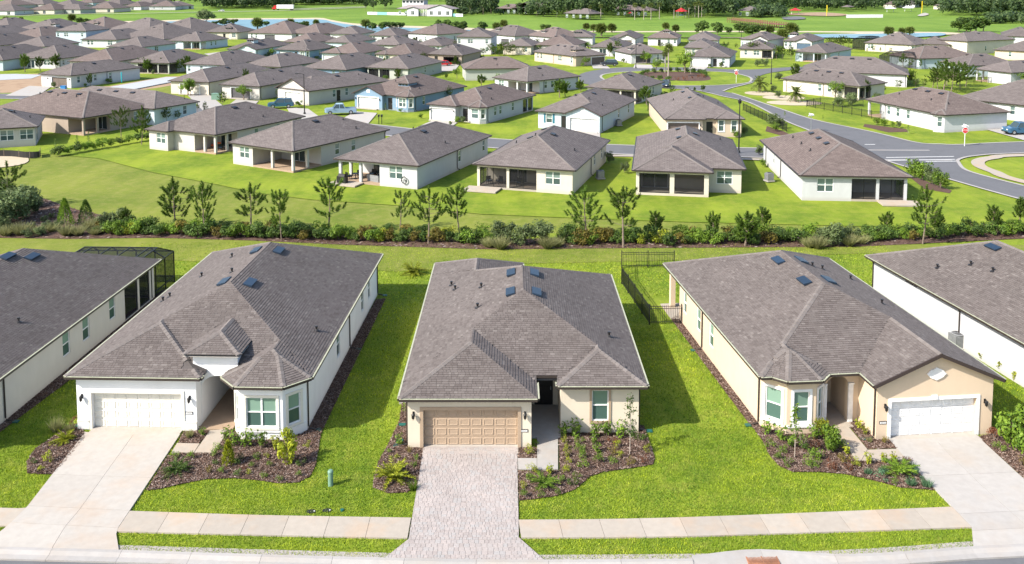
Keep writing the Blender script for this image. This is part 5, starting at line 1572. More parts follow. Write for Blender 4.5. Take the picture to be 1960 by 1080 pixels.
for L, N, Q, c, S, E, kw in [
    ((545, 79.5), (600, 81.5), (628, 74.5), 'E', '', '', {}), ((628, 80.5), (670, 82), (711, 74.5), 'L', 'w.7', 'w.4', {}), ((708, 84.5), (766, 87), (788, 80.5), 'S', 's.4', '', {}),
    ((435, 93.5), (492, 95), (549, 84.5), 'L', 'w.1 g.6w', 'w.4 w.6 p.03', dict(wings=[(.38, .98, .6, 'gable')], dormer=(.55, .2))),
    ((527, 94.5), (592, 97), (642, 90), 'B', 'g.3w d.6 w.7', 'w.4 p.02', dict(wings=[(.68, .99, .7, 'bay')])),
    ((617, 100.5), (689, 103), (739, 93.5), 'L', 'g.25w d.6', 'w.4 w.6 p.03', dict(wings=[(.02, .5, .8, 'hip')])),
    ((721, 102.5), (791, 106), (831, 96.5), 'C', 'w.1 w.25 g.7w', 'p.03', dict(wings=[(.02, .35, .7, 'bay')])),
    ((362, 121), (431, 125), (503, 111), 'L', 'w.1 w.4 w.8', 'w.2 w.8', {}), ((474, 123.5), (537, 128.5), (605, 116.5), 'S', '', 'w.3 w.5', dict(notch=[('N', 3.4, 3.4, 'screen')])),
    ((586, 128.5), (663, 134), (731, 118), 'B', 'w.7 w.85', 'p.02', {}), ((701, 128.5), (782, 132), (841, 117.5), 'S', 'w.75', 'w.5 p.05', dict(notch=[('L', 6, 3.4, 'screen')])),
    ((83, 140.5), (135, 145), (266, 128.5), 'W', 'g.6p l.25 l.92', 'w.12 w.34 w.55 p.5', {}),
    ((39, 109.5), (114, 112.5), (185, 100.5), 'W', 's.35 W.7', 'w.1 w.3 p.03', {}), ((-60, 112), (6, 115.5), (76, 99), 'L', '', 'w.3', {}), ((142, 115.5), (218, 118.5), (289, 102.5), 'E', '', '', {}),
    ((250, 118.5), (324, 121), (393, 108.5), 'S', '', 'w.3', dict(notch=[('N', 9, 3.6, 'screen')])),
    ((210, 88.5), (272, 90.5), (328, 82.5), 'L', 'w.6 w.9', 'w.4 w.45 p.4', {}), ((167, 74.5), (223, 76.5), (269, 67), 'W', 'w.2 w.3 W.8', '', {}), ((269, 69.5), (314, 75.5), (353, 66.5), 'W', '', '', {}),
    ((324, 77.5), (384, 79.5), (429, 73.5), 'L', 'w.1 w.2 d.75', 'w.4 w.55', dict(notch=[('N', 7, 3, 'open')])),
    ((18, 88.5), (86, 89.5), (149, 81.5), 'W', 'w.5', '', {}), ((-60, 85), (-8, 88), (49, 77), 'E', '', '', {}), ((30, 70.5), (80, 73.5), (113, 66.5), 'E', '', '', {}), ((-60, 69), (0, 71), (47, 61), 'E', '', '', {}),
    ((-20, 53), (20, 56), (71, 48), 'W', '', '', {}), ((46, 55.5), (106, 57.5), (153, 49.5), 'W', 'w.8', '', dict(dormer=(.8, .15))), ((163, 54), (200, 58.5), (233, 52.5), 'W', 'w.3', '', dict(dormer=(.6, .2))),
    ((230, 55.5), (286, 60.5), (323, 54.5), 'W', 'w.8', '', {}), ((318, 57.5), (366, 62.5), (403, 54.5), 'W', 'w.7', '', {})]:
    counted(T_(L, N, Q, c, S, E, **{**D2, **kw}), {'W': 'white hip roofed house', 'C': 'cream hip roofed house', 'E': 'light grey hip roofed house', 'L': 'pale blue hip roofed house', 'B': 'deeper blue hip roofed house', 'S': 'sage grey hip roofed house'}[c], M_)
named(T_((109, 58.5), (165, 59.5), (197, 55), 'L', 'u.1 U.35 u.85', '', ez=5.6, detail=1), 'two storey pale house towering over low roofs at left')
B_ = 'beyond the pond bank'
for L, N, Q, c, S, E in [((-30, 20.5), (28, 21), (60, 19), 'W', 'w.3 s.8', 'w.5'), ((60, 18.6), (104, 19.2), (118, 17), 'C', 's.6', ''), ((108, 17.8), (154, 18.5), (172, 17), 'S', 's.7 w.3', ''), ((167, 16.3), (218, 16.5), (222, 14), 'C', 's.8', ''),
                         ((148, 5.2), (178, 5.6), (188, 4), 'L', '', ''), ((190, 8.3), (230, 9.2), (243, 7.3), 'C', 's.7', ''), ((238, 12.2), (270, 12.5), (275, 10), 'W', 's.5', ''), ((285, 12.3), (336, 12.3), (345, 9), 'W', 'w.2 w.5', ''), ((336, 11.5), (372, 10.5), (384, 9), 'W', 's.8 w.2', ''),
                         ((-20, 9.3), (20, 10.3), (28, 8), 'E', '', ''), ((40, 8.3), (84, 8.8), (92, 6), 'E', '', ''), ((98, 11), (140, 11.5), (150, 9), 'E', '', ''), ((20, 4.5), (60, 5), (66, 3), 'E', '', ''), ((262, 5), (290, 6), (296, 4), 'W', 'w.4', '')]:
    counted(T_(L, N, Q, c, S, E, detail=1, items=0), {'W': 'tiny white house', 'C': 'tiny cream house', 'E': 'tiny grey roofed house', 'S': 'tiny sage house', 'L': 'tiny blue house'}[c], B_)
for L, N, Q, c in [((1690, 8), (1720, 8.5), (1726, 6), 'C'), ((1722, 7.5), (1752, 8), (1758, 5.5), 'W'), ((1786, 11), (1812, 11.5), (1818, 8), 'C'), ((1900, 3), (1930, 3.5), (1936, 1.5), 'E'), ((1930, 6), (1960, 7), (1970, 5), 'E')]:
    counted(T_(L, N, Q, c, 'w.3', '', detail=1, items=0), 'tiny grey roofed house', 'past the ball field')

# ------------------------------------------------------------------ plants
def quads(c, nrm, l, w, droop=0.0):
    """leaf quads: centres c (n,3), facing nrm, half length l, half width w"""
    n = len(c)
    nrm = nrm / np.maximum(np.linalg.norm(nrm, axis=1, keepdims=True), 1e-6)
    t = rng.normal(size=(n, 3)); t -= (t * nrm).sum(1, keepdims=True) * nrm
    t /= np.maximum(np.linalg.norm(t, axis=1, keepdims=True), 1e-6)
    b = np.cross(nrm, t)
    l = np.broadcast_to(np.asarray(l, float).reshape(-1, 1), (n, 1)); w = np.broadcast_to(np.asarray(w, float).reshape(-1, 1), (n, 1))
    v = np.stack([c - t * l, c + b * w - t * l * .1, c + t * l, c - b * w - t * l * .1], 1).reshape(-1, 3)
    return v
def tris(p, d, L, w):
    """needles / blades: base p, direction d, length L, half width w"""
    n = len(p)
    d = d / np.maximum(np.linalg.norm(d, axis=1, keepdims=True), 1e-6)
    s = np.cross(d, rng.normal(size=(n, 3))); s /= np.maximum(np.linalg.norm(s, axis=1, keepdims=True), 1e-6)
    return np.stack([p - s * w, p + s * w, p + d * L], 1).reshape(-1, 3)
def qmesh(name, v, mat): return np_mesh(name, v, np.arange(len(v)).reshape(-1, 4), mat)
def tmesh(name, v, mat): return np_mesh(name, v, np.arange(len(v)).reshape(-1, 3), mat)
def ball(n, r=(1, 1, 1), inner=0.55):
    d = rng.normal(size=(n, 3)); d /= np.linalg.norm(d, axis=1, keepdims=True)
    rad = inner + (1 - inner) * rng.random((n, 1)) ** .6
    return d * rad * np.asarray(r), d
def lobes(nl, n, rx, rz, zc, lobe=.5, inner=.4):
    """leaf points on a clump of lobes: an uneven outline with gaps"""
    P, N = [], []
    for k in range(nl):
        a = rng.uniform(0, 2 * math.pi); rr = rx * math.sqrt(rng.uniform(0, 1)) * .75
        c = np.array([rr * math.cos(a), rr * math.sin(a), zc + rng.uniform(-.6, .75) * rz * math.sqrt(max(0, 1 - (rr / rx) ** 2))])
        s = lobe * rng.uniform(.6, 1.15)
        p, d = ball(n // nl, (rx * s, rx * s, rz * s * 1.1), inner)
        P.append(p + c); N.append(d + np.array([0, 0, .5]))
    P, N = np.concatenate(P), np.concatenate(N)
    ok = P[:, 2] > 0.02
    return P[ok], N[ok] + rng.normal(scale=.5, size=N[ok].shape)
class Plant:
    def __init__(s, foliage, mat, stem=None, stemmat=None, fname='foliage', sname='stem', h=1.0):
        s.f, s.s, s.fn, s.sn, s.h = foliage, stem, fname, sname, h
        if stem is not None and not stem.materials: stem.materials.append(M[stemmat])
_cn = {}
def place(name, plant, x, y, h, rz=None, wid=1.0, z=0.0):
    root = empty(name, x, y, z, random.uniform(0, 6.28) if rz is None else rz)
    k = h / plant.h
    root.scale = (k * wid, k * wid, k)
    put(plant.fn, plant.f, root)
    if plant.s is not None: put(plant.sn, plant.s, root)
    return root
def stems(n, h, r, spread):
    mb = MB()
    for k in range(n):
        a = rng.uniform(0, 6.28); q = spread * rng.uniform(.4, 1)
        mb.tube([(0, 0, 0), (q * .4 * math.cos(a), q * .4 * math.sin(a), h * .5), (q * math.cos(a), q * math.sin(a), h)], [r, r * .7, r * .35], 4)
    return mb
def shrub(mat, n=420, leaf=.075, w=.6, h=1.0, nl=9, lobe=.5):
    p, nn = lobes(nl, n, w, h * .48, h * .5, lobe)
    v = quads(p, nn, rng.uniform(.7, 1.2, len(p)) * leaf, rng.uniform(.4, .65, len(p)) * leaf)
    st = stems(5, h * .7, .02, w * .5).mesh('stem', M['bark'])
    return Plant(qmesh('foliage', v, M[mat]), mat, st, 'bark', h=h)
def leafy(mat, n=110, leaf=.11, w=.42, h=1.0):
    """upright bush with big separate leaves on several stems"""
    P, N = [], []
    mb = MB()
    for k in range(6):
        a = k * 1.05 + rng.uniform(-.3, .3); q = w * rng.uniform(.4, 1.0); hh = h * rng.uniform(.65, 1.0)
        tip = np.array([q * math.cos(a), q * math.sin(a), hh])
        mb.tube([(0, 0, 0), (tip[0] * .35, tip[1] * .35, hh * .5), tuple(tip)], [.02, .014, .007], 4)
        m = n // 6
        t = rng.uniform(.25, 1.0, m)[:, None]
        base = np.concatenate([tip[:2] * (t * .5 + .5 * t * t), tip[2] * t], 1)
        P.append(base + rng.normal(scale=.09 * h, size=(m, 3))); N.append(rng.normal(scale=.6, size=(m, 3)) + np.array([math.cos(a) * .5, math.sin(a) * .5, .9]))
    P, N = np.concatenate(P), np.concatenate(N)
    P[:, 2] = np.maximum(P[:, 2], .05)
    return Plant(qmesh('foliage', quads(P, N, rng.uniform(.8, 1.2, len(P)) * leaf, rng.uniform(.4, .55, len(P)) * leaf), M[mat]), mat, mb.mesh('stem', M['bark']), 'bark', h=h)
def rosette(mat, nf=26, L=.55, up=.55, leaflets=12, w=.012, h=.5):
    """sago or young palm: arching fronds with leaflets from one crown"""
    V = []
    mb = MB(); mb.lathe([(.09, 0), (.1, .08), (.05, .14)], 7)
    for k in range(nf):
        a = 2.4 * k + rng.uniform(-.2, .2); e = rng.uniform(.15, 1.0) * up * 1.6
        d = np.array([math.cos(a), math.sin(a)])
        t = np.linspace(.1, 1, leaflets)
        ll = L * rng.uniform(.8, 1.1)
        rad = ll * (t * math.cos(e) + .15 * t * t); zz = .12 + ll * (t * math.sin(e) - .45 * t * t * math.cos(e))
        pts = np.stack([d[0] * rad, d[1] * rad, zz], 1)
        side = np.array([-d[1], d[0], 0])
        for sg in (1, -1):
            dirs = side * sg + np.array([d[0] * .8, d[1] * .8, .25])
            V.append(tris(pts, np.repeat(dirs[None], leaflets, 0), .32 * ll * (1.1 - .6 * t[:, None]), w * 1.4))
        V.append(tris(pts[:-1], np.diff(pts, axis=0), .12 * ll, w * 1.5))
    v = np.concatenate(V); v[:, 2] = np.maximum(v[:, 2], .015)
    return Plant(tmesh('frond', v, M[mat]), mat, mb.mesh('stem', M['bark']), 'bark', 'frond', h=h)
def tuftgrass(mat, n=160, L=.7, spread=.75, w=.012, h=.7):
    a = rng.uniform(0, 6.28, n); r = rng.uniform(0, .12, n)
    p = np.stack([r * np.cos(a), r * np.sin(a), np.zeros(n)], 1)
    s = rng.uniform(.1, spread, n)
    d = np.stack([np.cos(a) * s, np.sin(a) * s, np.ones(n)], 1)
    LL = (L * rng.uniform(.6, 1.1, n))[:, None]
    v1 = tris(p, d, LL, w)
    return Plant(tmesh('blade', v1, M[mat]), mat, None, None, 'blade', h=h)
def pine(h=5.0, seed=0, dense=1.0):
    mb = MB(); bend = rng.uniform(-.3, .3, 2)
    tp = lambda t: (bend[0] * math.sin(t * 2.6) * h * .15, bend[1] * math.sin(t * 2.1) * h * .15, h * t)
    mb.tube([tp(t) for t in (0, .2, .4, .6, .8, .95)], [.075, .062, .05, .036, .022, .01], 6)
    tip, dirs = [], []
    for q in range(3): tip.append(tp(.86 + .05 * q)); dirs.append((rng.normal(scale=.15), rng.normal(scale=.15), 1))
    t = rng.uniform(.27, .40); pk = rng.uniform(.44, .58); wd = rng.uniform(.19, .25)
    while t < .88:
        nb = rng.integers(3, 5); a0 = rng.uniform(0, 6.28)
        L = h * (wd * max(.12, 1 - ((t - pk) / .5) ** 2) + .03)
        for k in range(nb):
            if rng.random() > .86: continue
            a = a0 + k * 6.28 / nb + rng.uniform(-.6, .6); LL = L * rng.uniform(.5, 1.2)
            b = tp(t); up = rng.uniform(.2, .75) * LL
            m_ = (b[0] + math.cos(a) * LL * .55, b[1] + math.sin(a) * LL * .55, b[2] + up * .25)
            e_ = (b[0] + math.cos(a) * LL, b[1] + math.sin(a) * LL, b[2] + up)
            mb.tube([b, m_, e_], [.022, .016, .009], 4)
            tip.append(e_); dirs.append((math.cos(a) * .45, math.sin(a) * .45, 1.0))
            if LL > .5:
                s_ = rng.uniform(.45, .75); f_ = (b[0] + math.cos(a + .35) * LL * s_, b[1] + math.sin(a + .35) * LL * s_, b[2] + up * .5)
                tip.append(f_); dirs.append((math.cos(a + .5) * .5, math.sin(a + .5) * .5, .9))
                if rng.random() < .55:
                    g_ = (b[0] + math.cos(a - .4) * LL * .8, b[1] + math.sin(a - .4) * LL * .8, b[2] + up * .7)
                    mb.tube([m_, g_], [.012, .007], 3); tip.append(g_); dirs.append((math.cos(a - .6) * .6, math.sin(a - .6) * .6, .9))
        t += rng.uniform(.06, .12) / dense ** .5
    tip, dirs = np.array(tip), np.array(dirs)
    nn = int(84 * dense ** .4)
    P = np.repeat(tip, nn, 0); D = np.repeat(dirs / np.linalg.norm(dirs, axis=1, keepdims=True), nn, 0)
    P = P + D * rng.uniform(-.28, .30, (len(P), 1)); D = D * .7 + rng.normal(scale=.55, size=P.shape)
    v = tris(P, D, rng.uniform(.15, .28, (len(P), 1)), .028)
    return Plant(tmesh('needles', v, M['needle']), 'needle', mb.mesh('trunk', M['bark']), 'bark', 'needles', 'trunk', h=h * 1.02)
def broadleaf(mat, h=8.0, w=4.0, n=900, leaf=.3, nl=16, trunk=.3, bark='bark', lift=.5, lobe=.42):
    p, nn = lobes(nl, n, w, h * (1 - lift * .55) * .42, h * .58, lobe)
    p[:, 2] = np.maximum(p[:, 2], h * lift * .35)
    k = h / max(p[:, 2].max(), .1); p[:, 2] *= k
    mb = MB(); mb.tube([(0, 0, 0), (.05 * h * .3, 0, h * .25), (0, .03 * h, h * .55)], [trunk, trunk * .75, trunk * .4], 7)
    for q in range(6):
        a = q * 1.1; mb.tube([(0, 0, h * (.22 + .04 * q)), (w * .3 * math.cos(a), w * .3 * math.sin(a), h * (.42 + .03 * q)), (w * .62 * math.cos(a), w * .62 * math.sin(a), h * .62)], [trunk * .4, trunk * .25, trunk * .1], 5)
    return Plant(qmesh('crown', quads(p, nn, rng.uniform(.7, 1.3, len(p)) * leaf, rng.uniform(.5, .8, len(p)) * leaf), M[mat]), mat, mb.mesh('trunk', M[bark]), bark, 'crown', 'trunk', h=h)
def slender(mat, h=3.0, n=170, leaf=.07, w=.5):
    """young street tree: thin pale stem, airy separate leaves"""
    mb = MB(); mb.tube([(0, 0, 0), (.02, 0, h * .5), (0, .02, h)], [.03, .022, .008], 6)
    P, N = [], []
    for k in range(14):
        t = .28 + .68 * k / 13; a = k * 2.4; L = w * (1.15 - t) * rng.uniform(.7, 1.2)
        e = np.array([L * math.cos(a), L * math.sin(a), h * t + L * .6])
        mb.tube([(0, 0, h * t), tuple(e)], [.012, .005], 4)
        m = n // 14
        s = rng.uniform(.3, 1.05, (m, 1)); b = np.array([0, 0, h * t])
        P.append(b + (e - b) * s + rng.normal(scale=.075, size=(m, 3))); N.append(rng.normal(scale=.7, size=(m, 3)) + np.array([0, 0, .6]))
    P, N = np.concatenate(P), np.concatenate(N)
    return Plant(qmesh('crown', quads(P, N, rng.uniform(.7, 1.2, len(P)) * leaf, rng.uniform(.45, .6, len(P)) * leaf), M[mat]), mat, mb.mesh('trunk', M['palebark']), 'palebark', 'crown', 'trunk', h=h * 1.05)
def conifer(mat, h=2.6, w=.75, n=1500):
    t = rng.random(n) ** .8; a = rng.uniform(0, 6.28, n)
    r = w * (1 - t) ** .75 * (.75 + .3 * rng.random(n)) * (1 + .12 * np.sin(a * 5 + t * 9))
    p = np.stack([r * np.cos(a), r * np.sin(a), .04 + t * h * .96], 1)
    d = np.stack([np.cos(a) * .5, np.sin(a) * .5, np.ones(n) * .9], 1) + rng.normal(scale=.25, size=(n, 3))
    v = tris(p, d, rng.uniform(.14, .26, (n, 1)), .035)
    mb = MB(); mb.tube([(0, 0, 0), (0, 0, h * .8)], [.06, .02], 6)
    return Plant(tmesh('foliage', v, M[mat]), mat, mb.mesh('trunk', M['bark']), 'bark', 'foliage', 'trunk', h=h * 1.05)
def palmtree(mat='palm', h=6.0, nf=34, L=1.5, fan=True, trunk=.16, bark='bark', mass=1.0):
    mb = MB(); th = h - L * .75
    mb.tube([(0, 0, 0), (.05, 0, th * .5), (0, .04, th)], [trunk * 1.15, trunk, trunk * .9], 8)
    V = []
    for k in range(nf):
        a = 2.4 * k; e = math.sin(k * 1.7) * .9 + .15
        d = np.array([math.cos(a) * math.cos(e), math.sin(a) * math.cos(e), math.sin(e)])
        ll = L * rng.uniform(.8, 1.1)
        if fan:
            c = np.array([0, 0, th]) + d * ll * .45
            m = 12
            dd = np.repeat(d[None], m, 0) + rng.normal(scale=.55, size=(m, 3))
            V.append(tris(np.repeat(c[None], m, 0), dd, ll * .62, .05 * L * mass))
            V.append(tris(np.array([[0, 0, th]]), d[None], ll * .5, .03))
        else:
            m = 16; t = np.linspace(.12, 1, m)[:, None]
            pts = np.array([0, 0, th]) + d * ll * t + np.array([0, 0, -.45 * ll]) * t * t * math.cos(e)
            side = np.cross(d, [0, 0, 1]); side /= np.linalg.norm(side) + 1e-6
            for sg in (1, -1): V.append(tris(pts, np.repeat((side * sg + d * .8 + np.array([0, 0, -.15]))[None], m, 0), .3 * ll * (1.15 - .7 * t), .035 * mass))
            V.append(tris(pts[:-1], np.diff(pts, axis=0), ll * .1, .03))
    return Plant(tmesh('frond', np.concatenate(V), M[mat]), mat, mb.mesh('trunk', M[bark]), bark, 'frond', 'trunk', h=h)

def setlabel(o, desc, where, cat, group): later(o, desc, where, cat, group); return o
# --- garden plants: (kind, px, py of the foot, height m)
K = {
 'leafy': [leafy('leaf_mid') for _ in range(3)], 'leafyY': [leafy('leaf_yellow') for _ in range(2)],
 'mound': [shrub('leaf_mid', 260, .05, .5, .8, 7) for _ in range(3)], 'moundY': [shrub('leaf_yellow', 260, .05, .5, .85, 7) for _ in range(2)],
 'moundD': [shrub('leaf_dark', 280, .05, .55, .8, 7) for _ in range(2)], 'red': [shrub('leaf_red', 220, .05, .5, .8, 6) for _ in range(2)],
 'bronze': [shrub('leaf_bronze', 260, .05, .5, .8, 7) for _ in range(2)], 'sago': [rosette('leaf_dark', 28, .6), rosette('leaf_mid', 26, .6)],
 'fern': [rosette('leaf_yellow', 34, .85, .75, 14, .016, .8)], 'grassy': [tuftgrass('straw', 200, .6, .8)], 'blue': [tuftgrass('leaf_blue', 120, .4, .9, .02, .4), shrub('leaf_blue', 200, .05, .5, .6, 6)],
 'bush': [shrub('leaf_yellow', 1100, .075, .62, 1.3, 14, .45), shrub('leaf_mid', 1100, .075, .62, 1.3, 14, .45)], 'bushN': [shrub('leaf_yellow', 700, .085, .62, 1.3, 12, .42)], 'column': [conifer('leaf_yellow', 1.3, .33, 700)],
 'young': [slender('leaf_mid', 3.0, 300, .075), slender('leaf_dark', 3.4, 420, .06, .62)], 'spiky': [tuftgrass('leaf_mid', 150, .7, .9, .016, .7)],
}
KD = {'leafy': 'upright broad-leaved green shrub', 'leafyY': 'upright yellow-green shrub', 'mound': 'small round green shrub', 'moundY': 'small yellow-green shrub', 'moundD': 'small dark green shrub', 'red': 'small reddish shrub', 'bronze': 'small bronze shrub',
      'sago': 'dark sago rosette', 'fern': 'big yellow-green arching palm', 'grassy': 'straw coloured grass tuft', 'blue': 'small blue-green plant', 'bush': 'large bright leafy bush', 'bushN': 'tall narrow leafy bush', 'column': 'narrow columnar yellow-green shrub', 'young': 'slender young tree with thin stem', 'spiky': 'spiky green clump'}
def z4(l): return [(k, x / 2.8, y / 2.8 + 720, h) for k, x, y, h in l]
def z5(l): return [(k, x / 2.8 + 600, y / 2.8 + 720, h) for k, x, y, h in l]
def z6(l): return [(k, x / 2.8 + 1260, y / 2.8 + 720, h) for k, x, y, h in l]
GARDEN = {
 'left': z4([('leafy', 1215, 345, .75), ('leafy', 1262, 378, 1.0), ('leafy', 1328, 382, .95), ('leafy', 1400, 388, .95), ('leafyY', 1478, 392, .8), ('bushN', 1540, 470, 1.95), ('column', 1225, 475, 1.25), ('mound', 1160, 402, .45), ('mound', 1140, 432, .45),
             ('moundY', 1645, 382, .4), ('mound', 940, 440, .45), ('mound', 1022, 442, .45), ('sago', 945, 515, .62), ('bronze', 1130, 517, .35), ('mound', 1190, 520, .4), ('moundD', 1280, 537, .4), ('moundY', 1335, 527, .3), ('mound', 1355, 495, .35),
             ('mound', 1380, 446, .4), ('moundY', 1430, 440, .3), ('mound', 1445, 492, .35), ('mound', 1415, 545, .35), ('mound', 1500, 562, .35), ('mound', 1600, 537, .35), ('moundD', 1620, 480, .5), ('moundD', 1150, 482, .35), ('moundD', 1285, 465, .6), ('red', 1310, 500, .25)]),
 'leftsmall': z4([('grassy', 1015, 330, .6), ('leafy', 1085, 320, .5)]),
 'leftedge': z4([('moundY', 262, 462, .6), ('moundY', 220, 508, .35), ('moundD', 182, 472, .35), ('grassy', 300, 295, 1.0), ('fern', 345, 350, .6), ('grassy', 372, 300, .7), ('red', 392, 262, .5), ('bronze', 395, 330, .4)]),
 'midleft': z5([('fern', 425, 555, .95), ('moundY', 450, 445, .35), ('mound', 545, 452, .35), ('mound', 535, 487, .35), ('leafy', 460, 375, .7), ('young', 488, 230, 1.5), ('spiky', 535, 612, .55), ('moundY', 355, 550, .3), ('mound', 410, 418, .3), ('bronze', 520, 410, .35)]),
 'midsmall': z5([('moundY', 1160, 420, .55), ('mound', 1190, 372, .3)]),
 'mid': z5([('leafy', 1345, 328, .85), ('leafy', 1410, 325, .95), ('leafy', 1510, 330, .85), ('leafy', 1572, 326, .9), ('leafy', 1650, 332, .9), ('young', 1695, 420, 3.3), ('moundY', 1350, 362, .45), ('moundY', 1362, 395, .4), ('moundY', 1355, 432, .5),
            ('mound', 1425, 370, .5), ('mound', 1430, 402, .5), ('mound', 1432, 440, .5), ('leafy', 1505, 372, .6), ('leafy', 1520, 412, .6), ('mound', 1525, 462, .6), ('mound', 1445, 495, .55), ('moundY', 1362, 472, .4), ('moundY', 1360, 518, .5),
            ('moundY', 1628, 390, .5), ('bronze', 1600, 420, .45), ('moundY', 1642, 443, .45), ('mound', 1605, 468, .45), ('bronze', 1698, 475, .45), ('red', 1772, 465, .45), ('moundY', 1790, 412, .5), ('red', 1600, 366, .5), ('moundD', 1745, 350, .8),
            ('moundY', 1175, 522, .55), ('leafyY', 1265, 530, .55), ('mound', 1167, 568, .5), ('moundY', 1125, 603, .4), ('sago', 1235, 592, .6), ('mound', 1325, 568, .4), ('mound', 1412, 556, .4), ('moundD', 1397, 590, .5), ('mound', 1135, 656, .45), ('mound', 1222, 650, .35), ('mound', 1302, 635, .35)]),
 'right': z6([('leafy', 585, 318, .85), ('leafy', 655, 348, .9), ('young', 730, 440, 3.0), ('leafy', 710, 388, .7), ('moundD', 772, 392, .8), ('bush', 918, 405, 1.5), ('bush', 885, 330, 1.3), ('leafy', 838, 345, 1.0), ('mound', 975, 388, .6), ('mound', 600, 386, .5), ('mound', 660, 412, .5),
              ('mound', 635, 446, .45), ('mound', 700, 486, .5), ('mound', 795, 490, .6), ('mound', 810, 438, .6), ('mound', 855, 486, .45), ('leafy', 862, 452, .6), ('red', 930, 500, .6), ('bronze', 1000, 462, .6), ('red', 1025, 505, .5), ('leafyY', 1008, 422, .6), ('moundY', 1055, 480, .5),
              ('leafyY', 1125, 472, .65), ('leafyY', 1207, 470, .55), ('leafyY', 1260, 468, .6), ('red', 1330, 465, .45), ('blue', 1360, 498, .4), ('sago', 1297, 528, .75), ('blue', 1205, 520, .4), ('blue', 1200, 560, .5), ('blue', 1122, 525, .35), ('mound', 1275, 585, .35), ('blue', 1355, 588, .45), ('blue', 1390, 545, .45), ('blue', 1437, 595, .45), ('red', 842, 395, .6)]),
 'rightsmall': z6([('leafyY', 1072, 285, .6), ('leafyY', 1105, 318, .5), ('grassy', 1130, 356, .4), ('bronze', 1225, 366, .4)]),
 'rightedge': z6([('red', 1800, 345, .8), ('bush', 1920, 400, 2.5), ('mound', 1842, 405, .4), ('bush', 1962, 372, 1.2), ('mound', 1806, 382, .4), ('bronze', 1945, 480, .5)]),
 'frstrip': [('leafyY', 1862, 665, .6), ('leafyY', 1880, 690, .6), ('leafyY', 1916, 712, .8), ('leafyY', 1942, 730, .6)],
}
for bed, lst in GARDEN.items():
    for i, (k, px, py, h) in enumerate(lst):
        x, y = at(px, py)
        pl = K[k][i % len(K[k])]
        if k == 'young': pl = K[k][0 if h < 3.2 else 1]
        o = place('young_tree' if k == 'young' else ('palm' if k == 'fern' else 'shrub'), pl, x, y, h, wid=.72 if k == 'young' and h < 2 else (.62 if k == 'bushN' else (.78 if k == 'bush' else 1.0)))
        later(o, KD[k], bed_phrase[bed], 'tree' if k == 'young' else 'plant', 'garden plants ' + bed_phrase[bed])
o = place('palm', K['fern'][0], *at(791, 525), 1.0); setp(o, 'low yellow-green palm alone on the back lawn behind the cream house', 'plant')

# --- hedge and pines in the planted strip
line = [(118, 446), (300, 450), (480, 452), (650, 460), (936, 464), (1300, 466), (1640, 462), (1800, 455), (1990, 442)]
def hy(px):
    for (a, b), (c, d) in zip(line, line[1:]):
        if a <= px <= c: return b + (d - b) * (px - a) / (c - a)
    return 450
HK = [('leaf_dark', 'dark green hedge shrub'), ('leaf_mid', 'bright green hedge shrub'), ('leaf_bronze', 'bronze tinged hedge shrub'), ('leaf_yellow', 'yellow-green hedge shrub')]
HP = [[shrub(m, 760, .085, .75, 1.2, 13, .5) for _ in range(3)] for m, _ in HK]
for row in (0, 1):
    px = 192.0
    while px < 1985:
        if not (938 < px < 1078 or 1552 < px < 1650):
            k = random.choices((0, 1, 2, 3), (46, 34, 15, 5))[0]
            x, y = at(px, hy(px) + (random.uniform(-2, 4) if row == 0 else random.uniform(-10, -6)))
            o = place('hedge_shrub', random.choice(HP[k]), x, y, random.uniform(.9, 1.5), wid=random.uniform(.9, 1.15))
            later(o, HK[k][1], 'in the long hedge', 'shrub', 'hedge shrubs behind the front gardens')
        px += random.uniform(13, 20) if row == 0 else random.uniform(22, 34)
BG = [shrub('leaf_grey', 1500, .10, 1.15, 2.0, 20, .42) for _ in range(3)]
for px, py, h in ((965, 466, 2.2), (1002, 470, 2.1), (1040, 466, 2.3), (1600, 470, 2.2), (1572, 466, 1.5), (1630, 462, 1.6)):
    later(place('wax_myrtle', random.choice(BG), *at(px, py), h), 'big grey-green loose bush', 'interrupting the long hedge', 'shrub', 'grey-green bushes in the hedge')
OG = [tuftgrass('straw', 420, .9, .9, .016, .8) for _ in range(2)]
for px, py in ((935, 474), (958, 477), (1048, 476), (1066, 473), (1548, 474), (1565, 476), (1625, 471), (1648, 467), (12, 452), (40, 450), (75, 449), (128, 452), (150, 451), (182, 450), (215, 447), (100, 444), (170, 440), (196, 436)):
    later(place('ornamental_grass', random.choice(OG), *at(px, py), random.uniform(.8, 1.2), wid=1.5), 'pale fountain grass clump', 'along the foot of the hedge', 'grass clump', 'fountain grasses at the hedge')
CF = [conifer('leaf_mid', 2.7, .8), conifer('leaf_dark', 2.6, .95)]
setp(place('cypress', CF[0], *at(125, 432), 2.9), 'taller pointed green cypress at the left end of the hedge', 'tree')
setp(place('cypress', CF[1], *at(165, 427), 2.45), 'shorter broad dark cypress beside the taller one', 'tree')
for px, py, h in ((12, 428, 3.6), (45, 418, 3.4), (30, 400, 2.4), (68, 408, 1.6), (228, 434, 1.9), (285, 444, 1.5), (250, 440, 1.5), (10, 400, 2.6), (60, 440, .8), (85, 425, .7), (100, 418, .6), (78, 452, 1.0), (52, 456, .9), (92, 442, 1.0), (0, 436, 3.0), (24, 412, 3.0), (62, 396, 2.2), (38, 384, 1.8), (5, 372, 2.0), (112, 440, 1.0), (205, 438, 1.7), (262, 446, 1.3), (8, 444, 1.6)):
    dk = h < 1.55 and px > 200
    later(place('wax_myrtle', random.choice(HP[0] if dk else BG), *at(px, py), h), 'dense dark bush' if dk else ('tall grey-green bush' if h > 1.6 else 'low grey-green bush'), 'in the left-edge wild planting', 'shrub', 'wild planting at the left edge')
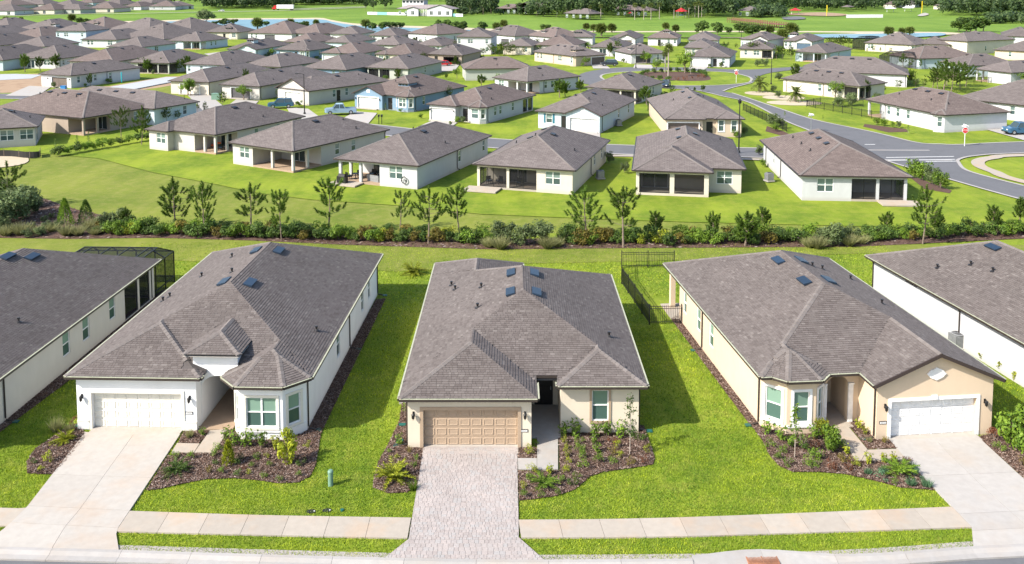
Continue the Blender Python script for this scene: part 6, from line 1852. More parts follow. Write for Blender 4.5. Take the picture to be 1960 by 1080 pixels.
PN = [pine(5.0, k) for k in range(11)]; PS = [pine(3.0, k, 1.2) for k in range(3)]; PD = [pine(6.0, k, 1.7) for k in range(3)]
def pine_at(px, py, top, where, grp, pool=None, wid=1.0, desc='young pine'):
    x, y = at(px, py); h = height_at(x, y, top)
    o = place('pine_tree', random.choice(pool or (PN if h > 3.4 else PS)), x, y, max(h, .8), wid=wid * random.uniform(.82, 1.2))
    later(o, desc, where, 'tree', grp); return o
for px, py, tp in ((336, 440, 340), (392, 450, 347), (480, 444, 350), (539, 461, 362), (628, 447, 340), (766, 438, 365), (820, 467, 357), (880, 450, 355), (1124, 457, 363), (1193, 474, 358), (1253, 450, 406), (1365, 457, 406), (1426, 471, 407), (1456, 444, 397),
                   (1699, 441, 407), (1766, 467, 354), (1793, 447, 406), (1899, 437, 394), (1951, 431, 379), (20, 395, 308), (240, 436, 398)):
    pine_at(px, py, tp, 'standing in the hedge strip', 'young pines in the hedge strip', wid=1.2)
# side hedge between the left houses, and its small trees
for k in range(11):
    t = k / 10; px, py = 112 + 168 * t, 297 - 30 * t
    later(place('hedge_shrub', random.choice(HP[0] + HP[1]), *at(px, py), random.uniform(1.0, 1.5)), 'green hedge shrub', 'in the short side hedge', 'shrub', 'short side hedge')
for px, py, tp in ((106, 288, 264), (148, 284, 257), (170, 281, 251)):
    x, y = at(px, py); later(place('young_tree', K['young'][0], x, y, height_at(x, y, tp)), 'thin sapling', 'beside the short side hedge', 'tree', 'saplings at the side hedge')
NB = 'among the houses left of the tall street lamp'
for px, py, tp in ((232, 262, 204), (271, 277, 202), (320, 236, 204), (340, 232, 210), (356, 226, 187), (394, 222, 193), (425, 206, 172), (378, 214, 196)): pine_at(px, py, tp, 'between taupe and grey houses', 'pines between the left houses', PD)
for px, py, tp in ((48, 138, 104), (77, 136, 109), (108, 132, 104), (138, 122, 110), (285, 140, 114), (275, 138, 109), (310, 139, 112), (344, 139, 112), (356, 139, 108), (362, 140, 116), (243, 121, 110), (4, 133, 115), (443, 131, 114), (510, 129, 116), (518, 128, 115), (544, 137, 120), (592, 131, 123), (616, 137, 124),
                   (684, 139, 124), (695, 139, 120), (721, 145, 122), (761, 153, 131), (637, 87, 71), (656, 86, 71), (728, 91, 74), (739, 91, 77), (757, 90, 77), (573, 79, 71), (554, 85, 75), (626, 83, 74)):
    pine_at(px, py, tp, 'among the far left houses', 'young pines among the far left houses', PD + PS, 1.35)
for px, py, tp in ((792, 83, 72), (805, 87, 74), (824, 89, 75), (858, 87, 74), (869, 84, 74), (889, 84, 75), (903, 88, 76), (980, 89, 74), (1015, 90, 73), (1027, 93, 72), (1042, 89, 75), (1071, 88, 74), (1083, 89, 77), (1096, 89, 76), (1157, 101, 82), (1169, 96, 80), (921, 165, 143), (952, 159, 148), (985, 161, 148), (999, 167, 147),
                   (1027, 171, 149), (1071, 187, 153), (1082, 185, 157), (1111, 175, 154), (1152, 177, 163), (854, 151, 141), (825, 142, 132), (1288, 185, 162), (1316, 179, 166), (1329, 176, 167), (1345, 175, 163), (1238, 201, 166), (1209, 183, 166), (1183, 181, 162)):
    pine_at(px, py, tp, 'among the middle houses', 'young pines around the middle houses', PD + PS, 1.35)
for px, py, tp in ((1436, 110, 79), (1448, 110, 80), (1464, 109, 81), (1486, 113, 86), (1498, 113, 88), (1514, 117, 87), (1385, 89, 79), (1394, 90, 80), (1409, 94, 82), (1316, 97, 79), (1329, 99, 83), (1265, 96, 80), (1278, 98, 81), (1182, 107, 76)):
    pine_at(px, py, tp, 'by the houses above the roundabout', 'young pines above the roundabout', PD + PN[:3], 1.2)
for px, py, tp in ((1728, 130, 101), (1742, 132, 112), (1761, 132, 112), (1776, 130, 115), (1792, 130, 113), (1719, 173, 152), (1655, 188, 150), (1688, 182, 155), (1752, 170, 147), (1768, 171, 150), (1672, 101, 87), (1685, 101, 90), (1660, 101, 91), (1704, 101, 91)):
    pine_at(px, py, tp, 'around the cream palm house', 'pines around the cream palm house', PD, 1.1)
for px, py, tp in ((1795, 170, 125), (1806, 173, 114), (1820, 178, 118), (1838, 172, 122), (1812, 165, 114), (1848, 166, 130), (1785, 168, 134), (1830, 164, 116)):
    pine_at(px, py, tp, 'in the densest pine clump', 'dense pine clump', PD, 1.7, 'tall bushy pine')
for px, py, tp in ((925, 107, 92), (940, 105, 82), (955, 106, 82), (966, 106, 80), (982, 105, 84), (974, 107, 90), (948, 107, 88)): pine_at(px, py, tp, 'in the clump beside the open garage', 'pine clump by the taupe house', PD, 1.6, 'bushy pine')
for px, py, tp in ((1585, 88, 72), (1594, 89, 70), (1604, 90, 70), (1615, 90, 68), (1624, 90, 72), (1610, 91, 75)): pine_at(px, py, tp, 'left of the green pool cage', 'pine clump by the green pool cage', PD, 1.6, 'bushy pine')
# roundabout island and its neighbours
PALM = palmtree(h=10, L=1.9, trunk=.2, bark='palebark'); PHX = palmtree('palm', 4.2, 40, 2.6, False, .3, mass=2.0)
x, y = at(1279, 148); setp(place('cabbage_palm', PALM, x, y, height_at(x, y, 84)), 'tall palm with bare brown trunk on the roundabout island', 'tree')
x, y = at(1273, 139); setp(place('cabbage_palm', PALM, x, y, height_at(x, y, 98)), 'shorter palm behind the tall one on the roundabout island', 'tree')
BL = [broadleaf('leaf_mid', 8, 4.0, 900, .28) for _ in range(2)]; OAK = [broadleaf('leaf_dark', 8, 4.4, 1700, .42, lift=.06) for _ in range(3)]; MYR = broadleaf('leaf_grey', 14, 10, 1900, .6, 22)
x, y = at(1311, 140); setp(place('island_tree', BL[0], x, y, height_at(x, y, 94), wid=.9), 'broad light green tree on the roundabout island', 'tree')
x, y = at(1256, 139); setp(place('island_tree', BL[1], x, y, height_at(x, y, 110), wid=.7), 'small leafy tree at the left of the roundabout island', 'tree')
x, y = at(1322, 142); setp(place('island_tree', K['young'][0], x, y, height_at(x, y, 112), wid=1.6), 'spindly white stemmed tree on the roundabout island', 'tree')
for k in range(26):
    t = k / 25; a = -.4 + t * 6.6
    px, py = 1288 + 62 * math.cos(a), 146 + 8.5 * math.sin(a)
    rd = py > 148 and px > 1290
    later(place('shrub', random.choice(K['red'] if rd else HP[0]), *at(px, py), random.uniform(.8, 1.4)), 'reddish low shrub' if rd else 'green low shrub', 'on the roundabout island', 'shrub', 'shrubs on the roundabout island')
x, y = at(1454, 175); setp(place('date_palm', PHX, x, y, height_at(x, y, 143)), 'feathery date palm nearest the roundabout', 'tree')
x, y = at(1523, 194); setp(place('date_palm', PHX, x, y, height_at(x, y, 163)), 'feathery date palm in a pale oval bed by the fence', 'tree')
for i, (cx, cy) in enumerate(((1520, 196), (1500, 186), (1455, 178))):
    x, y = at(cx, cy)
    sheet('mulch_bed', [(x + 5.4 * math.cos(t * .4) * (1, .8, .6)[i], y + 3.6 * math.sin(t * .4)) for t in range(16)], -.10, 'sand')
for px, py, h, d in ((1604, 203, 2.0, 'round dark shrub left of the black fence'), (1631, 201, 2.6, 'loose round shrub beside the black fence'), (1491, 154, 2.0, 'dark shrub at the road bend before the cream palm house'), (1489, 186, 1.4, 'small shrub beside the stone bed'),
                     (1480, 175, 1.4, 'low shrub right of the first date palm'), (1450, 127, 2.0, 'rounded hedge bush on the lawn facing the roundabout'), (1463, 126, 2.2, 'taller hedge bush on the lawn facing the roundabout')):
    setp(place('shrub', random.choice(BG), *at(px, py), h), d, 'shrub')
for px, py, tp in ((529, 188, 170), (738, 212, 197), (1502, 225, 212), (1738, 255, 238), (1575, 232, 220)):
    x, y = at(px, py); later(place('young_tree', K['young'][0], x, y, height_at(x, y, tp), wid=1.6), 'small staked yard tree', 'along the middle street', 'tree', 'small yard trees along the street')
for px, py, h in ((1480, 240, 2.2), (1492, 245, 2.0), (1484, 250, 1.4), (1425, 258, 1.3), (1408, 262, 1.2), (1750, 338, 2.3), (1766, 344, 2.3), (1784, 352, 2.3), (1800, 360, 2.0), (1678, 238, 1.2), (1692, 240, 1.4), (1720, 244, 1.2), (1708, 243, .9), (1195, 330, 1.4), (1166, 312, 1.6), (1460, 318, 1.0), (1452, 296, 1.4),
                  (862, 240, .8), (805, 226, .9), (905, 233, .8), (915, 232, 1.1), (1070, 238, 1.2), (1105, 235, 1.2), (1378, 252, .9), (1348, 255, 1.0)):
    later(place('shrub', random.choice(BG + HP[1]), *at(px, py), h, wid=.8), 'garden shrub', 'near the middle street', 'shrub', 'garden shrubs near the street houses')
for q in ([(1468, 240), (1500, 250), (1512, 256), (1495, 258), (1465, 250)], [(1655, 236), (1735, 246), (1738, 251), (1700, 252), (1652, 241)], [(1742, 338), (1755, 338), (1822, 363), (1818, 368), (1770, 360)]): sheet('mulch_bed', P_(q), -.12, 'soil')
# yard planting along the walls of the middle houses
yr = random.Random(3)
YP = [(random.choice, 'shrub', BG, (.9, 1.8)), (random.choice, 'shrub', HP[1], (.7, 1.3)), (random.choice, 'shrub', HP[0], (.8, 1.4)), (random.choice, 'pine_tree', PD + PS, (2.4, 4.4)), (random.choice, 'young_tree', [BL[0], BL[1]], (2.4, 3.8))]
YD = ['grey-green yard bush', 'bright green yard shrub', 'dark green yard shrub', 'small yard pine', 'small leafy yard tree']
cnt = [0, 0, 0]
for h, W, D, N in HOUSES:
    if not 84 < N[1] < 212: continue
    for q in range(yr.choice((3, 4, 5, 6))):
        s_ = yr.random()
        if s_ < .4: lx, ly = yr.uniform(.1, .9) * W, -yr.uniform(.5, 1.6)
        elif s_ < .75: lx, ly = W + yr.uniform(.2, 1.6), yr.uniform(.1, .95) * D
        else: lx, ly = -yr.uniform(.3, 1.5), yr.uniform(.1, .95) * D
        if s_ < .4 and .1 * W < lx < .5 * W: continue
        x, y = h.world(lx, ly); px = pix(x, y, 0)[0]
        if not 0 < px < 1960: continue
        b = 0 if px < 560 else (1 if px < 1130 else 2)
        cnt[b] += 1
        k = yr.choices(range(5), (18, 22, 20, 28, 12))[0]
        o = place(YP[k][1], yr.choice(YP[k][2]), x, y, yr.uniform(*YP[k][3]), wid=yr.uniform(.8, 1.1))
        later(o, YD[k], ('in the gardens at left', 'in the gardens at centre', 'in the gardens at right')[b], 'tree' if k > 2 else 'shrub', 'yard plants of the middle houses')
# trees along the pond and bank
SAB = [palmtree(h=4.4, L=2.1, nf=64, trunk=.24, mass=1.7), palmtree(h=3.9, L=2.1, nf=64, trunk=.24, mass=1.7)]
for px, py, tp in ((12, 46, 33), (41, 42, 33), (138, 45, 28), (493, 56, 35), (556, 56, 37), (585, 54, 41), (605, 50, 38), (700, 55, 38), (964, 56, 39), (950, 62, 44), (1122, 60, 45), (1136, 62, 47), (1151, 70, 46), (1171, 63, 46), (1274, 60, 44), (1474, 66, 50), (1498, 77, 56), (1515, 70, 45), (1701, 70, 52), (1726, 69, 54), (1741, 68, 52), (1293, 64, 48), (300, 47, 42)):
    x, y = at(px, py); later(place('cabbage_palm', random.choice(SAB), x, y, height_at(x, y, tp), wid=1.15), 'cabbage palm', 'along the grass bank', 'tree', 'cabbage palms along the bank')
for px, py, tp, w in ((152, 46, 33, 1), (166, 46, 35, 1.1), (430, 50, 35, 1.2), (412, 51, 40, 1), (448, 48, 36, 1), (510, 52, 40, .8), (568, 57, 42, 1.2), (578, 56, 42, 1), (712, 58, 43, 1.1), (733, 58, 42, 1), (746, 57, 41, 1.2), (765, 57, 42, 1.1), (842, 58, 37, .9), (856, 58, 37, .9), (874, 60, 40, 1), (888, 60, 40, .9), (922, 61, 41, 1), (1044, 60, 46, 1.2),
                      (1344, 63, 39, .9), (1334, 64, 55, .8), (1373, 67, 42, .8), (1394, 67, 51, .7), (1415, 63, 43, 1), (1428, 65, 45, 1), (1440, 68, 47, 1.3), (1452, 66, 48, 1.1), (1835, 60, 36, 1), (1850, 61, 32, 1), (1868, 61, 31, 1), (1882, 60, 36, 1), (1858, 62, 40, 1.2)):
    x, y = at(px, py); later(place('oak_tree', random.choice(OAK), x, y, height_at(x, y, tp), wid=w * 1.2), 'dark round oak', 'along the grass bank', 'tree', 'dark oaks along the bank')
x, y = at(396, 50); setp(place('oak_tree', MYR, x, y, height_at(x, y, 17), wid=.8), 'huge grey-green spreading oak by the pond', 'tree')
# dark wood closing the view: one mass
V = []
def wood(n, pxr, pyr, hr, wr=(4, 8)):
    for _ in range(n):
        x, y = at(rng.uniform(*pxr), rng.uniform(*pyr)); h, w = rng.uniform(*hr), rng.uniform(*wr)
        if V and abs(x) > 3000: continue
        m = 70
        p, d = ball(m, (w * .5, w * .5, h * .42), .5)
        p = p + np.array([x, y, h * .56]) + rng.normal(scale=.4, size=(m, 3))
        V.append(quads(p, d + np.array([0, -.3, .4]) + rng.normal(scale=.4, size=d.shape), rng.uniform(.5, 1.1, m), rng.uniform(.4, .8, m)))
wood(60, (390, 520), (12, 15), (9, 14)); wood(40, (440, 540), (8, 14), (12, 18)); wood(140, (500, 700), (5, 10), (8, 13)); wood(160, (380, 720), (-6, 3), (12, 18)); wood(24, (700, 750), (14, 19), (16, 26))
wood(90, (862, 950), (14, 22), (14, 24)); wood(60, (780, 950), (-4, 8), (14, 22)); wood(120, (1050, 1180), (18, 30), (14, 26)); wood(150, (1000, 1420), (-6, 10), (14, 22)); wood(80, (1180, 1300), (14, 26), (6, 12)); wood(90, (1300, 1410), (22, 33), (10, 20))
wood(220, (1400, 1700), (0, 18), (10, 20)); wood(60, (1440, 1500), (24, 34), (4, 8)); wood(220, (1810, 1975), (12, 31), (9, 18)); wood(120, (1680, 1980), (-6, 3), (10, 16)); wood(60, (1890, 1980), (38, 45), (4, 6), (3, 6)); wood(50, (1700, 1800), (8, 16), (5, 11)); wood(120, (-40, 400), (-6, 0), (8, 14)); wood(30, (1010, 1050), (22, 32), (6, 12))
wood(40, (220, 400), (3, 8), (8, 12)); wood(30, (840, 1010), (24, 29), (3, 7), (3, 6))
wood(160, (390, 565), (11, 17), (9, 15)); wood(160, (560, 700), (5, 10), (9, 14)); wood(80, (750, 870), (-2, 4), (12, 20)); wood(140, (860, 950), (15, 26), (12, 22)); wood(200, (1040, 1200), (16, 35), (12, 24), (4, 9)); wood(220, (1180, 1410), (12, 30), (10, 18)); wood(320, (1400, 1690), (8, 21), (9, 16)); wood(120, (1690, 1815), (3, 6), (8, 14)); wood(160, (1800, 1980), (8, 30), (9, 16)); wood(200, (-60, 420), (-8, -1), (10, 16))
setp(put('far_wood', qmesh('far_wood', np.concatenate(V), M['forest'])), kind='stuff')
FT = [broadleaf('forest', 16, 6, 700, .8, 14) for _ in range(3)]
for px, py, tp in ((700, 22, 1), (715, 22, 0), (737, 21, 2), (880, 26, 4), (900, 27, 2), (925, 29, 0), (940, 28, 3), (994, 28, 4), (1028, 31, 4), (1065, 33, 2), (1085, 35, 1), (1110, 36, 0), (1325, 33, 15), (1348, 34, 16), (1404, 33, 19), (1453, 32, 19), (1500, 34, 24)):
    x, y = at(px, py); later(place('broadleaf_tree', random.choice(FT), x, y, height_at(x, y, tp), wid=.75), 'tall dark tree', 'at the edge of the far wood', 'tree', 'tall trees before the far wood')
for px, py, tp in ((1130, 37, 10), (1150, 37, 8), (1215, 38, 6), (1232, 38, 9), (1246, 38, 6), (1262, 37, 5), (1330, 33, 4), (1337, 34, 2), (1343, 33, 6), (1290, 36, 10), (1318, 34, 8)):
    x, y = at(px, py); later(place('cabbage_palm', PALM, x, y, height_at(x, y, tp)), 'tall thin palm', 'around the red playground shade', 'tree', 'tall palms around the playground')

# ------------------------------------------------------------------ fences, lamps, signs, machines, vehicles
def fence(pts, label, h=1.35, fine=True, step=.13, bay=2.3):
    root = empty('fence', *pts[0]); setp(root, label, 'fence')
    ox, oy = pts[0]
    pm = cached(('pk', h), lambda: MB().box(-.011, .011, -.011, .011, .06, h).mesh('picket', M['black']))
    qm = cached(('po', h), lambda: MB().box(-.035, .035, -.035, .035, -.1, h + .06).lathe([(.045, h + .06), (.02, h + .12)], 4).mesh('post', M['black']))
    for (x0, y0), (x1, y1) in zip(pts, pts[1:]):
        L = math.hypot(x1 - x0, y1 - y0); n = max(1, round(L / bay)); a = math.atan2(y1 - y0, x1 - x0)
        for k in range(n):
            bx, by = x0 + (x1 - x0) * k / n - ox, y0 + (y1 - y0) * k / n - oy; bl = L / n
            put('post', qm, root, (bx, by, 0), a)
            for z in (.16, h - .22, h - .06):
                put('rail', cached(('rl', round(bl, 2)), lambda: MB().box(0, bl, -.014, .014, -.016, .016).mesh('rail', M['black'])), root, (bx, by, z), a)
            m = int(bl / step)
            if fine:
                for q in range(1, m):
                    d = bl * q / m; put('picket', pm, root, (bx + math.cos(a) * d, by + math.sin(a) * d, 0), a)
            else:
                mb = MB()
                for q in range(1, m):
                    d = bl * q / m; mb.box(d - .012, d + .012, -.01, .01, .06, h)
                setp(mb.obj('pickets', M['black'], root, (bx, by, 0), a), kind='stuff')
        put('post', qm, root, (x1 - ox, y1 - oy, 0), a)
    return root
fence([at(1290, 512), at(1190, 512), at(1190, 543), at(1243, 621), hR.world(.0, 14.2)], 'black picket fence beside the tan house, around its back lawn')
fence([at(1900, 232), at(1668, 226), at(1544, 204), at(1570, 200), at(1652, 204)], 'long black picket fence left of the long white house', 1.3, False)
fence([at(1422, 211), at(1475, 236), at(1506, 252)], 'black picket fence along the road beside the tan stone trimmed house', 1.3, False)
fence([at(1850, 160), at(1906, 157)], 'short black fence behind the dense pine clump', 1.3, False)
fence([at(1240, 212), at(1262, 205), at(1268, 214)], 'short black fence right of the pale blue house', 1.3, False)
sf = empty('silt_fence', *at(-30, 300)); setp(sf, 'low black silt fence curving across the grass at the left edge', 'fence')
sp = smooth([at(*p) for p in ((-30, 298), (20, 298), (50, 301), (76, 300), (77, 294))], 4)
vs = [(p[0] - sf.location.x, p[1] - sf.location.y, z) for p in sp for z in (-.1, .75)]
MB().add(vs, [(2 * i, 2 * i + 2, 2 * i + 3, 2 * i + 1) for i in range(len(sp) - 1)]).obj('fabric', M['black'], sf)
for p in sp[::3]: MB().box(-.03, .03, -.03, .03, -.1, .9).obj('stake', M['bark'], sf, (p[0] - sf.location.x, p[1] - sf.location.y, 0))

def street_lamp(px, py, top, label, arm=True, lantern=False):
    x, y = at(px, py); h = height_at(x, y, top)
    root = empty('street_lamp', x, y); setp(root, label, 'street lamp', 'street lamps')
    MB().tube([(0, 0, -.1), (0, 0, h * .5), (0, 0, h)], [.11, .09, .06], 8).obj('pole', M['black'], root)
    MB().lathe([(.22, 0), (.2, .25), (.12, .35)], 8).obj('base', M['black'], root)
    if lantern:
        MB().lathe([(.08, h), (.22, h + .1), (.26, h + .42), (.30, h + .45), (.05, h + .7)], 8).obj('lantern', M['dark'], root)
    else:
        MB().tube([(0, 0, h - .1), (-.5, 0, h + .1), (-1.0, 0, h + .12)], .04, 6).obj('arm', M['black'], root)
        MB().box(-1.55, -.9, -.16, .16, h + .06, h + .18).obj('lamp_head', M['dark'], root)
street_lamp(583, 218, 142, 'tall black street lamp before the gabled grey house')
street_lamp(1414, 292, 199, 'black lantern street lamp beside the junction houses', lantern=True)
for px, py, tp, t in ((484, 100, 74, 'slim street lamp before a pale blue gable'), (733, 70, 53, 'slim street lamp near the pond houses'), (770, 112, 86, 'slim street lamp among the middle houses'), (1217, 130, 76, 'slim street lamp before the white gabled house'), (1476, 161, 110, 'slim street lamp right of the roundabout'), (1419, 72, 60, 'slim street lamp by the white two tone house'), (1065, 68, 53, 'slim street lamp below the grass bank'), (316, 55, 46, 'small street lamp at the pond edge')):
    street_lamp(px, py, tp, t)
def text(body, size, mat, parent, loc, rot, name='lettering'):
    c = bpy.data.curves.new(name, 'FONT'); c.body = body; c.size = size; c.align_x = 'CENTER'; c.align_y = 'CENTER'; c.extrude = .002
    c.materials.append(M[mat])
    t = bpy.data.objects.new(name, c); COL.objects.link(t)
    me = bpy.data.meshes.new_from_object(t.evaluated_get(bpy.context.evaluated_depsgraph_get()))
    bpy.data.objects.remove(t)
    o = bpy.data.objects.new(name, me); o.location = loc; o.rotation_euler = rot
    return link(o, parent)
def stop_sign(px, py, label, rz=0.0):
    x, y = at(px, py); root = empty('stop_sign', x, y, 0, rz); setp(root, label, 'sign', 'stop signs')
    MB().box(-.04, .04, -.03, .03, -.1, 2.9).obj('post', M['white'], root)
    def octo(r, y0, y1):
        p = [(r * math.cos(math.pi / 8 + k * math.pi / 4), r * math.sin(math.pi / 8 + k * math.pi / 4)) for k in range(8)]
        return MB().add([(a, y0, 2.25 + b) for a, b in p] + [(a, y1, 2.25 + b) for a, b in p], [tuple(range(8)), tuple(range(15, 7, -1))] + [(k, 8 + k, 8 + (k + 1) % 8, (k + 1) % 8) for k in range(8)])
    bd = octo(.47, -.06, -.045).obj('border', M['white'], root); octo(.42, -.068, -.061).obj('sign_plate', M['red'], root)
    text('STOP', .34, 'white', root, (0, -.072, 2.25), (R(90), 0, 0))
    for k, z in ((0, 2.86), (1, 3.04)):
        b = MB().box(-.5, .5, -.012, .012, -.09, .09).obj('street_name_blade', M['white'], root, (0, 0, z), k * R(90))
stop_sign(1846, 279, 'red stop sign with white name blades at the junction')
stop_sign(1409, 158, 'red stop sign on the tip of the roundabout island')
x, y = at(1552, 252); rt = empty('street_sign', x, y); setp(rt, 'white street name sign seen from above beside the road', 'sign')
MB().box(-.035, .035, -.035, .035, -.1, 2.7).obj('post', M['steel'], rt)
for k in (0, 1): MB().box(-.55, .55, -.015, .015, -.1, .1).obj('street_name_blade', M['white'], rt, (0, 0, 2.6 + .2 * k), R(20 + 90 * k))

def ac_unit(x, y, yaw, label):
    root = empty('air_conditioner', x, y, 0, yaw); setp(root, label, 'air conditioner', 'air conditioners beside house walls')
    MB().box(-.5, .5, -.5, .5, -.05, .08).obj('pad', M['concrete'], root)
    c = MB()
    for sx in (-.40, .36):
        for sy in (-.40, .36): c.box(sx, sx + .04, sy, sy + .04, .08, .92)
    c.box(-.36, .36, -.36, .36, .08, .90); c.obj('casing', M['grey'], root)
    lv = cached('louver', lambda: MB().box(-.355, .355, -.385, -.362, 0, .035).mesh('louver', M['steel']))
    for s in range(4):
        for k in range(9): put('louver', lv, root, (0, 0, .14 + k * .083), s * math.pi / 2)
    t = MB(); t.lathe([(.41, .92), (.41, .96), (.33, .975)], 20); t.obj('top_cap', M['grey'], root)
    g = MB()
    for r in (.1, .17, .24, .31):
        pts = [(r * math.cos(a * .3142), r * math.sin(a * .3142), .99) for a in range(21)]
        g.tube(pts, .008, 3, cap=False)
    g.obj('fan_grille', M['black'], root)
    return root
x, y = at(1832, 665); ac_unit(x, y, yQ, 'grey air conditioner against the white wall at the right edge')
ac_unit(*hC.world(-5.95, 5.3), 0, 'grey air conditioner half hidden left of the cream middle house')
ac_unit(*at(1149, 341), .2, 'dark air conditioner right of the cream two bay screened house')
ac_unit(*at(1472, 346), .3, 'air conditioner left of the white house near the junction')
ac_unit(*at(1184, 240), .3, 'air conditioner beside the pale blue house')
ac_unit(*at(1266, 238), .1, 'small air conditioner left of the tan stone trimmed house')
ac_unit(*at(228, 155), .3, 'air conditioner beside the long white house with open plot')
hr = empty('hose_reel', *h2['f'].world(h2['f'].W - 2.0, .3), .0, h2['f'].yaw); setp(hr, 'coiled black hose on the white wall corner', 'hose reel')
for k in range(4): MB().tube([((.30 + .03 * k) * math.cos(a * .4), -.06 - .02 * k, .85 + (.34 + .03 * k) * math.sin(a * .4)) for a in range(17)], .018, 5).obj('hose_coil', M['black'], hr)
MB().box(-.12, .12, -.05, 0, .75, .95).obj('reel_bracket', M['grey'], hr)

# pool cages further off
def far_cage(px, py, px2, py2, depth, h, label, arc=False):
    a, b = at(px, py), at(px2, py2); yaw = math.atan2(b[1] - a[1], b[0] - a[0]); L = math.hypot(b[0] - a[0], b[1] - a[1])
    root = empty('pool_cage', *a, 0, yaw); setp(root, label, 'pool cage')
    cage_build(root, 0, L, 0.2, depth, h, h + 1.0, 6, 3, 1.6)
far_cage(1682, 127, 1752, 131, 8, 3.0, 'black pool cage attached to the pale house right of the pines')
far_cage(1631, 94, 1656, 96, 10, 3.4, 'green-black pool cage left of the far cream house')

# kerb inlet, meter covers, utility post
x, y = at(1459, 1074); rt = empty('storm_drain', x, y, .045, R(1)); setp(rt, 'rusty double storm drain grate set in the kerb', 'drain grate')
fr = MB(); W2 = .66
for x0, x1, y0, y1 in ((-W2, W2, -.30, -.25), (-W2, W2, .25, .30), (-W2, -W2 + .05, -.25, .25), (W2 - .05, W2, -.25, .25), (-.03, .03, -.25, .25)): fr.box(x0, x1, y0, y1, -.02, .05)
fr.obj('frame', M['rust'], rt)
gm = MB().box(-.016, .016, -.25, .25, -.02, .045).mesh('bar', M['rust'])
for sg in (-1, 1):
    for k in range(10): put('bar', gm, rt, (sg * (.075 + k * .056), 0, 0))
MB().box(-W2, W2, -.28, .28, -.05, -.03).obj('pit', M['black'], rt)
x, y = at(633, 929); rt = empty('utility_post', x, y); setp(rt, 'green utility post on the lawn between the white and cream houses', 'utility post')
MB().lathe([(.125, -.1), (.125, .62)], 14).obj('post', M['green'], rt, smooth=False); MB().lathe([(.135, .62), (.135, .70), (.10, .76), (.03, .78)], 14).obj('cap', M['green'], rt)
for i, (px, py, d) in enumerate(((596, 979, 'left dark water meter cover in the lawn by the sidewalk'), (626, 977, 'right dark water meter cover in the lawn by the sidewalk'))):
    rt = empty('meter_cover', *at(px, py)); setp(rt, d, 'meter cover')
    MB().prism([(.22 * math.cos(a * .63), .15 * math.sin(a * .63)) for a in range(10)], -.1, .015).obj('lid', M['dark'], rt); MB().box(.10, .16, -.03, .03, .016, .022).obj('reader', M['white'], rt)
rt = empty('water_valve', *at(655, 977)); setp(rt, 'small teal valve cap in the lawn beside the meter covers', 'valve cap'); MB().lathe([(.09, -.05), (.09, .05), (.06, .06)], 8).obj('cap', M['teal'], rt)
for px, py, d in ((770, 815, 'teal valve box lid left of the cream middle house'), (765, 846, 'second teal valve box lid nearer the street'), (152, 817, 'teal hose bib cover left of the cream garage')):
    rt = empty('valve_box', *at(px, py)); setp(rt, d, 'valve box'); MB().box(-.18, .18, -.13, .13, -.05, .09).obj('lid', M['teal'], rt)
rt = empty('mailbox', *at(728, 236)); setp(rt, 'pair of black mailboxes on posts by the street', 'mailbox')
for sx in (-.25, .25):
    MB().box(sx - .05, sx + .05, -.05, .05, -.2, 1.1).obj('post', M['black'], rt); MB().box(sx - .14, sx + .14, -.28, .28, 1.1, 1.45).obj('box', M['black'], rt)
rt = empty('transformer_box', *at(414, 190)); setp(rt, 'green transformer box beside a driveway', 'transformer'); MB().box(-.8, .8, -.6, .6, -.1, 1.1).obj('cabinet', M['green'], rt); MB().box(-.84, .84, -.64, .64, 1.1, 1.2).obj('lid', M['green'], rt)
rt = empty('waste_bin', *at(122, 175)); setp(rt, 'bright blue waste bin at the drive of the long white house', 'bin'); bl = plain('bin_blue', (.03, .22, .55), .5); MB().box(-.5, .5, -.4, .4, 0, 1.1).obj('body', bl, rt); MB().box(-.55, .55, -.45, .45, 1.1, 1.2).obj('lid', bl, rt)
rt = empty('utility_riser', *at(233, 158)); setp(rt, 'turquoise riser pipe on the edge of the foundation slab', 'pipe'); MB().tube([(0, 0, 0), (0, 0, 2.4)], .14, 8).obj('pipe', plain('turquoise', (.05, .45, .50), .5), rt)

# porch furniture
def chair_mesh(mat):
    mb = MB(); mb.box(-.3, .3, -.3, .3, .36, .46).box(-.3, .3, .24, .32, .46, .95)
    for sx in (-.29, .24):
        mb.box(sx, sx + .05, -.3, .3, .60, .65)
        for sy in (-.29, .25): mb.box(sx, sx + .05, sy, sy + .05, 0.07, .6)
    return mb.mesh('chair_frame', M[mat])
def chair(h, x, y, rz, mat, label):
    wx, wy = h.world(x, y); root = empty('porch_chair', wx, wy, 0, h.yaw + rz); setp(root, label, 'chair', 'porch chairs')
    put('chair_frame', cached(('ch', mat), lambda: chair_mesh(mat)), root)
    put('cushion', cached(('cu', mat), lambda: MB().box(-.27, .27, -.28, .22, .461, .54).mesh('cushion', M['bluegrey' if mat == 'black' else mat])), root)
f = h2['f']
chair(f, 1.2, 1.3, 2.6, 'black', 'black porch chair nearest the outer corner of the furnished porch'); chair(f, 2.0, 2.6, .8, 'black', 'black porch chair at the back of the furnished porch'); chair(f, 3.2, 3.6, 0, 'black', 'black porch chair by the porch sliding door'); chair(f, 4.6, 2.9, -1.2, 'black', 'black porch chair beside the blue cushioned sofa')
wx, wy = f.world(1.9, 1.7); rt = empty('porch_table', wx, wy, 0, f.yaw); setp(rt, 'round dark table between the porch chairs', 'table'); MB().lathe([(.5, .70), (.5, .74)], 12).obj('table_top', M['black'], rt); MB().lathe([(.3, .07), (.05, .12), (.05, .7)], 8).obj('pedestal', M['black'], rt)
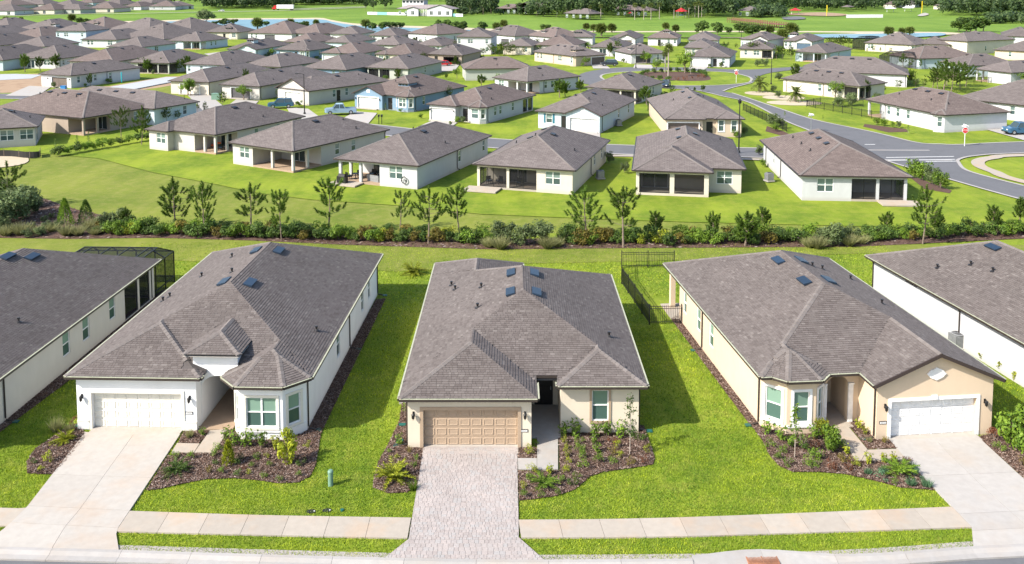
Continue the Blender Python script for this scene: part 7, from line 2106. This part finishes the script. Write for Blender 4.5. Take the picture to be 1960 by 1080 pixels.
wx, wy = f.world(4.7, 1.5); rt = empty('porch_sofa', wx, wy, 0, f.yaw + 2.9); setp(rt, 'grey porch sofa with blue cushions', 'sofa')
MB().box(-.9, .9, -.35, .35, .07, .38).box(-.9, .9, .25, .38, .38, .85).box(-.95, -.8, -.35, .35, .38, .62).box(.8, .95, -.35, .35, .38, .62).obj('sofa_frame', M['grey'], rt)
for sx in (-.4, .4): MB().box(sx - .38, sx + .38, -.33, .24, .385, .52).obj('cushion', M['bluegrey'], rt)
wx, wy = f.world(1.5, -.6); rt = empty('grill', wx, wy, 0, f.yaw); setp(rt, 'black barbecue grill on the patio edge of the furnished porch', 'grill')
MB().box(-.6, .6, -.3, .3, 0.02, .85).obj('cabinet', M['black'], rt); MB().add([(.45 * sx * 1.0, .3 * math.cos(a * .5236), .85 + .3 * math.sin(a * .5236)) for sx in (-1, 1) for a in range(7)], [(k, k + 1, 8 + k, 7 + k) for k in range(6)] + [tuple(range(7)), tuple(range(13, 6, -1))]).obj('hood', M['dark'], rt)
MB().box(.0, 3.8, -1.6, .38, -.1, .06).obj('patio_slab', M['walk'], f.root)
orange = plain('orange_fabric', (.55, .10, .03), .8); M['orange'] = orange
d_ = h2['d']; chair(d_, d_.W - 2.6, 3.0, .4, 'orange', 'orange porch chair at left on the grey house porch'); chair(d_, d_.W - 3.6, 3.2, -.2, 'orange', 'orange porch chair further inside the grey house porch'); chair(d_, d_.W - 1.4, 2.2, .9, 'black', 'dark porch chair at the column of the grey house porch')
g_ = h2['g']; chair(g_, 1.4, 1.9, .8, 'black', 'dark chair behind the left screen of the cream house'); chair(g_, 2.5, 2.2, -.6, 'black', 'dark chair behind the screens of the cream house'); chair(g_, 5.0, 2.0, .3, 'black', 'dark chair behind the right screen of the cream house')
i_ = h2['i']
MB().box(-.6, 3.4, -1.9, .38, -.1, .06).obj('patio_slab', M['walk'], g_.root)
MB().box(i_.W - .38, i_.W + 1.7, i_.D - 3.6, i_.D + .6, -.1, .06).obj('patio_slab', M['walk'], i_.root)
# drives of the houses across the street
for pts in ([(355, 178), (397, 178), (430, 205), (392, 215)], [(452, 190), (495, 193), (470, 220), (420, 214)], [(548, 205), (590, 208), (625, 233), (560, 226)], [(682, 213), (722, 216), (700, 242), (640, 234)], [(826, 231), (876, 234), (842, 259), (780, 251)], [(1090, 249), (1148, 251), (1150, 280), (1092, 279)],
            [(1286, 253), (1347, 253), (1352, 285), (1284, 284)], [(1886, 247), (1940, 246), (2010, 258), (1960, 268)], [(56, 164), (98, 166), (70, 184), (10, 183)], [(1215, 123), (1248, 124), (1250, 131), (1212, 130)], [(1322, 125), (1358, 126), (1348, 133), (1318, 131)], [(852, 119), (882, 121), (870, 135), (830, 138), (800, 140)], [(1130, 122), (1160, 124), (1168, 131), (1136, 131)], [(390, 103), (440, 97), (446, 99), (400, 106)]):
    sheet('driveway', P_(pts), -.035, 'drive_white')
# vehicles
def vehicle(px, py, yaw, kind, col, label, cat):
    x, y = at(px, py)
    root = empty({'suv': 'parked_suv', 'pickup': 'pickup_truck', 'car': 'parked_car'}[kind], x, y, 0, yaw); setp(root, label, cat, 'vehicles on the driveways')
    m, n, l, b = new_mat('car_paint', .3, .5); b.inputs['Base Color'].default_value = (*col, 1); b.inputs['Coat Weight'].default_value = .6
    L, Wd, H = {'suv': (4.8, 1.9, 1.75), 'pickup': (5.6, 1.95, 1.85), 'car': (4.6, 1.8, 1.45)}[kind]
    hw = Wd / 2; hl = L / 2; belt = H * .56
    def loft(secs, mat, name):
        vs, fs = [], []
        for xx, w, z0, z1 in secs: vs += [(xx, -w, z0), (xx, w, z0), (xx, w, z1), (xx, -w, z1)]
        for i in range(len(secs) - 1):
            for k in range(4): fs.append((i * 4 + k, (i + 1) * 4 + k, (i + 1) * 4 + (k + 1) % 4, i * 4 + (k + 1) % 4))
        fs += [(0, 1, 2, 3), tuple(len(secs) * 4 - 1 - k for k in range(4))]
        return MB().add(vs, fs).obj(name, mat, root)
    bz = .32
    if kind == 'pickup':
        loft([(hl, hw * .86, bz + .1, belt - .12), (hl - .3, hw * .97, bz, belt), (hl - 1.5, hw, bz, belt + .08), (hl - 1.52, hw, bz, belt + .08), (-hl + 2.0, hw, bz, belt + .04), (-hl + 1.98, hw, bz, belt - .38), (-hl + .06, hw, bz, belt - .38), (-hl + .05, hw, bz, belt + .04), (-hl, hw * .97, bz, belt + .04)], m, 'body')
        for sg in (-1, 1): MB().box(-hl + .06, -hl + 1.99, sg * hw - (.09 if sg > 0 else -.0), sg * hw + (.0 if sg > 0 else .09), belt - .4, belt + .04).obj('bed_side', m, root)
        c0, c1, c2, c3 = hl - 1.35, hl - 2.0, -hl + 2.35, -hl + 2.0
    elif kind == 'suv':
        loft([(hl, hw * .86, bz + .1, belt - .12), (hl - .3, hw * .97, bz, belt - .02), (hl - 1.3, hw, bz, belt + .06), (-hl + .3, hw, bz, belt + .04), (-hl, hw * .92, bz + .08, belt)], m, 'body')
        c0, c1, c2, c3 = hl - 1.15, hl - 1.9, -hl + .5, -hl + .12
    else:
        loft([(hl, hw * .84, bz + .08, belt - .16), (hl - .35, hw * .96, bz, belt - .04), (hl - 1.4, hw, bz, belt + .02), (-hl + .5, hw, bz, belt + .04), (-hl, hw * .9, bz + .1, belt - .04)], m, 'body')
        c0, c1, c2, c3 = hl - 1.3, hl - 2.05, -hl + 1.3, -hl + .6
    def cab(z0, z1, o, mat, name):
        wb, wt = hw - .06 + o, hw - .26 + o
        vs = [(c0 + o, -wb, z0), (c0 + o, wb, z0), (c3 - o, wb, z0), (c3 - o, -wb, z0), (c1 + o, -wt, z1), (c1 + o, wt, z1), (c2 - o, wt, z1), (c2 - o, -wt, z1)]
        return MB().add(vs, [(0, 3, 2, 1), (4, 5, 6, 7), (0, 1, 5, 4), (1, 2, 6, 5), (2, 3, 7, 6), (3, 0, 4, 7)]).obj(name, mat, root)
    cab(belt, H - .02, 0, M['pane_dark'], 'window')
    MB().add([(c1 + .05, -hw + .24, H - .02), (c1 + .05, hw - .24, H - .02), (c2 - .05, hw - .24, H - .02), (c2 - .05, -hw + .24, H - .02), (c1 - .05, -hw + .3, H + .05), (c1 - .05, hw - .3, H + .05), (c2 + .1, hw - .3, H + .05), (c2 + .1, -hw + .3, H + .05)], [(0, 3, 2, 1), (4, 5, 6, 7), (0, 1, 5, 4), (1, 2, 6, 5), (2, 3, 7, 6), (3, 0, 4, 7)]).obj('roof', m, root)
    for sg in (-1, 1):
        for t0, b0 in ((c1, c0), ((c1 + c2) / 2, (c1 + c2) / 2), (c2, c3)):
            MB().tube([(b0, sg * (hw - .05), belt), (t0, sg * (hw - .25), H)], .045, 4).obj('pillar', m, root)
        MB().box(c0 - .25, c0 - .05, sg * hw - .02, sg * hw + .16 * sg if sg > 0 else sg * hw + .02, belt + .02, belt + .16).obj('mirror', m, root) if sg > 0 else MB().box(c0 - .25, c0 - .05, -hw - .16, -hw + .02, belt + .02, belt + .16).obj('mirror', m, root)
        MB().box(hl - .18, hl + .01, sg * hw * .6 - .17, sg * hw * .6 + .17, belt - .3, belt - .16).obj('headlight', M['white'], root)
        MB().box(-hl - .012, -hl + .1, sg * hw * .78 - .1, sg * hw * .78 + .1, belt - .3, belt - .05).obj('tail_light', M['red'], root)
        for wx_ in (hl - .95, -hl + 1.0):
            r = .37
            w_ = MB(); pts = [(r * math.cos(a * .5236), r * math.sin(a * .5236)) for a in range(12)]
            w_.add([(wx_ + p[0], sg * (hw - .2), .36 + p[1]) for p in pts] + [(wx_ + p[0], sg * (hw + .03), .36 + p[1]) for p in pts], [tuple(range(12)), tuple(range(23, 11, -1))] + [(k, (k + 1) % 12, 12 + (k + 1) % 12, 12 + k) for k in range(12)])
            wo = w_.obj('wheel', M['black'], root)
            pts = [(r * .6 * math.cos(a * .7854), r * .6 * math.sin(a * .7854)) for a in range(8)]
            MB().add([(wx_ + p[0], sg * (hw + .035), .36 + p[1]) for p in pts], [tuple(range(8))]).obj('rim', M['steel'], wo)
    MB().box(hl - .05, hl + .03, -hw * .8, hw * .8, bz + .02, bz + .18).obj('bumper', M['dark'], root)
vehicle(538, 206, R(192), 'suv', (.018, .075, .13), 'dark blue suv parked before the gabled grey house', 'suv')
vehicle(652, 218, R(192), 'pickup', (.20, .29, .38), 'silver blue pickup truck parked before the blue dormer house', 'pickup')
vehicle(849, 126, R(200), 'car', (.55, .01, .02), 'bright red car outside the open garage', 'car')
vehicle(1166, 126, R(182), 'suv', (.02, .025, .035), 'black suv on the drive of the tan dormer house', 'suv')
vehicle(1955, 256, R(185), 'pickup', (.03, .09, .16), 'dark blue truck cut by the right edge', 'pickup')
vehicle(1274, 166, R(250), 'car', (.02, .03, .06), 'dark car half hidden behind the cream house at the roundabout', 'car')
vehicle(877, 119, R(195), 'car', (.65, .30, .02), 'yellow vehicle inside the open garage', 'car')
vehicle(424, 22, R(180), 'car', (.5, .5, .5), 'tiny pale car on the far road beyond the pond', 'car')
# far truck
x, y = at(545, 19.5); rt = empty('semi_truck', x, y, 0, R(180)); setp(rt, 'white semi trailer truck with red cab on the far road', 'truck')
MB().box(-7, 6, -1.3, 1.3, 1.2, 4.2).obj('trailer', M['white'], rt); MB().box(6.4, 8.2, -1.25, 1.25, .7, 3.6).box(8.2, 9.6, -1.1, 1.1, .7, 2.1).obj('cab', M['red'], rt)
for xx in (-6, -4.8, 5.2, 8.4):
    for sg in (-1, 1): MB().tube([(xx, sg * 1.0, .5), (xx, sg * 1.3, .5)], .5, 10).obj('wheel', M['black'], rt)

# far community buildings
HS = .30
def hall(L, N, depth, wall, ez, vols_f, label, feats=(), rmat=None, cat='building'):
    a, b = at(*L), at(*N); yaw = math.atan2(b[1] - a[1], b[0] - a[0]); W = math.hypot(b[0] - a[0], b[1] - a[1])
    h = House('community_building', *a, yaw, WALL[wall], ez - .1, False, 'white', label, cat)
    vols = vols_f(W, depth)
    build_roof(h.root, vols, False, rmat or M['roof']); build_eaves(h.root, vols, False)
    n = int(W / 4.2)
    h.side((.5, .5), (W - .5, .5), [('win', 2 + k * (W - 4.5) / max(1, n - 1), .8, 1.7, 2.2, True) for k in range(n)] if n > 1 else [])
    h.side((W - .5, .5), (W - .5, depth - .5)); h.side((W - .5, depth - .5), (.5, depth - .5)); h.side((.5, depth - .5), (.5, .5))
    h.W = W
    return h
c_ = hall((758, 30), (868, 31), 15, 'W', 4.6, lambda W, D: [Vol(rect(0, W, 0, D), 4.6, slope=.34), Vol(rect(W * .55, W, -2.5, D * .6), 4.6, gable=(0,), slope=.3), Vol(rect(W * .2, W * .42, -2.5, D * .5), 4.6, gable=(0,), slope=.3)], 'white clubhouse with grey roof beyond the grass bank', rmat=M['roof_pale'])
MB().box(2, 17, 7, 16, 4, 10.2).obj('upper_storey', stucco(WALL['W']), c_.root)
build_roof(c_.root, [Vol(rect(1, 18, 6, 17), 10.3, slope=.3)], False, M['roof_pale'])
for k in range(6): put('clerestory_window', cached('cw', lambda: MB().box(-.8, .8, -.05, 0, 0, 1.4).mesh('clerestory_window', M['pane_dark'])), c_.root, (3.2 + k * 2.5, 7, 8.3))
for k in range(5): MB().box(c_.W * .43 + k * 1.1, c_.W * .43 + k * 1.1 + .3, -.6, -.3, -.2, 4.4).obj('column', M['white'], c_.root)
for x0, x1 in ((.55, 1.0), (.2, .42)):
    xa, xb = c_.W * x0 + .5, c_.W * x1 - .5
    MB().add([(xa, -2, -.2), (xb, -2, -.2), (xb, -2, 4.5), ((xa + xb) / 2, -2, 4.5 + (xb - xa) / 2 * .3), (xa, -2, 4.5), (xa, .45, -.2), (xb, .45, -.2), (xb, .45, 4.5), (xa, .45, 4.5)], [(0, 1, 2, 3, 4), (5, 0, 4, 8), (1, 6, 7, 2)]).obj('porch_wall', stucco(WALL['W']), c_.root)
    for k in range(3 if x0 > .5 else 1): put('window', window_meshes(2.0, 2.4, True, 'white', True)[0], c_.root, (xa + (xb - xa) * (k + .5) / (3 if x0 > .5 else 1), -2.03, .8)); put('pane', cached('hp', lambda: MB().box(-.95, .95, 0, .02, 0, 2.3).mesh('pane', M['pane_dark'])), c_.root, (xa + (xb - xa) * (k + .5) / (3 if x0 > .5 else 1), -2.03, .85))
sx = [703, 722, 741, 760, 779, 798, 817, 836, 855, 872, 886]
pn = [plain('panel_white', (.62, .66, .66), .6), plain('panel_teal', (.20, .45, .45), .6), plain('panel_orange', (.60, .30, .20), .6), plain('panel_green', (.25, .50, .32), .6)]
rt = empty('site_fence', *at(703, 27)); setp(rt, 'pale temporary fence panels around the white clubhouse', 'fence')
for k in range(len(sx) - 1):
    a, b = at(sx[k], 27.5 + k * .42), at(sx[k + 1], 27.9 + k * .42)
    MB().add([(a[0] - rt.location.x, a[1] - rt.location.y, z) for z in (-.2, 1.7)] + [(b[0] - rt.location.x, b[1] - rt.location.y, z) for z in (1.7, -.2)], [(0, 1, 2, 3)]).obj('panel', pn[(0, 1, 0, 0, 3, 0, 2, 0, 1, 0)[k]], rt)
    MB().box(-.06, .06, -.06, .06, -.2, 1.9).obj('post', M['steel'], rt, (a[0] - rt.location.x, a[1] - rt.location.y, 0))
hall((944, 27), (1046, 29), 18, 'C', 4.0, lambda W, D: [Vol(rect(0, W * .5, 4, D), 3.8), Vol(rect(W * .3, W, 2, D), 4.5), Vol(rect(W * .42, W * .8, -2, D * .7), 5.0, gable=(0,))], 'cream community hall with wide brown gable among trees', rmat=M['roof_warm'])
hall((1078, 36), (1128, 38), 14, 'E', 3.4, lambda W, D: [Vol(rect(0, W, 0, D), 3.4)], 'low grey pavilion before the tall pines', rmat=M['roof'])
hall((1176, 31), (1240, 33), 14, 'C', 4.2, lambda W, D: [Vol(rect(0, W * .7, 0, D), 4.2, gable=(3,)), Vol(rect(W * .5, W, 2, D), 4.0)], 'cream building behind the row of thin palms', rmat=M['roof_warm'])
hall((1409, 32), (1449, 33), 14, 'W', 3.8, lambda W, D: [Vol(rect(0, W, 0, D), 3.8)], 'long white low building left of the ball field', rmat=M['roof'])
hall((1609, 22), (1624, 22.5), 8, 'W', 3.4, lambda W, D: [Vol(rect(0, W, 0, D), 3.4)], 'small white hut behind the ball field')
rt = empty('playground_shade', *at(1304, 34)); setp(rt, 'red shade canopy over the playground among palms', 'canopy')
for px_, z in ((0, 0),):
    MB().lathe([(4.2, 4.0), (2.0, 5.0), (.1, 6.2)], 4).obj('canopy', M['red'], rt)
    for sxx in (-2.4, 2.4):
        for syy in (-2.4, 2.4): MB().tube([(sxx, syy, 0), (sxx, syy, 4.2)], .12, 6).obj('post', M['grey'], rt)
    MB().box(-1.2, 1.2, -1, 1, 1.2, 1.5).box(-1, 1, -.9, -.8, 1.5, 2.4).obj('play_deck', M['bluegrey'], rt)
rt = empty('shade_umbrella', *at(1206, 33)); setp(rt, 'small red umbrella left of the playground', 'umbrella'); MB().lathe([(1.8, 2.4), (.1, 3.4)], 8).obj('canopy', M['red'], rt); MB().tube([(0, 0, 0), (0, 0, 3)], .06, 6).obj('pole', M['grey'], rt)
yl = plain('pole_yellow', (.75, .55, .02), .5)
for px, py, tp, d in ((1582, 31, 10, 'yellow foul pole left on the ball field'), (1764, 26, 2, 'yellow foul pole right on the ball field')):
    x, y = at(px, py); rt = empty('foul_pole', x, y); setp(rt, d, 'pole'); h_ = height_at(x, y, tp); MB().tube([(0, 0, 0), (0, 0, h_)], .16, 6).obj('pole', yl, rt); MB().box(.14, .5, -.03, .03, h_ * .3, h_).obj('wing_screen', yl, rt)
a, b = at(1620, 34), at(1690, 33.5); rt = empty('outfield_wall', *a); setp(rt, 'long low white wall on the ball field grass', 'wall')
MB().add([(0, 0, -.2), (b[0] - a[0], b[1] - a[1], -.2), (b[0] - a[0], b[1] - a[1], 1.9), (0, 0, 1.9), (0, .4, -.2), (b[0] - a[0], b[1] - a[1] + .4, -.2), (b[0] - a[0], b[1] - a[1] + .4, 1.9), (0, .4, 1.9)], [(0, 1, 2, 3), (5, 4, 7, 6), (3, 2, 6, 7)]).obj('wall_panel', M['white'], rt)
for k, (px, py, d) in enumerate(((1704, 23, 'left white shade canopy by the ball field'), (1738, 22, 'right white shade canopy by the ball field'), (1522, 27, 'small white kiosk with red roof by the ball field'))):
    rt = empty('shade_canopy', *at(px, py)); setp(rt, d, 'canopy'); MB().lathe([(4.5, 2.6), (2, 3.4), (.2, 4.2)], 8).obj('canopy', M['red'] if k == 2 else M['white'], rt)
    for sg in (-1, 1): MB().tube([(sg * 2.4, 0, 0), (sg * 2.4, 0, 2.8)], .15, 6).obj('post', M['white'], rt)
# boardwalk over the bank
a, b, c = at(1397, 42), at(1465, 49), at(1500, 53); rt = empty('boardwalk', *a); setp(rt, 'red brown timber boardwalk crossing the grass bank', 'boardwalk')
for p, q, w in ((a, b, 1.6), (b, c, 2.6)):
    e = Vector((q[0] - p[0], q[1] - p[1])); L = e.length; e.normalize(); n_ = Vector((-e.y, e.x)); ang = math.atan2(e.y, e.x); o = (p[0] - a[0], p[1] - a[1], 0)
    MB().box(0, L, -w, w, 1.3, 1.5).obj('deck', M['wood'], rt, o, ang)
    for sg in (-1, 1):
        MB().box(0, L, sg * w - .06, sg * w + .06, 2.35, 2.5).box(0, L, sg * w - .04, sg * w + .04, 1.85, 1.95).obj('railing', M['wood'], rt, o, ang)
        for k in range(int(L / 2.5) + 1): MB().box(-.1, .1, -.1, .1, -.3, 2.5).obj('post', M['wood'], rt, (o[0] + e.x * k * 2.5 + n_.x * sg * w, o[1] + e.y * k * 2.5 + n_.y * sg * w, 0), ang)

# ------------------------------------------------------------------ grass blades on the near lawns
def hpoly(h, r): return [h.world(*p) for p in r]
excl = list(bed_poly.values()) + [dl for dl in []]
excl += [P_([(163, 829), (51, 973), (13, 1010), (-40, 1049), (228, 1057), (222, 1019), (248, 980), (345, 833)]), P_([(1703, 844), (1735, 882), (1822, 972), (1860, 1011), (1863, 1050), (2125, 1040), (2060, 1000), (1960, 919), (1871, 837)]),
         PQ[0], PQ[1], sw1b + sw1t[::-1], sw2b + sw2t[::-1], sw3b + sw3t[::-1], P_([(1020, 780), (1072, 780), (1072, 902), (990, 902), (990, 878), (1028, 878)]), P_([(398, 826), (440, 823), (412, 869), (326, 869), (339, 850), (382, 850)]), P_([(1582, 813), (1624, 815), (1662, 862), (1720, 860), (1738, 884), (1640, 884)])]
for h, r in ((hC, rect(-5.4, 6.8, 0, 20.9)), (hL, rect(-.25, 12.3, .15, 21)), (hL, rect(8.2, 12.2, -.75, .5)), (hR, rect(.05, 12.1, -.3, 17.6)), (hR, rect(5.5, 12.1, -2.3, 0)), (hR, [(.1, -.2), (1.1, -1.4), (2.75, -1.4), (3.5, -.2)]), (hR, rect(-1.3, 4, 14.9, 19.5)), (hF, rect(-12.4, .3, -3.7, 22.6)), (hQ, rect(.5, 12.5, -11.7, 11))): excl.append(hpoly(h, r))
verge_front = np.array([(p[0], p[1]) for p in curb_mid])
def lawn_pts(n, x0, x1, y0, y1):
    X, Y = rng.uniform(x0, x1, n), rng.uniform(y0, y1, n)
    ok = np.ones(n, bool)
    for q in excl: ok &= ~in_poly(q, X, Y)
    o = np.argsort(verge_front[:, 0]); ok &= Y > np.interp(X, verge_front[o, 0], verge_front[o, 1]) + .12
    ok &= np.abs(X) < (Y + 2.2) * .60 + 1
    return X[ok], Y[ok]
B = []
for n, y0, y1, L, w in ((300000, 35, 46, .06, .018), (130000, 46, 60, .07, .026), (70000, 60, 80, .08, .036)):
    X, Y = lawn_pts(n, -34, 34, y0, y1); m = len(X)
    p = np.stack([X, Y, np.full(m, -.03)], 1); d = np.stack([rng.normal(scale=.55, size=m), rng.normal(scale=.55, size=m), np.ones(m)], 1)
    B.append(tris(p, d, rng.uniform(.7, 1.5, (m, 1)) * L + .03, w))
setp(put('grass', tmesh('grass', np.concatenate(B), M['blade'])), kind='stuff')
finish_labels()
